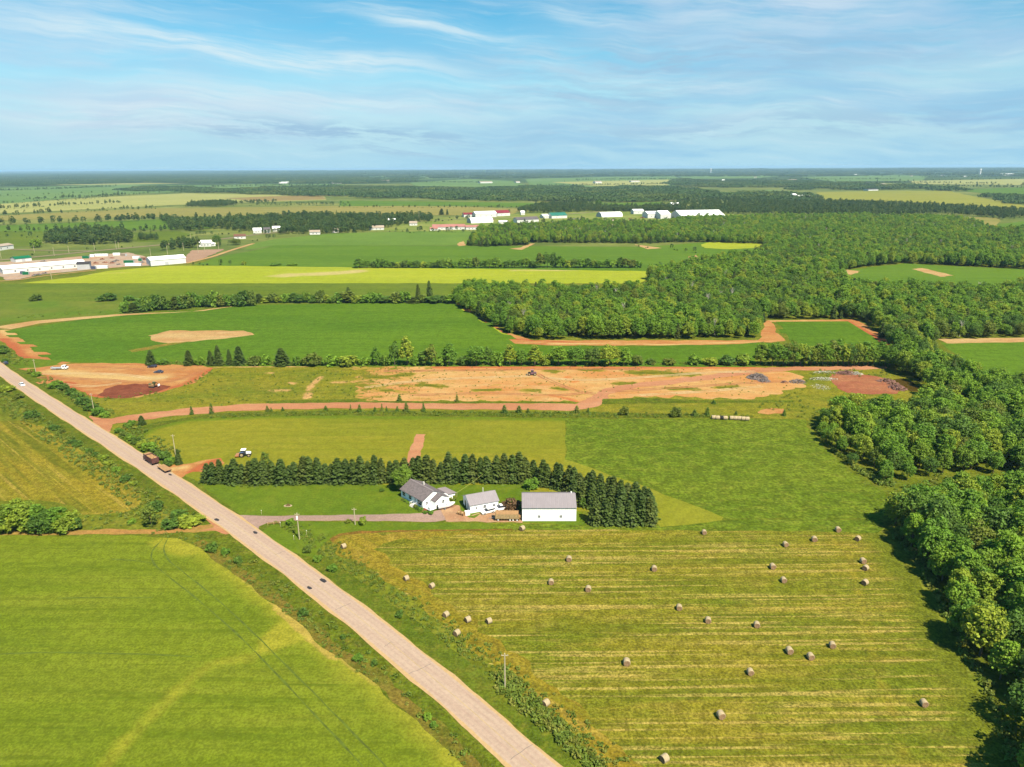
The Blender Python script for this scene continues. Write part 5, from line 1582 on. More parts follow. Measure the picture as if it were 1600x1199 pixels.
weeds([(330, 582), (560, 577), (545, 600), (560, 626), (330, 636), (220, 625), (300, 606)], 2.8, .5, 1.3, 10, .35)
weeds([(330, 648), (560, 643), (920, 645), (1180, 650), (1180, 654), (900, 653), (560, 649), (330, 654)], 1.8, .7, 1.6, 11, .7)
weeds([(1388, 770), (1470, 740), (1500, 750), (1440, 800), (1396, 806), (1392, 790)], 1.9, .7, 2.0, 12, .6)
weeds([(240, 571), (1000, 571), (1390, 573), (1390, 569), (1000, 567), (240, 566)], 2.0, 1.0, 2.4, 13, .8)
weeds([(1268, 664), (1306, 710), (1345, 742), (1388, 766), (1400, 756), (1345, 735), (1306, 705), (1275, 663)], 1.3, 1.0, 2.6, 14, .8)
weeds([(1390, 800), (1400, 845), (1436, 886), (1462, 936), (1495, 1010), (1540, 1080), (1580, 1199), (1596, 1199), (1552, 1080), (1505, 1005), (1445, 880), (1410, 840), (1398, 800)], 1.2, 1.0, 2.8, 15, .75)
weeds([(0, 500), (60, 497), (190, 490), (320, 482), (320, 478), (190, 486), (0, 496)], 4, .8, 2.0, 16, .35)
weeds([(560, 574), (900, 573), (1230, 580), (1255, 600), (1180, 622), (980, 621), (930, 630), (570, 627)], 3.2, .35, .95, 17, .28)
weeds([(560, 574), (640, 573), (680, 600), (640, 627), (560, 627)], 2.4, .4, 1.1, 18, .4)
weeds([(60, 588), (80, 600), (150, 622), (262, 608), (330, 578), (345, 580), (262, 616), (140, 630), (60, 604)], 2.4, .5, 1.4, 19, .6)
weeds([(230, 526), (392, 518), (398, 526), (262, 540)], 4, .3, .7, 20, .2)
pts = np.concatenate(pw)
s = np.concatenate(sw)
scatter('weeds', pts, np.column_stack([s, s, s * np.random.uniform(.7, 1.3, len(s))]), np.random.uniform(0, 6.28, len(s)), np.random.randint(0, 4, len(s)), weed_protos, 'rough weeds and brush growing in ditches, banks and scrub', 'weeds')

# ------------------------------------------------------------------ buildings
m_white = plain('white_siding', (.80, .80, .80, 1), .6, var=.05, scale=.5)
m_roofdk = plain('grey_shingles', (.115, .095, .10, 1), .9, var=.22, scale=1.6, bump=.3)
m_rooflt = plain('pinkish_metal_roof', sc(202, 188, 194, 1), .5, var=.06, scale=.4)
m_glass = plain('dark_glass', (.03, .035, .05, 1), .15, var=.1, spec=.7)
m_trim = plain('white_trim', (.82, .82, .82, 1), .5, var=.03)
m_door = plain('grey_door', (.45, .46, .48, 1), .5, var=.05)
m_found = plain('concrete', (.42, .40, .37, 1), .9, var=.12)
m_brick = plain('red_paint_wood', sc(196, 110, 92), .7, var=.15, scale=3)
m_wood = plain('weathered_wood', (.36, .25, .13, 1), .85, var=.25, scale=2.5)
m_black = plain('black_rubber', (.015, .015, .015, 1), .8, var=.2)
m_steel = plain('dull_steel', (.35, .35, .36, 1), .4, metal=.6, var=.1)
m_chrome = plain('grey_metal', (.5, .5, .52, 1), .35, metal=.5, var=.1)


def ribbed(name, col):
    m = bpy.data.materials.new(name)
    m.use_nodes = True
    t = NT(m.node_tree)
    b = m.node_tree.nodes['Principled BSDF']
    co = t.nd('ShaderNodeTexCoord').outputs['Object']
    wv = t.nd('ShaderNodeTexWave', {'Vector': co, 'Scale': .55, 'Distortion': 0.0}, wave_type='BANDS', bands_direction='X')
    n = t.noise(t.mapv(co, 0, (1.2, .25, 1)), 1.0, 4)
    k = t.m('MULTIPLY', t.rng(wv.outputs['Fac'], 0, .25, .93, 1.0), t.rng(n, .3, .7, .94, 1.05))
    t.put(b.inputs['Base Color'], t.mix(1.0, col, t.nd('ShaderNodeCombineColor', {0: k, 1: k, 2: k}).outputs[0], 'MULTIPLY'))
    bp = t.nd('ShaderNodeBump', {'Height': wv.outputs['Fac'], 'Strength': .4, 'Distance': .04})
    t.put(b.inputs['Normal'], bp.outputs[0])
    b.inputs['Roughness'].default_value = .5
    return m


m_ribroof = ribbed('ribbed_metal_roof', sc(196, 186, 196))
m_ribwall = ribbed('ribbed_white_wall', (.78, .78, .79, 1))
m_sidroof = ribbed('garage_metal_roof', sc(200, 190, 200))


def gable_wall(L, W, h, rise):
    """closed body: x along the ridge, origin at one lower corner"""
    return MB().prism_x([(0, -.3), (W, -.3), (W, h), (W / 2, h + rise), (0, h)], 0, L)


def gable_roof(L, W, h, rise, over=.35, th=.14, gx=.3):
    k = rise / (W / 2)
    e = over
    return MB().prism_x([(-e, h - e * k + .03), (W / 2, h + rise + .03), (W + e, h - e * k + .03), (W + e, h - e * k + th + .03), (W / 2, h + rise + th * 1.1 + .03), (-e, h - e * k + th + .03)], -gx, L + gx)


def win(parent, x, y, z, w, h, face='y-', name='window', lab=None):
    """window proud of the wall: frame with panes as its sub-part; face gives the wall's outward side"""
    f, g = MB(), MB()
    t = .07

    def b(mb, u0, v0, u1, v1, d0, d1):
        if face == 'y-':
            mb.box(x + u0, y - d1, z + v0, x + u1, y - d0, z + v1)
        elif face == 'y+':
            mb.box(x + u0, y + d0, z + v0, x + u1, y + d1, z + v1)
        elif face == 'x+':
            mb.box(x + d0, y + u0, z + v0, x + d1, y + u1, z + v1)
        else:
            mb.box(x - d1, y + u0, z + v0, x - d0, y + u1, z + v1)
    b(f, -w / 2 - t, -t, -w / 2, h + t, .004, .06)
    b(f, w / 2, -t, w / 2 + t, h + t, .004, .06)
    b(f, -w / 2, -t, w / 2, 0, .004, .06)
    b(f, -w / 2, h, w / 2, h + t, .004, .06)
    b(f, -w / 2, h / 2 - .025, w / 2, h / 2 + .025, .004, .05)
    fo = f.build(name, m_trim, parent)
    b(g, -w / 2, 0, w / 2, h, .003, .03)
    g.build('pane', m_glass, fo)
    return fo


# --- farmhouse
A0 = P(627, 777)
ang = math.atan2(P(663, 797).y - A0.y, P(663, 797).x - A0.x)
Lh, Wh, hh, rh = 11.6, 8.0, 2.8, 2.0
hs_ = thing('farmhouse', 'white bungalow farmhouse with dark shingled roof', 'house', (A0.x, A0.y, 0), ang)
gable_wall(Lh, Wh, hh, rh).build('wall', m_white, hs_)
rf = gable_roof(Lh, Wh, hh, rh).build('roof', m_roofdk, hs_)
MB().prism_x([(Wh / 2 - .22, hh + rh + .15), (Wh / 2, hh + rh + .27), (Wh / 2 + .22, hh + rh + .15), (Wh / 2, hh + rh + .19)], -.31, Lh + .31).build('ridge_cap', m_rooflt, rf)
for k in (.25,):
    MB().box(Lh * .42, Wh * .62, hh + rh - .9, Lh * .42 + .5, Wh * .62 + .5, hh + rh + .55).build('chimney', m_found, rf)
MB().box(-.05, -.05, -.3, Lh + .05, Wh + .05, .35).build('foundation', m_found, hs_)
win(hs_, 1.6, 0, 1.05, 1.5, 1.25)
win(hs_, 5.0, 0, 1.05, 1.4, 1.25)
win(hs_, 10.0, 0, .95, 2.3, 1.4, name='bay_window')
dr = MB().box(7.2, -.05, .4, 8.1, -.003, 2.45).build('door', m_door, hs_)
MB().box(7.98, -.10, 1.35, 8.05, -.05, 1.45).build('handle', m_steel, dr)
# front stoop with rails
st = MB()
st.box(6.7, -1.5, 0, 8.6, -.06, .38)
st.box(6.9, -1.85, 0, 8.4, -1.5, .19)
st = st.build('front_steps', m_found, hs_)
rl = MB()
for xx in (6.75, 8.55):
    rl.box(xx - .04, -1.46, 1.15, xx + .04, -.08, 1.23)
    for yy in (-1.4, -.75, -.12):
        rl.box(xx - .035, yy - .035, .38, xx + .035, yy + .035, 1.15)
rl.build('railing', m_trim, st)
# lower porch extension at the gable end, roof turned the same way
ex = MB().prism_x([(2.9, -.3), (7.9, -.3), (7.9, 2.45), (5.4, 3.75), (2.9, 2.45)], Lh + .002, Lh + 2.5)
ex.build('wing_wall', m_white, hs_)
k = 1.3 / 2.5
MB().prism_x([(2.55, 2.45 - .35 * k + .03), (5.4, 3.78), (8.25, 2.45 - .35 * k + .03), (8.25, 2.45 - .35 * k + .17), (5.4, 3.93), (2.55, 2.45 - .35 * k + .17)], Lh + .305, Lh + 2.8).build('wing_roof', m_roofdk, hs_)
win(hs_, Lh + 2.5, 5.9, 1.0, .9, 1.05, 'x+')
win(hs_, Lh, 1.45, 1.0, .9, 1.05, 'x+')
dk_ = MB()
dk_.box(Lh + .02, .15, .55, Lh + 3.3, 2.86, .72)
for xx in (Lh + .2, Lh + 3.2):
    dk_.box(xx - .06, .2, -.2, xx + .06, .32, .55)
dk_ = dk_.build('deck', m_trim, hs_)
s2 = MB()
for i in range(4):
    s2.box(Lh + .6, -.3 - .32 * i, -.1, Lh + 1.9, .02 - .32 * i + .12, .55 - .14 * i)
s2.build('deck_steps', m_brick, dk_)
r2 = MB()
for xx in (Lh + 1.98, Lh + 3.24):
    r2.box(xx - .04, .2, .72, xx + .04, .28, 1.6)
r2.box(Lh + 1.98, .2, 1.52, Lh + 3.28, .28, 1.6)
r2.box(Lh + 3.2, .2, 1.52, Lh + 3.28, 2.85, 1.6)
r2.box(Lh + 1.98, .22, .8, Lh + 3.2, .26, 1.46)
r2.build('deck_railing', m_trim, dk_)
# rear annex with pale roof
MB().prism_x([(Wh + .002, -.3), (Wh + 3.3, -.3), (Wh + 3.3, 2.3), (Wh + .002, 2.75)], Lh - 3.6, Lh + 1.6).build('annex_wall', m_white, hs_)
MB().prism_x([(Wh + .45, 2.78), (Wh + 3.7, 2.28), (Wh + 3.7, 2.40), (Wh + .45, 2.90)], Lh - 3.9, Lh + 1.9).build('annex_roof', m_rooflt, hs_)
# foundation planting in front of the house
hm = hs_.matrix_basis


def at_house(x, y):
    c, s_ = math.cos(ang), math.sin(ang)
    return A0.x + c * x - s_ * y, A0.y + s_ * x + c * y


for i, (x, y, s_, mt) in enumerate([(2.2, -.9, .55, 0), (3.6, -.9, .6, 1), (5.2, -.9, .5, 3), (9.2, -1.0, .8, 2), (10.6, -1.2, .75, 0), (11.9, -1.1, .85, 1), (Lh + .1, -.9, .7, 3), (Lh + 2.7, -1.1, .8, 1), (Lh + 4.2, -.2, .9, 3), (-.8, 1.0, .8, 0)]):
    q = at_house(x, y)
    one('flower_shrub', BUSH[mt], f'small shrub planted along the farmhouse foundation, {nth(i + 1)} from its far corner' if i < 9 else 'dark small shrub at the far end of the farmhouse', 'shrub', q[0], q[1], s_, s_ * .75, i * 1.3, 'shrubs along the farmhouse')

# --- garage
G0 = P(735, 802.5)
g1 = P(776.5, 795)
ga = math.atan2(g1.y - G0.y, g1.x - G0.x)
Lg, Wg, hg, rg = 9.0, 7.2, 2.7, 1.7
gr = thing('garage', 'small white garage with pale metal roof beside the house', 'garage', (G0.x, G0.y, 0), ga)
gable_wall(Lg, Wg, hg, rg).build('wall', m_white, gr)
rf = gable_roof(Lg, Wg, hg, rg, .3, .1, .3).build('roof', m_sidroof, gr)
MB().tube((Lg * .62, Wg * .6, hg + rg - .6), (Lg * .62, Wg * .6, hg + rg + 1.3), .07, n=8).build('stove_pipe', m_trim, rf)
win(gr, 1.9, 0, 1.05, .45, .8)
win(gr, 4.6, 0, 1.05, .9, .9)
win(gr, 7.6, 0, 1.05, 1.0, .8)
d1 = MB().box(-.05, .9, .02, -.004, 3.3, 2.3).build('garage_door', m_door, gr)
d2 = MB().box(-.05, 4.3, .02, -.004, 5.2, 2.15).build('door', m_glass, gr)
# --- barn
B0 = P(816.5, 814.5)
bn = thing('barn', 'large white barn with ribbed pale roof and two small windows', 'barn', (B0.x, B0.y, 0), R(-.4))
Lb, Wb, hb, rb = 15.7, 10.2, 4.4, 2.1
gable_wall(Lb, Wb, hb, rb).build('wall', m_ribwall, bn)
rf = gable_roof(Lb, Wb, hb, rb, .3, .08, .2).build('roof', m_ribroof, bn)
MB().tube((Lb - 1.1, Wb / 2 + .1, hb + rb), (Lb - 1.1, Wb / 2 + .1, hb + rb + .6), .16, n=8).build('roof_vent', m_trim, rf)
cm = MB()
for xx in (0, Lb):
    cm.box(xx - .08 - (.03 if xx == 0 else -.03), -.035, -.2, xx + .08 - (.03 if xx == 0 else -.03), .06, hb)
cm.build('corner_trim', m_trim, bn)
win(bn, 4.9, 0, 1.15, .75, .75)
win(bn, 11.3, 0, 1.15, .75, .75)
db = MB().box(-.07, 3.0, .02, -.004, 7.2, 3.6).build('sliding_door', m_trim, bn)

# ------------------------------------------------------------------ distant buildings
roof_c = {'white': plain('white_roof', (.78, .78, .78, 1), .5, var=.05, scale=.1), 'pink': plain('faded_red_roof', sc(232, 160, 150), .6, var=.08, scale=.1), 'red': plain('dark_red_roof', sc(176, 50, 70), .6, var=.1, scale=.1),
          'grey': plain('grey_roof', sc(134, 126, 132), .7, var=.1, scale=.1), 'teal': plain('teal_roof', sc(66, 160, 140), .5, var=.08, scale=.1), 'green': plain('green_roof', sc(30, 150, 100), .5, var=.08, scale=.1),
          'tan': plain('tan_roof', sc(226, 206, 186), .6, var=.08, scale=.1), 'brown': plain('brown_roof', sc(160, 112, 92), .7, var=.1, scale=.1), 'dark': plain('dark_roof', sc(90, 84, 90), .7, var=.1, scale=.1), 'blue': plain('blue_sheet', sc(96, 110, 150), .6, var=.1, scale=.1)}
m_farwall = plain('far_white_wall', (.52, .52, .51, 1), .7, var=.05, scale=.1)
m_fargrey = plain('far_grey_wall', (.34, .34, .36, 1), .7, var=.08, scale=.1)


def hall(name, label, cat, px0, px1, py0, py1, depth, h, rise, roof, wall=None, nwin=0, group=None, barrel=False, shed=False):
    """building whose near long wall stands between two ground pixels"""
    a, b = P(px0, py0), P(px1, py1)
    L = (b - a).length
    t = thing(name, label, cat, (a.x, a.y, 0), math.atan2(b.y - a.y, b.x - a.x), group)
    wm_ = wall or m_farwall
    if barrel:
        prof = [(0, -.3), (depth, -.3)] + [(depth / 2 + depth / 2 * math.cos(th), h * .25 + (h * .75 + rise) * math.sin(th)) for th in [math.pi * i / 12 for i in range(13)]]
        MB().prism_x(prof, .4, L - .4).build('roof', roof_c[roof], t)
        pr2 = [(y * .98 + depth * .01, z * .985) for y, z in prof]
        MB().prism_x(pr2, 0, .39).build('end_wall', m_fargrey, t)
    else:
        gable_wall(L, depth, h, rise).build('wall', wm_, t)
        gable_roof(L, depth, h, rise, .5, .3, .4).build('roof', roof_c[roof], t)
        step = L / (nwin + 1) if nwin else 1
        for i in range(nwin):
            MB().box(step * (i + 1) - .7, -.12, h * .35, step * (i + 1) + .7, -.006, h * .35 + 1.2).build('window', m_glass, t)
        if not nwin:
            MB().box(L * .4, -.12, 0, L * .4 + min(3.5, L * .2), -.006, min(h * .8, 3.2)).build('door', m_fargrey, t)
    return t


# roadside works on the left
hall('works_building', 'very long white works shed beside the highway', 'shed', 5, 135, 429, 418, 24, 5.0, 2.2, 'white', nwin=6)
hall('works_building', 'long white shed at the right end of the works', 'shed', 236, 291, 416, 411.5, 18, 6.0, 2.6, 'white')
hall('works_building', 'grey steel shed by the end of the long white works shed', 'shed', 121, 141, 422, 421, 12, 6.0, 1.4, 'dark', m_fargrey)
hall('works_building', 'green roofed shed beyond the long white works shed', 'shed', 25, 50, 410.5, 408, 12, 4.0, 1.8, 'green')
hall('farm_shed', 'white farm shed at the far left beyond the highway', 'shed', -8, 22, 393, 388.5, 14, 5.0, 2.0, 'tan', nwin=2)
hall('house', 'white house with gable roof beside the highway trees', 'house', 311, 330, 386, 385.5, 10, 5.0, 3.0, 'white', nwin=3)
hall('house', 'low white annex right of the house by the highway', 'house', 329, 337, 385, 384.5, 8, 3.2, 1.6, 'white', nwin=1)


def container(label, px, py, L, col, rz=0.0, h=2.7, w_=2.6):
    p = P(px, py)
    t = thing('container', label, 'container', (p.x, p.y, 0), rz)
    MB().box(-L / 2, 0, .15, L / 2, w_, h).build('box', roof_c[col], t)
    g = MB()
    for x in (-L / 2, L / 2 - .15):
        for y in (0.0, w_ - .15):
            g.box(x - .02, y - .02, 0, x + .17, y + .17, h + .04)
    g.build('corner_post', m_fargrey, t)
    MB().box(L / 2 + .002, .1, .3, L / 2 + .06, w_ - .1, h - .15).build('door', m_fargrey, t)
    return t


for lab, px, py, L, col, rz in (('white container beside the blue truck body in the works yard', 158, 420, 13, 'white', R(8)), ('blue truck body at the end of the grey shed', 146, 421, 5, 'blue', R(8)), ('large green container in the middle of the works yard', 201, 411.5, 11, 'green', R(4)),
                                ('long white container in front of the green one', 208, 416, 17, 'white', R(2)), ('small green container at the back of the works yard', 134, 404.5, 8, 'green', R(6)), ('white box trailer at the back left of the works yard', 144, 402, 5, 'white', R(6)),
                                ('white trailer at the back middle of the works yard', 158, 401, 15, 'white', R(10)), ('white trailer at the back right of the works yard', 182, 399.5, 8, 'white', R(10)), ('tan trailer beside the back fence of the works yard', 192, 400.5, 8, 'tan', R(-20)),
                                ('white trailer right of the green container', 212, 405, 9, 'white', R(-15)), ('small green box right of the large green container', 219, 408.5, 4, 'green', R(10)), ('rusty brown container near the long white shed', 226, 407, 8, 'brown', R(15)),
                                ('green skip at the near left end of the works', 40, 430, 6, 'green', R(10)), ('blue skip left of the green skip', 35, 429, 4, 'blue', R(10))):
    container(lab, px, py, L, col, rz, 3.0)
m_rust = plain('rusty_scrap', sc(190, 120, 90), .8, var=.3, scale=.5)
m_scrap = plain('grey_scrap', (.12, .11, .11, 1), .8, var=.4, scale=.5)


def heap(name, label, cat, x, y, rx, ry, h, mat, n, seed, chunk=.5, group=None, mat2=None):
    """pile of loose pieces: angular chunks and sticks lying over a low mound"""
    r = random.Random(seed)
    mb = MB()
    for i in range(n):
        a, q = r.uniform(0, 6.28), math.sqrt(r.random())
        px, py = rx * q * math.cos(a), ry * q * math.sin(a)
        pz = h * (1 - q ** 1.6) * r.uniform(.3, 1.0)
        if r.random() < .55:
            th, ph = r.uniform(0, 6.28), r.uniform(-.5, .6)
            L = chunk * r.uniform(1.2, 3.4)
            d = Vector((math.cos(th) * math.cos(ph), math.sin(th) * math.cos(ph), math.sin(ph))) * L
            mb.tube(Vector((px, py, pz)) - d / 2, Vector((px, py, pz)) + d / 2, chunk * .16 * r.uniform(.6, 1.3), None, 5)
        else:
            mb.ball((px, py, pz * .8), chunk * r.uniform(.4, 1.0), chunk * r.uniform(.4, 1.0), chunk * r.uniform(.3, .7), 6, 4, .25, r)
    o = mb.build(name, mat)
    o.location = (x, y, 0)
    return tag(o, label, cat, group)


for i, (px, py, mt) in enumerate([(150, 412, m_rust), (165, 411, m_rust), (175, 412, m_rust), (183, 408, m_scrap), (178, 410, m_scrap), (187, 414, m_scrap), (160, 406, m_rust), (175, 404, m_rust), (222, 411, m_scrap), (60, 430, m_scrap), (70, 428, m_scrap), (54, 431, m_scrap), (68, 409, m_scrap)]):
    p = P(px, py)
    heap('scrap_heap', ['rusty pile near the white container', 'rusty pile in the middle of the works yard', 'rusty pile left of the green container', 'dark scrap right behind the rusty piles', 'dark scrap in front of the green container', 'dark scrap below the green container', 'rusty pile near the back trailers', 'rusty pile behind the dark scrap', 'dark scrap beside the small green box',
                        'dark scrap right of the green skip', 'outermost dark scrap along the works edge', 'dark scrap touching the green skip', 'dark scrap on the highway side of the long shed'][i], 'scrap', p.x, p.y, 3.2, 2.4, 2.0, mt, 26, 40 + i, 1.0)

# village
V = [('village_barn', 'long pink roofed building at the near edge of the village', 'building', 676, 727, 360, 359.2, 22, 5, 3.5, 'pink', 6), ('village_barn', 'short pink roofed building right of the long pink roofed one', 'building', 728, 749, 359.5, 359, 16, 4.5, 2.5, 'pink', 3),
     ('village_barn', 'grey gabled shed at the left end of the long pink roofed building', 'shed', 672, 684, 361, 360.8, 8, 3.5, 2, 'pink', 1),
     ('village_barn', 'dark red roofed barn behind the round white hall', 'barn', 725, 741, 340, 339.6, 16, 6, 3, 'red', 2), ('village_barn', 'white roofed barn between the red roofed ones', 'barn', 743, 776, 340.5, 339.5, 22, 8, 4, 'white', 3),
     ('village_barn', 'magenta roofed barn at the back of the village', 'barn', 777, 797, 338.5, 337.6, 18, 7, 5, 'red', 2), ('village_barn', 'long white barn with grey roof near the middle of the village', 'barn', 808, 842, 349, 347.6, 18, 6, 4, 'grey', 3),
     ('village_shed', 'small white shed left of the grey roofed barn', 'shed', 780, 794, 350, 349.7, 9, 3.5, 2, 'white', 1), ('village_shed', 'tiny white house at the back of the village', 'house', 814, 820, 336.5, 336.4, 10, 6, 3, 'white', 1),
     ('village_barn', 'teal roofed barn right of the village middle', 'barn', 862, 886, 342, 341.2, 24, 6, 5, 'teal', 2), ('village_barn', 'white low barn left of the teal roofed one', 'barn', 849, 866, 341.8, 341.3, 20, 5, 3, 'white', 2),
     ('warehouse', 'tan roofed low building in front of the warehouses', 'building', 944, 964, 350, 349.8, 16, 4, 2.5, 'tan', 1), ('warehouse', 'small white warehouse at the back of the gravel yard', 'warehouse', 990, 1006, 335, 334.8, 24, 7, 3, 'white', 1),
     ('warehouse', 'white warehouse left half of the twin halls', 'warehouse', 1012, 1030, 341.5, 341.2, 34, 9, 4, 'white', 2), ('warehouse', 'white warehouse right half of the twin halls', 'warehouse', 1032, 1048, 342.5, 342.2, 40, 9, 6, 'white', 2),
     ('warehouse', 'broad white greenhouse-like hall at the right end of the warehouses', 'warehouse', 1064, 1132, 343.5, 342.4, 60, 7, 9, 'white', 5),
     ('house', 'brown roofed house by the highway at the field corner', 'house', 366, 384, 374, 373.4, 12, 4, 2.5, 'brown', 2), ('house', 'white house among trees left along the highway, nearest the brown roof', 'house', 396, 409, 365, 364.6, 10, 5, 3, 'white', 2),
     ('house', 'white house among trees left along the highway, middle of three', 'house', 412, 422, 364, 363.8, 10, 5, 3, 'grey', 2), ('house', 'white house among trees left along the highway, right of three', 'house', 426, 438, 362, 361.7, 12, 5, 3, 'white', 2),
     ('house', 'white house under the forest edge by the pale crop field', 'house', 484, 500, 367, 366.7, 10, 4, 2.5, 'tan', 2), ('house', 'pale small house right of the forest edge house', 'house', 520, 529, 364, 363.8, 10, 4, 2.5, 'tan', 1),
     ('house', 'beige roofed house at the left end of the village', 'house', 577, 600, 360, 359.6, 12, 4, 3, 'tan', 3), ('house', 'white house near the water tower pole of the village', 'house', 607, 618, 349, 348.8, 12, 5, 3, 'white', 1), ('house', 'tan house beside the highway before the village', 'house', 640, 652, 353, 352.8, 12, 4.5, 3, 'tan', 2),
     ('greenhouse', 'white farm halls beside the mustard field', 'farm hall', 1247, 1275, 311, 310.5, 70, 9, 6, 'white', 2), ('farm_building', 'small white silo house left of the farm halls', 'farm building', 1238, 1246, 310.5, 310.4, 25, 16, 5, 'white', 1),
     ('farm_building', 'grey far barns on the right behind the mustard field', 'barn', 1352, 1372, 290, 289.8, 60, 11, 7, 'grey', 1), ('farm_building', 'white far barn next to the grey far barns', 'barn', 1374, 1388, 290.5, 290.3, 50, 10, 6, 'white', 1), ('farm_building', 'long dark far barn in front of the grey ones', 'barn', 1353, 1376, 298.3, 298, 40, 7, 4, 'dark', 1),
     ('farm_building', 'white far house left of centre under the horizon', 'house', 594, 612, 285, 284.8, 40, 11, 7, 'white', 1), ('farm_building', 'white far hall near the centre under the horizon', 'hall', 746, 774, 286.8, 286.5, 50, 12, 6, 'white', 1), ('farm_building', 'small white far house right of the central hall', 'house', 805, 814, 286, 285.9, 40, 10, 6, 'white', 1),
     ('farm_building', 'white far farmhouse on the pale farmland', 'house', 928, 943, 287, 286.8, 40, 13, 8, 'white', 1), ('farm_building', 'tan far farmhouse right on the pale farmland', 'house', 983, 1003, 285, 284.8, 40, 10, 6, 'tan', 1), ('farm_building', 'white house behind the warehouse trees', 'house', 1047, 1064, 323, 322.8, 25, 8, 6, 'white', 1),
     ('farm_building', 'pale far hall under the left horizon, left one', 'hall', 432, 456, 287, 286.8, 50, 10, 5, 'white', 1), ('farm_building', 'pale far hall under the left horizon, right one', 'hall', 516, 537, 287, 286.8, 50, 11, 5, 'tan', 1), ('farm_building', 'tan far barn right of centre under the horizon', 'barn', 1232, 1249, 283.2, 283, 60, 10, 6, 'tan', 1),
     ('farm_building', 'long white far factory at the right horizon', 'factory', 1562, 1594, 274.6, 274.3, 150, 16, 8, 'white', 1)]
for (nm, lab, ct, x0, x1, y0, y1, dp, h, ri, rf_, nw) in V:
    if nm in ('farm_building', 'greenhouse'):
        x0, x1, dp, h, ri = x0 + (x1 - x0) * .16, x1 - (x1 - x0) * .16, dp * .7, h * .7, ri * .7
        rf_ = 'tan' if rf_ == 'white' and x0 % 2 < 1 else rf_
    hall(nm, lab, ct, x0, x1, y0, y1, dp, h, ri, rf_, None, nw)
for i, (px, py, w_) in enumerate([(648, 270, 10), (668, 272.5, 12), (702, 270.5, 9), (770, 279, 12), (862, 271, 9), (905, 275, 10), (1128, 283, 9), (1178, 278, 9), (1302, 272, 12), (1334, 274, 10), (1422, 276, 9), (1470, 275, 12), (1506, 277, 10)]):
    hall('far_house', f'tiny pale far house under the horizon, {nth(i + 1)} counting from the left', 'house', px, px + w_ * .45, py, py, 14, 5, 4, ('white', 'tan', 'grey')[i % 3])
for i, (px, py, rx_) in enumerate([(896, 343, 5), (905, 344, 6), (914, 344.5, 5), (922, 345, 6), (930, 345.5, 5), (770, 344, 4), (800, 347, 4), (985, 343, 5), (1003, 341, 5), (960, 345, 4)]):
    p = P(px, py)
    heap('machinery', ['leftmost dark machine in the row by the teal roofed barn', 'second dark machine in the row by the teal roofed barn', 'middle dark machine in the row by the teal roofed barn', 'fourth dark machine in the row by the teal roofed barn', 'rightmost dark machine in the row by the teal roofed barn', 'rusty stack beside the rounded white hall', 'rusty stack left of the grey roofed barn',
                       'rusty stack in the middle of the gravel yard', 'rusty stack before the small white warehouse', 'rusty stack near the tan roofed building'][i], 'machinery', p.x, p.y, rx_, 3, 3.2, m_scrap if i < 5 else m_rust, 24, 500 + i, 1.3)
hall('village_barn', 'long rounded white hall with a grey end wall in the village', 'hall', 736, 771, 349.5, 348, 20, 9, 1, 'white', barrel=True)
hall('warehouse', 'long white arched warehouse left in the gravel yard', 'warehouse', 940, 973, 340, 339, 26, 9, 1, 'white', barrel=True)
for lab, px, py, h, r_ in (('white far tower standing on the right horizon', 1531, 272.5, 60, 10), ('thin white far tower right of centre on the horizon', 1110.5, 270, 70, 9)):
    p = P(px, py)
    t = thing('tower', lab, 'tower', (p.x, p.y, 0))
    MB().tube((0, 0, -1), (0, 0, h * .8), r_, r_ * .85, 14).build('shaft', m_farwall, t)
    MB().tube((0, 0, h * .8), (0, 0, h), r_ * 1.25, r_ * .7, 14).build('head', m_farwall, t)

# ------------------------------------------------------------------ utility poles
m_pole = plain('pale_pole_wood', sc(250, 236, 200), .9, var=.12, scale=1.0)


def pole(label, px, py, h=8.2, lamp=False, arm=0.0, trans=False, far=False):
    p = P(px, py)
    t = thing('utility_pole', label, 'utility pole', (p.x, p.y, 0), 0.0)
    k = 1.5 if far else 1.0
    MB().tube((0, 0, -.5), (0, 0, h), .17 * k, .12 * k, 8).build('post', m_pole, t)
    a = MB()
    a.box(-.7, -.06, h - .55, .7, .06, h - .43)
    for x in (-.6, .6):
        a.tube((x, 0, h - .43), (x, 0, h - .25), .05, n=6)
    ao = a.build('crossarm', m_pole, t)
    if trans:
        MB().tube((.0, -.36, h - 1.9), (0, -.36, h - .95), .22, n=10).build('transformer', m_trim, t)
    return t


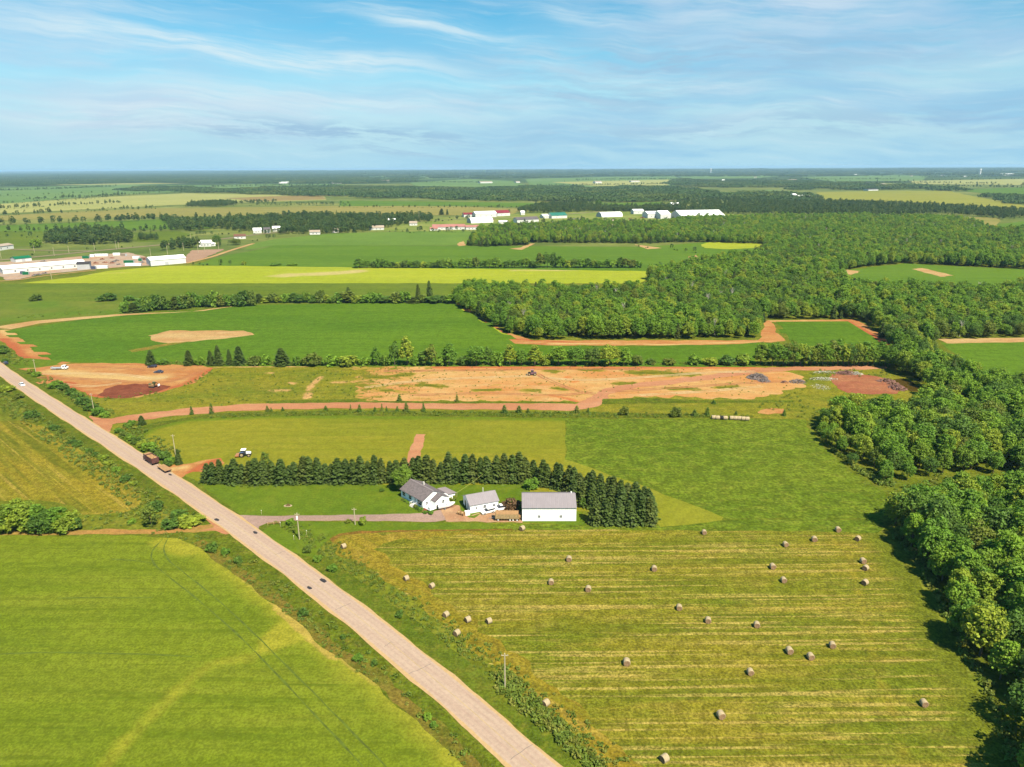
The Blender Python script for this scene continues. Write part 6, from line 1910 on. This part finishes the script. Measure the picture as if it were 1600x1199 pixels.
pole('tall pale pole with a transformer near the driveway mouth', 468, 843, 8.3, trans=True)
pole('slim pale pole beside the driveway shrub near the house', 555, 820, 5.4)
pole('pale pole standing in the weeds beside the bale field', 789, 1075, 8.2)
pole('pale pole at the edge of the meadow by the parked truck', 274.5, 712, 8.2)
pole('leaning pale pole between the orange lot and the haul track', 147, 643, 8.2)
pole('pale pole at the entrance of the orange lot', 57, 586, 8.2)
for i, (px, py, h) in enumerate([(81, 437, 10), (85, 400, 10), (54, 395, 9), (108, 396, 9), (182, 390, 11), (186, 389, 9), (299, 378, 12), (262, 398, 10), (287, 392, 10), (310, 396, 10), (320, 393, 10), (342, 391, 10), (236, 402, 10), (2, 404, 10), (655, 346, 26), (711, 346, 12), (148, 391, 9)]):
    pole(['slim pole in front of the long white works shed', 'slim pole beyond the long works shed', 'pole on the grass at the far left of the highway', 'pole left of the dark clump by the highway', 'taller pole of the close pair by the dark clump', 'shorter pole of the close pair by the dark clump', 'pole at the trees where the highway passes the white house', 'pole behind the long white end shed', 'pole at the far end of the white end shed',
          'left pole on the pink gravel lot', 'middle pole on the pink gravel lot', 'right pole on the pink gravel lot', 'pole left behind the white end shed', 'pole at the left edge by the highway', 'very tall mast at the left of the village', 'pole between the pink roofs and the red barn', 'pole in front of the dark clump'][i], px, py, h, far=True)

# ------------------------------------------------------------------ hay bales
m_net = plain('net_wrapped_hay', sc(238, 216, 176), .9, var=.16, scale=3.0, bump=.5)
m_hayend = plain('dark_hay_end', (.20, .125, .07, 1), .95, var=.35, scale=5.0, bump=.5)


def bale_meshes():
    w_, e, e2 = MB(), MB(), MB()
    n, r, L = 24, .78, 1.30
    prof = [(-L / 2, r * .93), (-L / 2 + .07, r), (L / 2 - .07, r), (L / 2, r * .93)]
    vs, fs = [], []
    rr = random.Random(2)
    for j, (y, rad) in enumerate(prof):
        for i in range(n):
            th = 2 * math.pi * i / n
            k = rad * (1 + .012 * math.sin(3 * th + j))
            z = r * .97 + k * math.sin(th)
            vs.append((k * math.cos(th), y, max(z, 0.0)))
    for j in range(3):
        for i in range(n):
            fs.append((j * n + i, j * n + (i + 1) % n, (j + 1) * n + (i + 1) % n, (j + 1) * n + i))
    w_.add(vs, fs)
    for sgn, j in ((-1, 0), (1, 3)):
        e_ = e if sgn < 0 else e2
        ring_ = vs[j * n:(j + 1) * n]
        inner = [(x * .55, y - sgn * -.015, (z - r * .97) * .55 + r * .97) for x, y, z in ring_]
        b = len(e_.v)
        e_.v += ring_ + inner + [(0, sgn * (L / 2 - .03), r * .97)]
        for i in range(n):
            e_.f.append((b + i, b + (i + 1) % n, b + n + (i + 1) % n, b + n + i))
            e_.f.append((b + n + i, b + n + (i + 1) % n, b + 2 * n))
    out = []
    for mb, m_ in ((w_, m_net), (e, m_hayend), (e2, m_hayend)):
        me = bpy.data.meshes.new('wrap' if mb is w_ else 'hay_end')
        me.from_pydata(mb.v, [], mb.f)
        me.materials.append(m_)
        bm = bmesh.new()
        bm.from_mesh(me)
        bmesh.ops.recalc_face_normals(bm, faces=bm.faces)
        bm.to_mesh(me)
        bm.free()
        for p_ in me.polygons:
            p_.use_smooth = True
        out.append(me)
    return out


bale_w, bale_e, bale_e2 = bale_meshes()
BALES = [(537, 857, 'd', 'lone pale bale in the field corner nearest the driveway'), (635, 907, 'd', 'left bale of the two upper ones by the roadside edge'), (675, 919, 'd', 'right bale of the two upper ones by the roadside edge'),
         (697, 964, 'd', 'leftmost bale of the cluster of four by the road'), (731, 972, 'd', 'middle top bale of the cluster of four by the road'), (764, 974, 'd', 'rightmost bale of the cluster of four by the road'), (714, 993, 'd', 'lowest bale of the cluster of four by the road'),
         (816, 829, 'd', 'bale on the grass margin just below the barn'), (889, 877, 'r', 'bale below the right corner of the barn, highest of three'), (861, 913, 'r', 'left bale of the three below the barn'), (919, 924, 'r', 'right lower bale of the three below the barn'),
         (1022, 892, 'r', 'single bale below the front spruces'), (1061, 953, 'r', 'left bale of the middle row of three'), (1106, 973, 'r', 'centre bale of the middle row of three'), (1182, 980, 'r', 'right bale of the middle row of three'), (979, 1039, 'r', 'lone bale left of centre in the lower field'),
         (1172, 1054, 'r', 'bale below the three in a triangle on the right'), (1233, 1021, 'r', 'left bale of the triangle on the right'), (1266, 1030, 'r', 'lowest bale of the triangle on the right'), (1300, 1012, 'r', 'right bale of the triangle on the right'), (1126, 1122, 'r', 'lone bale low in the centre of the field'),
         (853, 1103, 'd', 'bale beside the roadside weeds near the pole'), (1038, 1190, 'd2', 'nearest bale at the bottom of the field'), (1443, 1103, 'r', 'bale closest to the wood at the lower right'), (1207, 889, 'r', 'upper bale of the close pair right of centre'), (1224, 910, 'r', 'lower bale of the close pair right of centre'),
         (1227, 854, 'r', 'left bale in the upper right row'), (1272, 846, 'r', 'middle bale in the upper right row'), (1309, 831, 'r', 'bale on the far margin at the upper right'), (1340, 845, 'd2', 'right bale in the upper right row'), (1348, 880, 'r', 'upper bale of the touching pair by the wood'), (1352, 891, 'd2', 'lower bale of the touching pair by the wood'),
         (1351, 914, 'd2', 'bale just below the touching pair by the wood'), (1100, 835, 'r', 'bale on the far margin right of the spruces')]
for i, (px, py, k, lab) in enumerate(BALES):
    p = P(px, py)
    rz = {'r': rng.uniform(-.2, .2), 'd': R(-48) + rng.uniform(-.15, .15) + R(0), 'd2': R(-50) + rng.uniform(-.2, .2)}[k]
    t = thing('hay_bale', 'round hay ' + lab if lab.startswith('bale') else lab.replace('bale', 'round hay bale', 1), 'hay bale', (p.x, p.y, 0.012), rz, 'round bales in the mown hay field')
    s = rng.uniform(.84, .96)
    t.scale = (s, s, s)
    link('wrap', bale_w, t)
    link('hay_end', bale_e, t)
    link('hay_end', bale_e2, t)

# ------------------------------------------------------------------ vehicles
def wheel(parent, x, y, r, w_=.22, hub=None, name='wheel'):
    o = MB().tube((x, y - w_ / 2, r), (x, y + w_ / 2, r), r, n=14).build(name, m_black, parent)
    MB().tube((x, y - w_ / 2 - .012, r), (x, y + w_ / 2 + .012, r), r * .55, n=12).build('hub', hub or m_chrome, o)
    return o


def paint(name, col):
    return plain(name, col, .3, var=.04, spec=.5)


def car(label, cat, px, py, heading, col, kind='sedan', group=None):
    p = P(px, py)
    body = paint(cat.replace(' ', '_') + '_paint', col)
    t = thing({'sedan': 'car', 'pickup': 'pickup_truck', 'wagon': 'car', 'flatbed': 'flatbed_truck'}[kind], label, cat, (p.x, p.y, .02), heading, group)
    if kind in ('sedan', 'wagon'):
        L, W_ = 4.5, 1.75
        MB().prism_y([(-2.25, .35), (2.2, .35), (2.25, .62), (2.1, .82), (1.0, .95), (-1.7 if kind == 'sedan' else -2.0, .98), (-2.2, .9)], -W_ / 2, W_ / 2).build('body', body, t)
        top = (-1.3, -.9) if kind == 'sedan' else (-2.1, -1.9)
        MB().prism_y([(top[0] - .3, .965), (1.05, .955), (.35, 1.42), (top[1], 1.44)], -W_ / 2 + .08, W_ / 2 - .08, .84, 1.2).build('window', m_glass, t)
        MB().prism_y([(top[1] + .02, 1.40), (.33, 1.40), (.18, 1.475), (top[1] + .15, 1.49)], -.66, .66).build('roof', body, t)
        for x in (-1.35, 1.4):
            for y in (-.8, .8):
                wheel(t, x, y, .33)
        for y in (-.62, .62):
            MB().box(2.2, y - .18, .62, 2.27, y + .18, .76).build('headlight', m_trim, t)
    elif kind == 'pickup':
        MB().prism_y([(-2.8, .5), (2.75, .5), (2.8, .8), (2.7, 1.08), (1.35, 1.18), (-.35, 1.18), (-.4, .95), (-2.8, .95)], -.98, .98).build('body', body, t)
        bd = MB()
        bd.box(-2.8, -.98, .952, -.45, -.88, 1.22)
        bd.box(-2.8, .88, .952, -.45, .98, 1.22)
        bd.box(-2.88, -.98, .6, -2.802, .98, 1.22)
        bd.build('bed_side', body, t)
        MB().box(-2.78, -.87, .955, -.42, .87, .975).build('bed_floor', m_black, t)
        MB().prism_y([(-.38, 1.19), (1.4, 1.19), (.7, 1.78), (-.25, 1.8)], -.9, .9, .86, 1.5).build('window', m_glass, t)
        MB().prism_y([(-.25, 1.77), (.68, 1.76), (.55, 1.86), (-.15, 1.87)], -.76, .76).build('roof', body, t)
        for x in (-1.75, 1.75):
            for y in (-.9, .9):
                wheel(t, x, y, .40, .26)
        for y in (-.72, .72):
            MB().box(2.76, y - .2, .8, 2.82, y + .2, 1.0).build('headlight', m_trim, t)
    else:   # flatbed
        MB().box(-4.0, -.45, .55, 3.6, .45, .8).build('chassis', m_black, t)
        bx = MB().box(-4.1, -1.2, .82, 1.3, 1.2, 1.0)
        bx.box(-4.1, -1.2, 1.002, -4.0, 1.2, 1.5)
        bx.box(1.2, -1.2, 1.002, 1.3, 1.2, 2.0)
        bx.build('bed', m_chrome, t)
        MB().prism_y([(1.45, .6), (3.9, .6), (4.0, 1.25), (3.3, 1.35), (2.95, 2.15), (1.5, 2.2)], -1.05, 1.05).build('cab', body, t)
        MB().prism_y([(3.06, 1.42), (3.36, 1.38), (3.02, 2.1), (2.98, 2.1)], -.95, .95).build('windscreen', m_glass, t)
        for y in (-1.06, 1.03):
            MB().box(1.9, y, 1.4, 2.85, y + .03, 2.0).build('window', m_glass, t)
        for x in (-2.9, -1.9, 2.9):
            for y in (-.98, .98):
                wheel(t, x, y, .46, .3)
    return t


HD = math.atan2(.677, -.735)
car('small white car driving on the road by the orange lot', 'car', 34.5, 603, HD + math.pi, (.75, .76, .78, 1), 'sedan')
car('dark car far up the road at the left edge', 'car', 9, 569, HD, (.03, .035, .05, 1), 'wagon')
car('white flatbed truck parked in the orange lot', 'truck', 94, 577.5, 0.05, (.78, .78, .80, 1), 'flatbed')
car('black car parked at the top of the orange lot', 'car', 238, 574.5, math.pi + .1, (.03, .02, .035, 1), 'wagon')
car('dark grey car parked below the black one in the orange lot', 'car', 248, 583, math.pi, (.05, .05, .075, 1), 'sedan')
car('silver white pickup parked behind the garage', 'pickup truck', 784, 797, ga + math.pi - .05, (.70, .69, .74, 1), 'pickup')
car('small white car parked along the garage wall', 'car', 762.5, 801.5, ga + math.pi + .1, (.76, .76, .74, 1), 'wagon')

# tractor with mower
p = P(382, 713)
t = thing('tractor', 'blue and white farm tractor with an orange mower on the meadow', 'tractor', (p.x, p.y, 0), R(8))
m_blue = paint('blue_tractor_paint', (.05, .085, .20, 1))
MB().box(-.9, -.35, .7, 2.3, .35, 1.0).build('chassis', m_black, t)
MB().prism_y([(.75, 1.0), (2.4, 1.0), (2.4, 1.5), (2.2, 1.65), (.75, 1.8)], -.4, .4).build('hood', paint('white_tractor_paint', (.72, .74, .78, 1)), t)
MB().prism_y([(-.8, 1.0), (.7, 1.0), (.55, 2.5), (-.75, 2.5)], -.75, .75).build('cab', m_glass, t)
MB().box(-.95, -.85, 2.505, .75, .85, 2.72).build('cab_roof', m_white, t)
for y in (-1.05, 1.05):
    wheel(t, -.7, y, .92, .5, m_net)
    wheel(t, 1.75, y * .92, .62, .38, m_net)
    MB().box(-1.45, y - .3, 1.86, .1, y + .3, 1.95).build('fender', m_blue, t)
mw = MB()
mw.box(-3.0, -1.4, .45, -1.7, 1.4, .8)
mw.tube((-1.7, 0, .7), (-.9, 0, .8), .08)
mw.build('mower', paint('orange_mower_paint', sc(238, 160, 100)), t)

# farm truck and trailer on the road shoulder
m_ddark = plain('dark_red_boards', (.10, .04, .035, 1), .8, var=.3, scale=2)
m_load = plain('tan_load', sc(226, 178, 126), .9, var=.14, scale=1.5, bump=.4)
p = P(237, 723)
t = thing('farm_truck', 'dark high sided farm truck with a tan load on the road', 'truck', (p.x, p.y, .09), HD)
MB().box(-3.6, -.45, .55, 3.6, .45, .85).build('chassis', m_black, t)
MB().prism_y([(2.0, .6), (4.2, .6), (4.3, 1.5), (3.9, 1.6), (3.6, 2.6), (2.1, 2.65)], -1.15, 1.15).build('cab', m_ddark, t)
MB().prism_y([(3.68, 1.7), (3.98, 1.66), (3.72, 2.5), (3.64, 2.5)], -1.0, 1.0).build('windscreen', m_glass, t)
MB().box(2.12, -1.05, 2.655, 3.5, 1.05, 2.74).build('cab_roof', m_load, t)
for y in (-1.16, 1.13):
    MB().box(2.5, y, 1.7, 3.4, y + .03, 2.4).build('window', m_glass, t)
b_ = MB()
for i in range(6):
    for y in (-1.25, 1.15):
        b_.box(-3.8, y, .95 + i * .31, 1.8, y + .1, .95 + i * .31 + .25)
    for x in (-3.9, 1.8):
        b_.box(x, -1.25, .95 + i * .31, x + .1, 1.25, .95 + i * .31 + .25)
b_.build('stake_side', m_ddark, t)
MB().box(-3.79, -1.14, .86, 1.79, 1.14, .95).build('bed', m_wood, t)
ld = MB()
r_ = random.Random(4)
for i in range(26):
    ld.ball((r_.uniform(-3.3, 1.3), r_.uniform(-.8, .8), 2.35), .55, .4, .42, 7, 5, .15, r_)
ld.box(-3.7, -1.1, .96, 1.7, 1.1, 2.4)
ld.build('load', m_load, t)
for x in (-2.7, -1.6, 3.0):
    for y in (-1.0, 1.0):
        wheel(t, x, y, .5, .32)
p = P(257.5, 735.5)
t = thing('flat_trailer', 'flat deck trailer with pale boards hitched behind the farm truck', 'trailer', (p.x, p.y, .09), HD)
MB().box(-3.3, -1.15, .8, 3.3, 1.15, .98).build('frame', m_ddark, t)
dk2 = MB()
for i in range(12):
    dk2.box(-3.3 + i * .55, -1.2, .985, -3.3 + i * .55 + .52, 1.2, 1.06)
dk2.build('deck', m_load, t)
MB().tube((3.3, 0, .8), (5.0, 0, .75), .07).build('drawbar', m_black, t)
for x in (-.6, .5):
    for y in (-.95, .95):
        wheel(t, x, y, .40, .26)

# excavator in the wet earth
p = P(239, 605.5)
t = thing('excavator', 'small excavator with pale boom digging in the wet red earth', 'excavator', (p.x, p.y, .02), R(-12))
m_exc = paint('dark_green_machine_paint', (.07, .085, .03, 1))
for y in (-.9, .9):
    MB().prism_y([(-1.4, 0), (1.4, 0), (1.65, .3), (1.4, .65), (-1.4, .65), (-1.65, .3)], y - .22, y + .22).build('track', m_black, t)
MB().box(-1.5, -1.0, .75, 1.0, 1.0, 1.5).build('body', m_load, t)
MB().box(-.1, .05, 1.505, 1.0, .98, 2.5).build('cab', m_exc, t)
MB().box(-.2, -.02, 2.505, 1.1, 1.05, 2.6).build('cab_roof', m_exc, t)
MB().box(-1.52, -.95, 1.505, -.4, .0, 1.95).build('engine_cover', m_exc, t)
bo = MB()
bo.tube((.9, -.4, 1.3), (2.4, -.4, 2.7), .2, .16, 8)
bo.tube((2.4, -.4, 2.7), (3.7, -.4, 2.0), .16, .13, 8)
bo.build('boom', m_black, t)
MB().prism_y([(3.5, 2.0), (3.95, 2.0), (4.0, 1.2), (3.5, .9)], -.85, .1).build('bucket', m_trim, t)

# loader on the pale earth
p = P(831, 586.5)
t = thing('wheel_loader', 'cream wheel loader with raised dark cab on the pale earth site', 'loader', (p.x, p.y, .02), R(180))
MB().box(-2.3, -.9, .7, .6, .9, 1.6).build('body', paint('plum_machine_paint', (.16, .08, .10, 1)), t)
MB().box(-.9, -.7, 1.605, .5, .7, 2.75).build('cab', m_glass, t)
MB().box(-1.0, -.8, 2.755, .6, .8, 2.88).build('cab_roof', paint('plum_roof_paint', (.30, .14, .17, 1)), t)
MB().prism_y([(.65, .8), (2.2, .7), (2.3, .95), (.65, 1.25)], -.55, .55).build('loader_arm', m_load, t)
MB().prism_y([(2.2, .05), (3.1, .05), (2.5, .35), (2.45, 1.5), (2.2, 1.4)], -1.3, 1.3).build('bucket', paint('cream_machine_paint', sc(246, 222, 180)), t)
for x in (-1.5, 1.3):
    for y in (-.95, .95):
        wheel(t, x, y, .75, .45, m_net)

# hay wagon
p = P(793, 812)
t = thing('hay_wagon', 'slatted wooden wagon with a flat tan load in front of the barn', 'wagon', (p.x, p.y, .02), R(-2))
MB().box(-3.5, -1.2, .8, 3.5, 1.2, .98).build('bed', m_wood, t)
sl = MB()
for i in range(4):
    for y in (-1.27, 1.19):
        sl.box(-3.45, y, 1.05 + i * .32, 3.3, y + .08, 1.05 + i * .32 + .2)
for i in range(9):
    for y in (-1.34, 1.27):
        sl.box(-3.45 + i * .82, y, .7, -3.35 + i * .82, y + .07, 2.35)
sl.build('side_rack', m_wood, t)
MB().box(-3.4, -1.17, .99, 3.25, 1.17, 2.38).build('load', m_load, t)
MB().box(3.32, -1.1, .99, 3.9, 1.1, 1.5).build('tail_board', m_load, t)
MB().box(-3.62, -1.2, .7, -3.52, 1.2, 2.9).build('front_rack', m_wood, t)
MB().tube((-3.5, 0, .7), (-5.6, -.1, .35), .06).build('drawbar', m_steel, t)
for x in (-2.7, .8, 1.7, 2.9):
    for y in (-1.0, 1.0):
        wheel(t, x, y, .38, .24, m_trim)

# boat on its trailer
p = P(697, 794.5)
t = thing('boat_trailer', 'low trailer under the white motorboat beside the house', 'trailer', (p.x, p.y, .02), R(24))
fr = MB()
for y in (-.55, .55):
    fr.box(-2.2, y - .05, .4, 2.0, y + .05, .5)
fr.box(-2.2, -.55, .4, -2.1, .55, .5)
fr.tube((2.0, -.55, .45), (3.4, 0, .4), .05)
fr.tube((2.0, .55, .45), (3.4, 0, .4), .05)
fr.build('frame', m_brick, t)
for y in (-.85, .85):
    wheel(t, -.6, y, .32, .2)
t = thing('motorboat', 'white motorboat with dark windows parked beside the house', 'boat', (p.x, p.y, .02), R(24))
hull = MB()
secs = [(-2.6, .95, .55, 1.35), (-1.0, 1.05, .52, 1.35), (.8, 1.0, .55, 1.42), (2.0, .65, .75, 1.52), (2.9, .06, 1.2, 1.62)]
vs = []
for x, hw_, zk, zt in secs:
    vs += [(x, -hw_, zt), (x, -hw_ * .75, zk + .18), (x, 0, zk), (x, hw_ * .75, zk + .18), (x, hw_, zt)]
fs = [(i * 5 + j, (i + 1) * 5 + j, (i + 1) * 5 + j + 1, i * 5 + j + 1) for i in range(4) for j in range(4)]
fs += [(0, 1, 2, 3, 4), tuple(20 + j for j in (4, 3, 2, 1, 0))] + [(i * 5, i * 5 + 4, (i + 1) * 5 + 4, (i + 1) * 5) for i in range(4)]
hull.add(vs, fs)
hull.build('hull', m_white, t)
MB().prism_y([(-.6, 1.36), (1.5, 1.44), (.9, 1.95), (-.5, 2.0)], -.72, .72, .8, 1.7).build('cabin', m_white, t)
for y in (-.735, .705):
    MB().box(-.3, y, 1.5, .15, y + .03, 1.75).build('window', m_glass, t)
    MB().box(.4, y, 1.5, .85, y + .03, 1.75).build('window', m_glass, t)
MB().box(-2.95, -.2, .5, -2.62, .2, 1.75).build('outboard_motor', m_black, t)
MB().tube((2.0, -.5, 2.05), (-.4, -.6, 2.15), .035).build('rail', m_trim, t)

# small yard things
for i, (px, py, rz) in enumerate(((718, 804, 1.0), (723.5, 805.5, 1.0))):
    p = P(px, py)
    t = thing('cable_reel', ['tan wooden reel left of the two by the garage door', 'tan wooden reel right of the two by the garage door'][i], 'reel', (p.x, p.y, .02), rz)
    for y in (-.4, .32):
        MB().tube((0, y, .65), (0, y + .08, .65), .64, n=18).build('flange', m_load, t)
    MB().tube((0, -.318, .65), (0, .318, .65), .34, n=14).build('core', m_wood, t)
p = P(730, 804.5)
t = thing('storage_box', 'white storage box leaning by the garage corner', 'box', (p.x, p.y, .02), ga)
MB().prism_x([(-.6, 0), (.6, 0), (.6, 1.0), (.45, 1.15), (-.6, 1.25)], -.7, .7).build('body', m_white, t)
MB().prism_x([(-.64, 1.26), (.47, 1.16), (.64, 1.01), (.66, 1.06), (.49, 1.22), (-.64, 1.32)], -.74, .74).build('lid', m_trim, t)
# clothesline across the lawn
cl = thing('clothesline', 'pale clothesline strung from the house to the windbreak', 'clothesline', (0, 0, 0))
a, b = P(714, 777), P(766, 748)
ln = [(a.x, a.y, 1.6)]
for i in range(1, 9):
    f_ = i / 8
    ln.append((a.x + (b.x - a.x) * f_, a.y + (b.y - a.y) * f_, 1.6 + 2.4 * f_ - .5 * math.sin(math.pi * f_)))
mb = MB()
for q, r_2 in zip(ln[:-1], ln[1:]):
    mb.tube(q, r_2, .045, n=5)
mb.build('line', plain('yellow_rope', sc(206, 214, 110), .8), cl)
cl.location = (0, 0, 0)
MB().tube((a.x, a.y, -.2), (a.x, a.y, 1.7), .06, n=7).build('post', m_pole, cl)
MB().tube((b.x, b.y, -.2), (b.x, b.y, 4.1), .07, n=7).build('post', m_pole, cl)
p = P(706, 781)
one('bush', mesh_np('foliage', *crown(700, 1.0, 0, 1.75, 26, 40, .13, low=1), leaf_mat('yellow_leaf', [(.17, .20, .02, 1), (.15, .19, .02, 1), (.18, .2, .02, 1)])), 'yellow leaved bush beside the motorboat', 'bush', p.x, p.y, 1.7, 1.2, .4)
p = P(544, 817)
one('bush', mesh_np('foliage', *crown(701, 1.0, 0, 1.75, 20, 34, .13, low=1), bpy.data.materials['yellow_leaf']), 'pale yellow plant beside the slim pole at the driveway', 'plant', p.x, p.y, .95, .6, 1.4)
# rail fence, stakes and flower ring near the road
p = P(428, 820)
t = thing('rail_fence', 'short low wooden rail fence at the driveway mouth', 'fence', (p.x, p.y, 0), R(10))
for x in (-1.7, 0, 1.7):
    MB().box(x - .07, -.07, -.2, x + .07, .07, .85).build('post', m_wood, t)
for z in (.35, .65):
    MB().box(-1.8, .072, z, 1.8, .14, z + .12).build('rail', m_load, t)
for px, py, lab in ((459, 844, 'pale stake left of the tall driveway pole'), (479, 836, 'pale stake right of the tall driveway pole'), (408.5, 804, 'white marker stake at the lawn corner by the driveway'), (438, 823, 'short stake at the end of the low rail fence')):
    p = P(px, py)
    t = thing('marker_stake', lab, 'stake', (p.x, p.y, 0))
    MB().tube((0, 0, -.2), (0.05, .1, 1.25), .06, .05, 6).build('shaft', m_pole, t)
    MB().box(-.01, .02, 1.2, .11, .16, 1.36).build('cap', m_trim, t)
p = P(450, 791)
rr = random.Random(9)
fb = thing('flower_bed', 'small flower bed with pale stones on the front lawn', 'flower bed', (p.x, p.y, 0))
q = MB()
for i in range(16):
    th = 6.28 * i / 16
    q.ball((1.1 * math.cos(th), .6 * math.sin(th), .1), .22, .2, .17, 6, 4, .15, rr)
q.build('stone_edging', m_net, fb)
MB().ball((0, 0, -.05), 1.0, .5, .3, 12, 6, .05, rr).build('soil', plain('brown_soil', (.09, .045, .03, 1), .95, var=.3), fb)
v, f = crown(720, .5, 0, .8, 12, 16, .1, low=1)
fo = link('foliage', mesh_np('foliage', v, f, redleaf), fb)
fo.location = (0, 0, .1)

# debris heaps at the end of the earth site
m_brush = plain('grey_brushwood', (.16, .13, .125, 1), .95, var=.35, scale=1.2)
m_pile = plain('white_debris', (.34, .33, .27, 1), .9, var=.45, scale=.9)
m_brpile = plain('brown_debris', (.17, .09, .075, 1), .95, var=.4, scale=.8)
for nm, lab, px, py, rx, ry, h, mt_, n_, ch in (
    ('brush_pile', 'big grey brush pile on the pale earth', 1183, 591, 5.2, 4.0, 3.0, m_brush, 520, .5), ('brush_pile', 'small grey brush pile touching the big one', 1194, 596, 3.0, 2.4, 1.8, m_brush, 200, .45), ('debris_pile', 'low brown clump right of the brush piles', 1226, 598, 1.8, 1.5, 1.2, m_brpile, 60, .4),
    ('debris_pile', 'weedy grey heap beside the low brown clump', 1246, 597.5, 4.2, 2.8, 1.9, m_brush, 160, .45), ('debris_pile', 'long pale rubble heap at the left of the clay', 1287, 592.5, 7.0, 2.6, 1.1, m_pile, 260, .3), ('debris_pile', 'pale rubble heap behind the long one', 1290, 582.5, 6.5, 2.2, 1.0, m_pile, 200, .28),
    ('debris_pile', 'white scattered rubble on the grass below the clay', 1282, 605, 4.2, 5.0, .5, m_pile, 120, .26), ('debris_pile', 'brown and white heap at the top of the clay', 1322, 584, 5.4, 3.2, 2.0, m_brpile, 260, .5), ('debris_pile', 'white heap right on top of the clay', 1338, 585, 3.2, 2.2, 1.7, m_pile, 120, .38),
    ('debris_pile', 'brown heap by the left end of the pond', 1384, 596, 4.6, 2.6, 1.7, m_brpile, 160, .5), ('debris_pile', 'reddish heap on the bank of the pond', 1402, 607, 4.0, 4.5, 1.9, m_brpile, 200, .55), ('debris_pile', 'pinkish rubble heap between the two pond heaps', 1396, 601, 3.0, 3.2, 1.6, plain('pink_debris', sc(200, 150, 130), .9, var=.3), 120, .5)):
    p = P(px, py)
    heap(nm, lab, 'debris', p.x, p.y, rx, ry, h, mt_, n_, px, ch)
for i, (px, py, mt_) in enumerate(((1115, 655, m_net), (1121, 655.5, m_net), (1128, 655.5, m_black), (1133, 656, m_net), (1143, 656, m_net), (1149, 656.3, m_net), (1155, 656.5, m_net), (1161, 657, m_net), (1167, 657.3, m_net))):
    p = P(px, py)
    t = thing('wrapped_bale', ['white wrapped bale at the left end of the row by the meadow', 'white wrapped bale second in the row by the meadow', 'black wrapped bale in the row by the meadow', 'white wrapped bale right of the black one'][i] if i < 4 else f'white wrapped bale, {nth(i - 3)} in the right hand run by the meadow', 'wrapped bale', (p.x, p.y, .01), R(90), 'wrapped bales by the meadow')
    t.scale = (1.05, 1.3, 1.05)
    for nm, me in (('wrap', bale_w), ('wrap_end', bale_e), ('wrap_end', bale_e2)):
        me2 = me.copy()
        me2.materials[0] = mt_
        link(nm, me2, t)

# ------------------------------------------------------------------ haze: even thin air over the whole plain
hz = MB().box(-50000, -50000, -1.0, 50000, 50000, 112.0)
hm_ = bpy.data.materials.new('thin_haze')
hm_.use_nodes = True
nt = hm_.node_tree
for n_ in list(nt.nodes):
    if n_.type != 'OUTPUT_MATERIAL':
        nt.nodes.remove(n_)
pv = nt.nodes.new('ShaderNodeVolumePrincipled')
pv.inputs['Color'].default_value = (.42, .68, .94, 1)
pv.inputs['Density'].default_value = 0.000042
pv.inputs['Anisotropy'].default_value = 0.0
nt.links.new(pv.outputs[0], nt.nodes['Material Output'].inputs['Volume'])
ho = hz.build('haze', hm_)
tag(ho, 'thin blue air softening the far plain', 'haze', None, 'stuff')
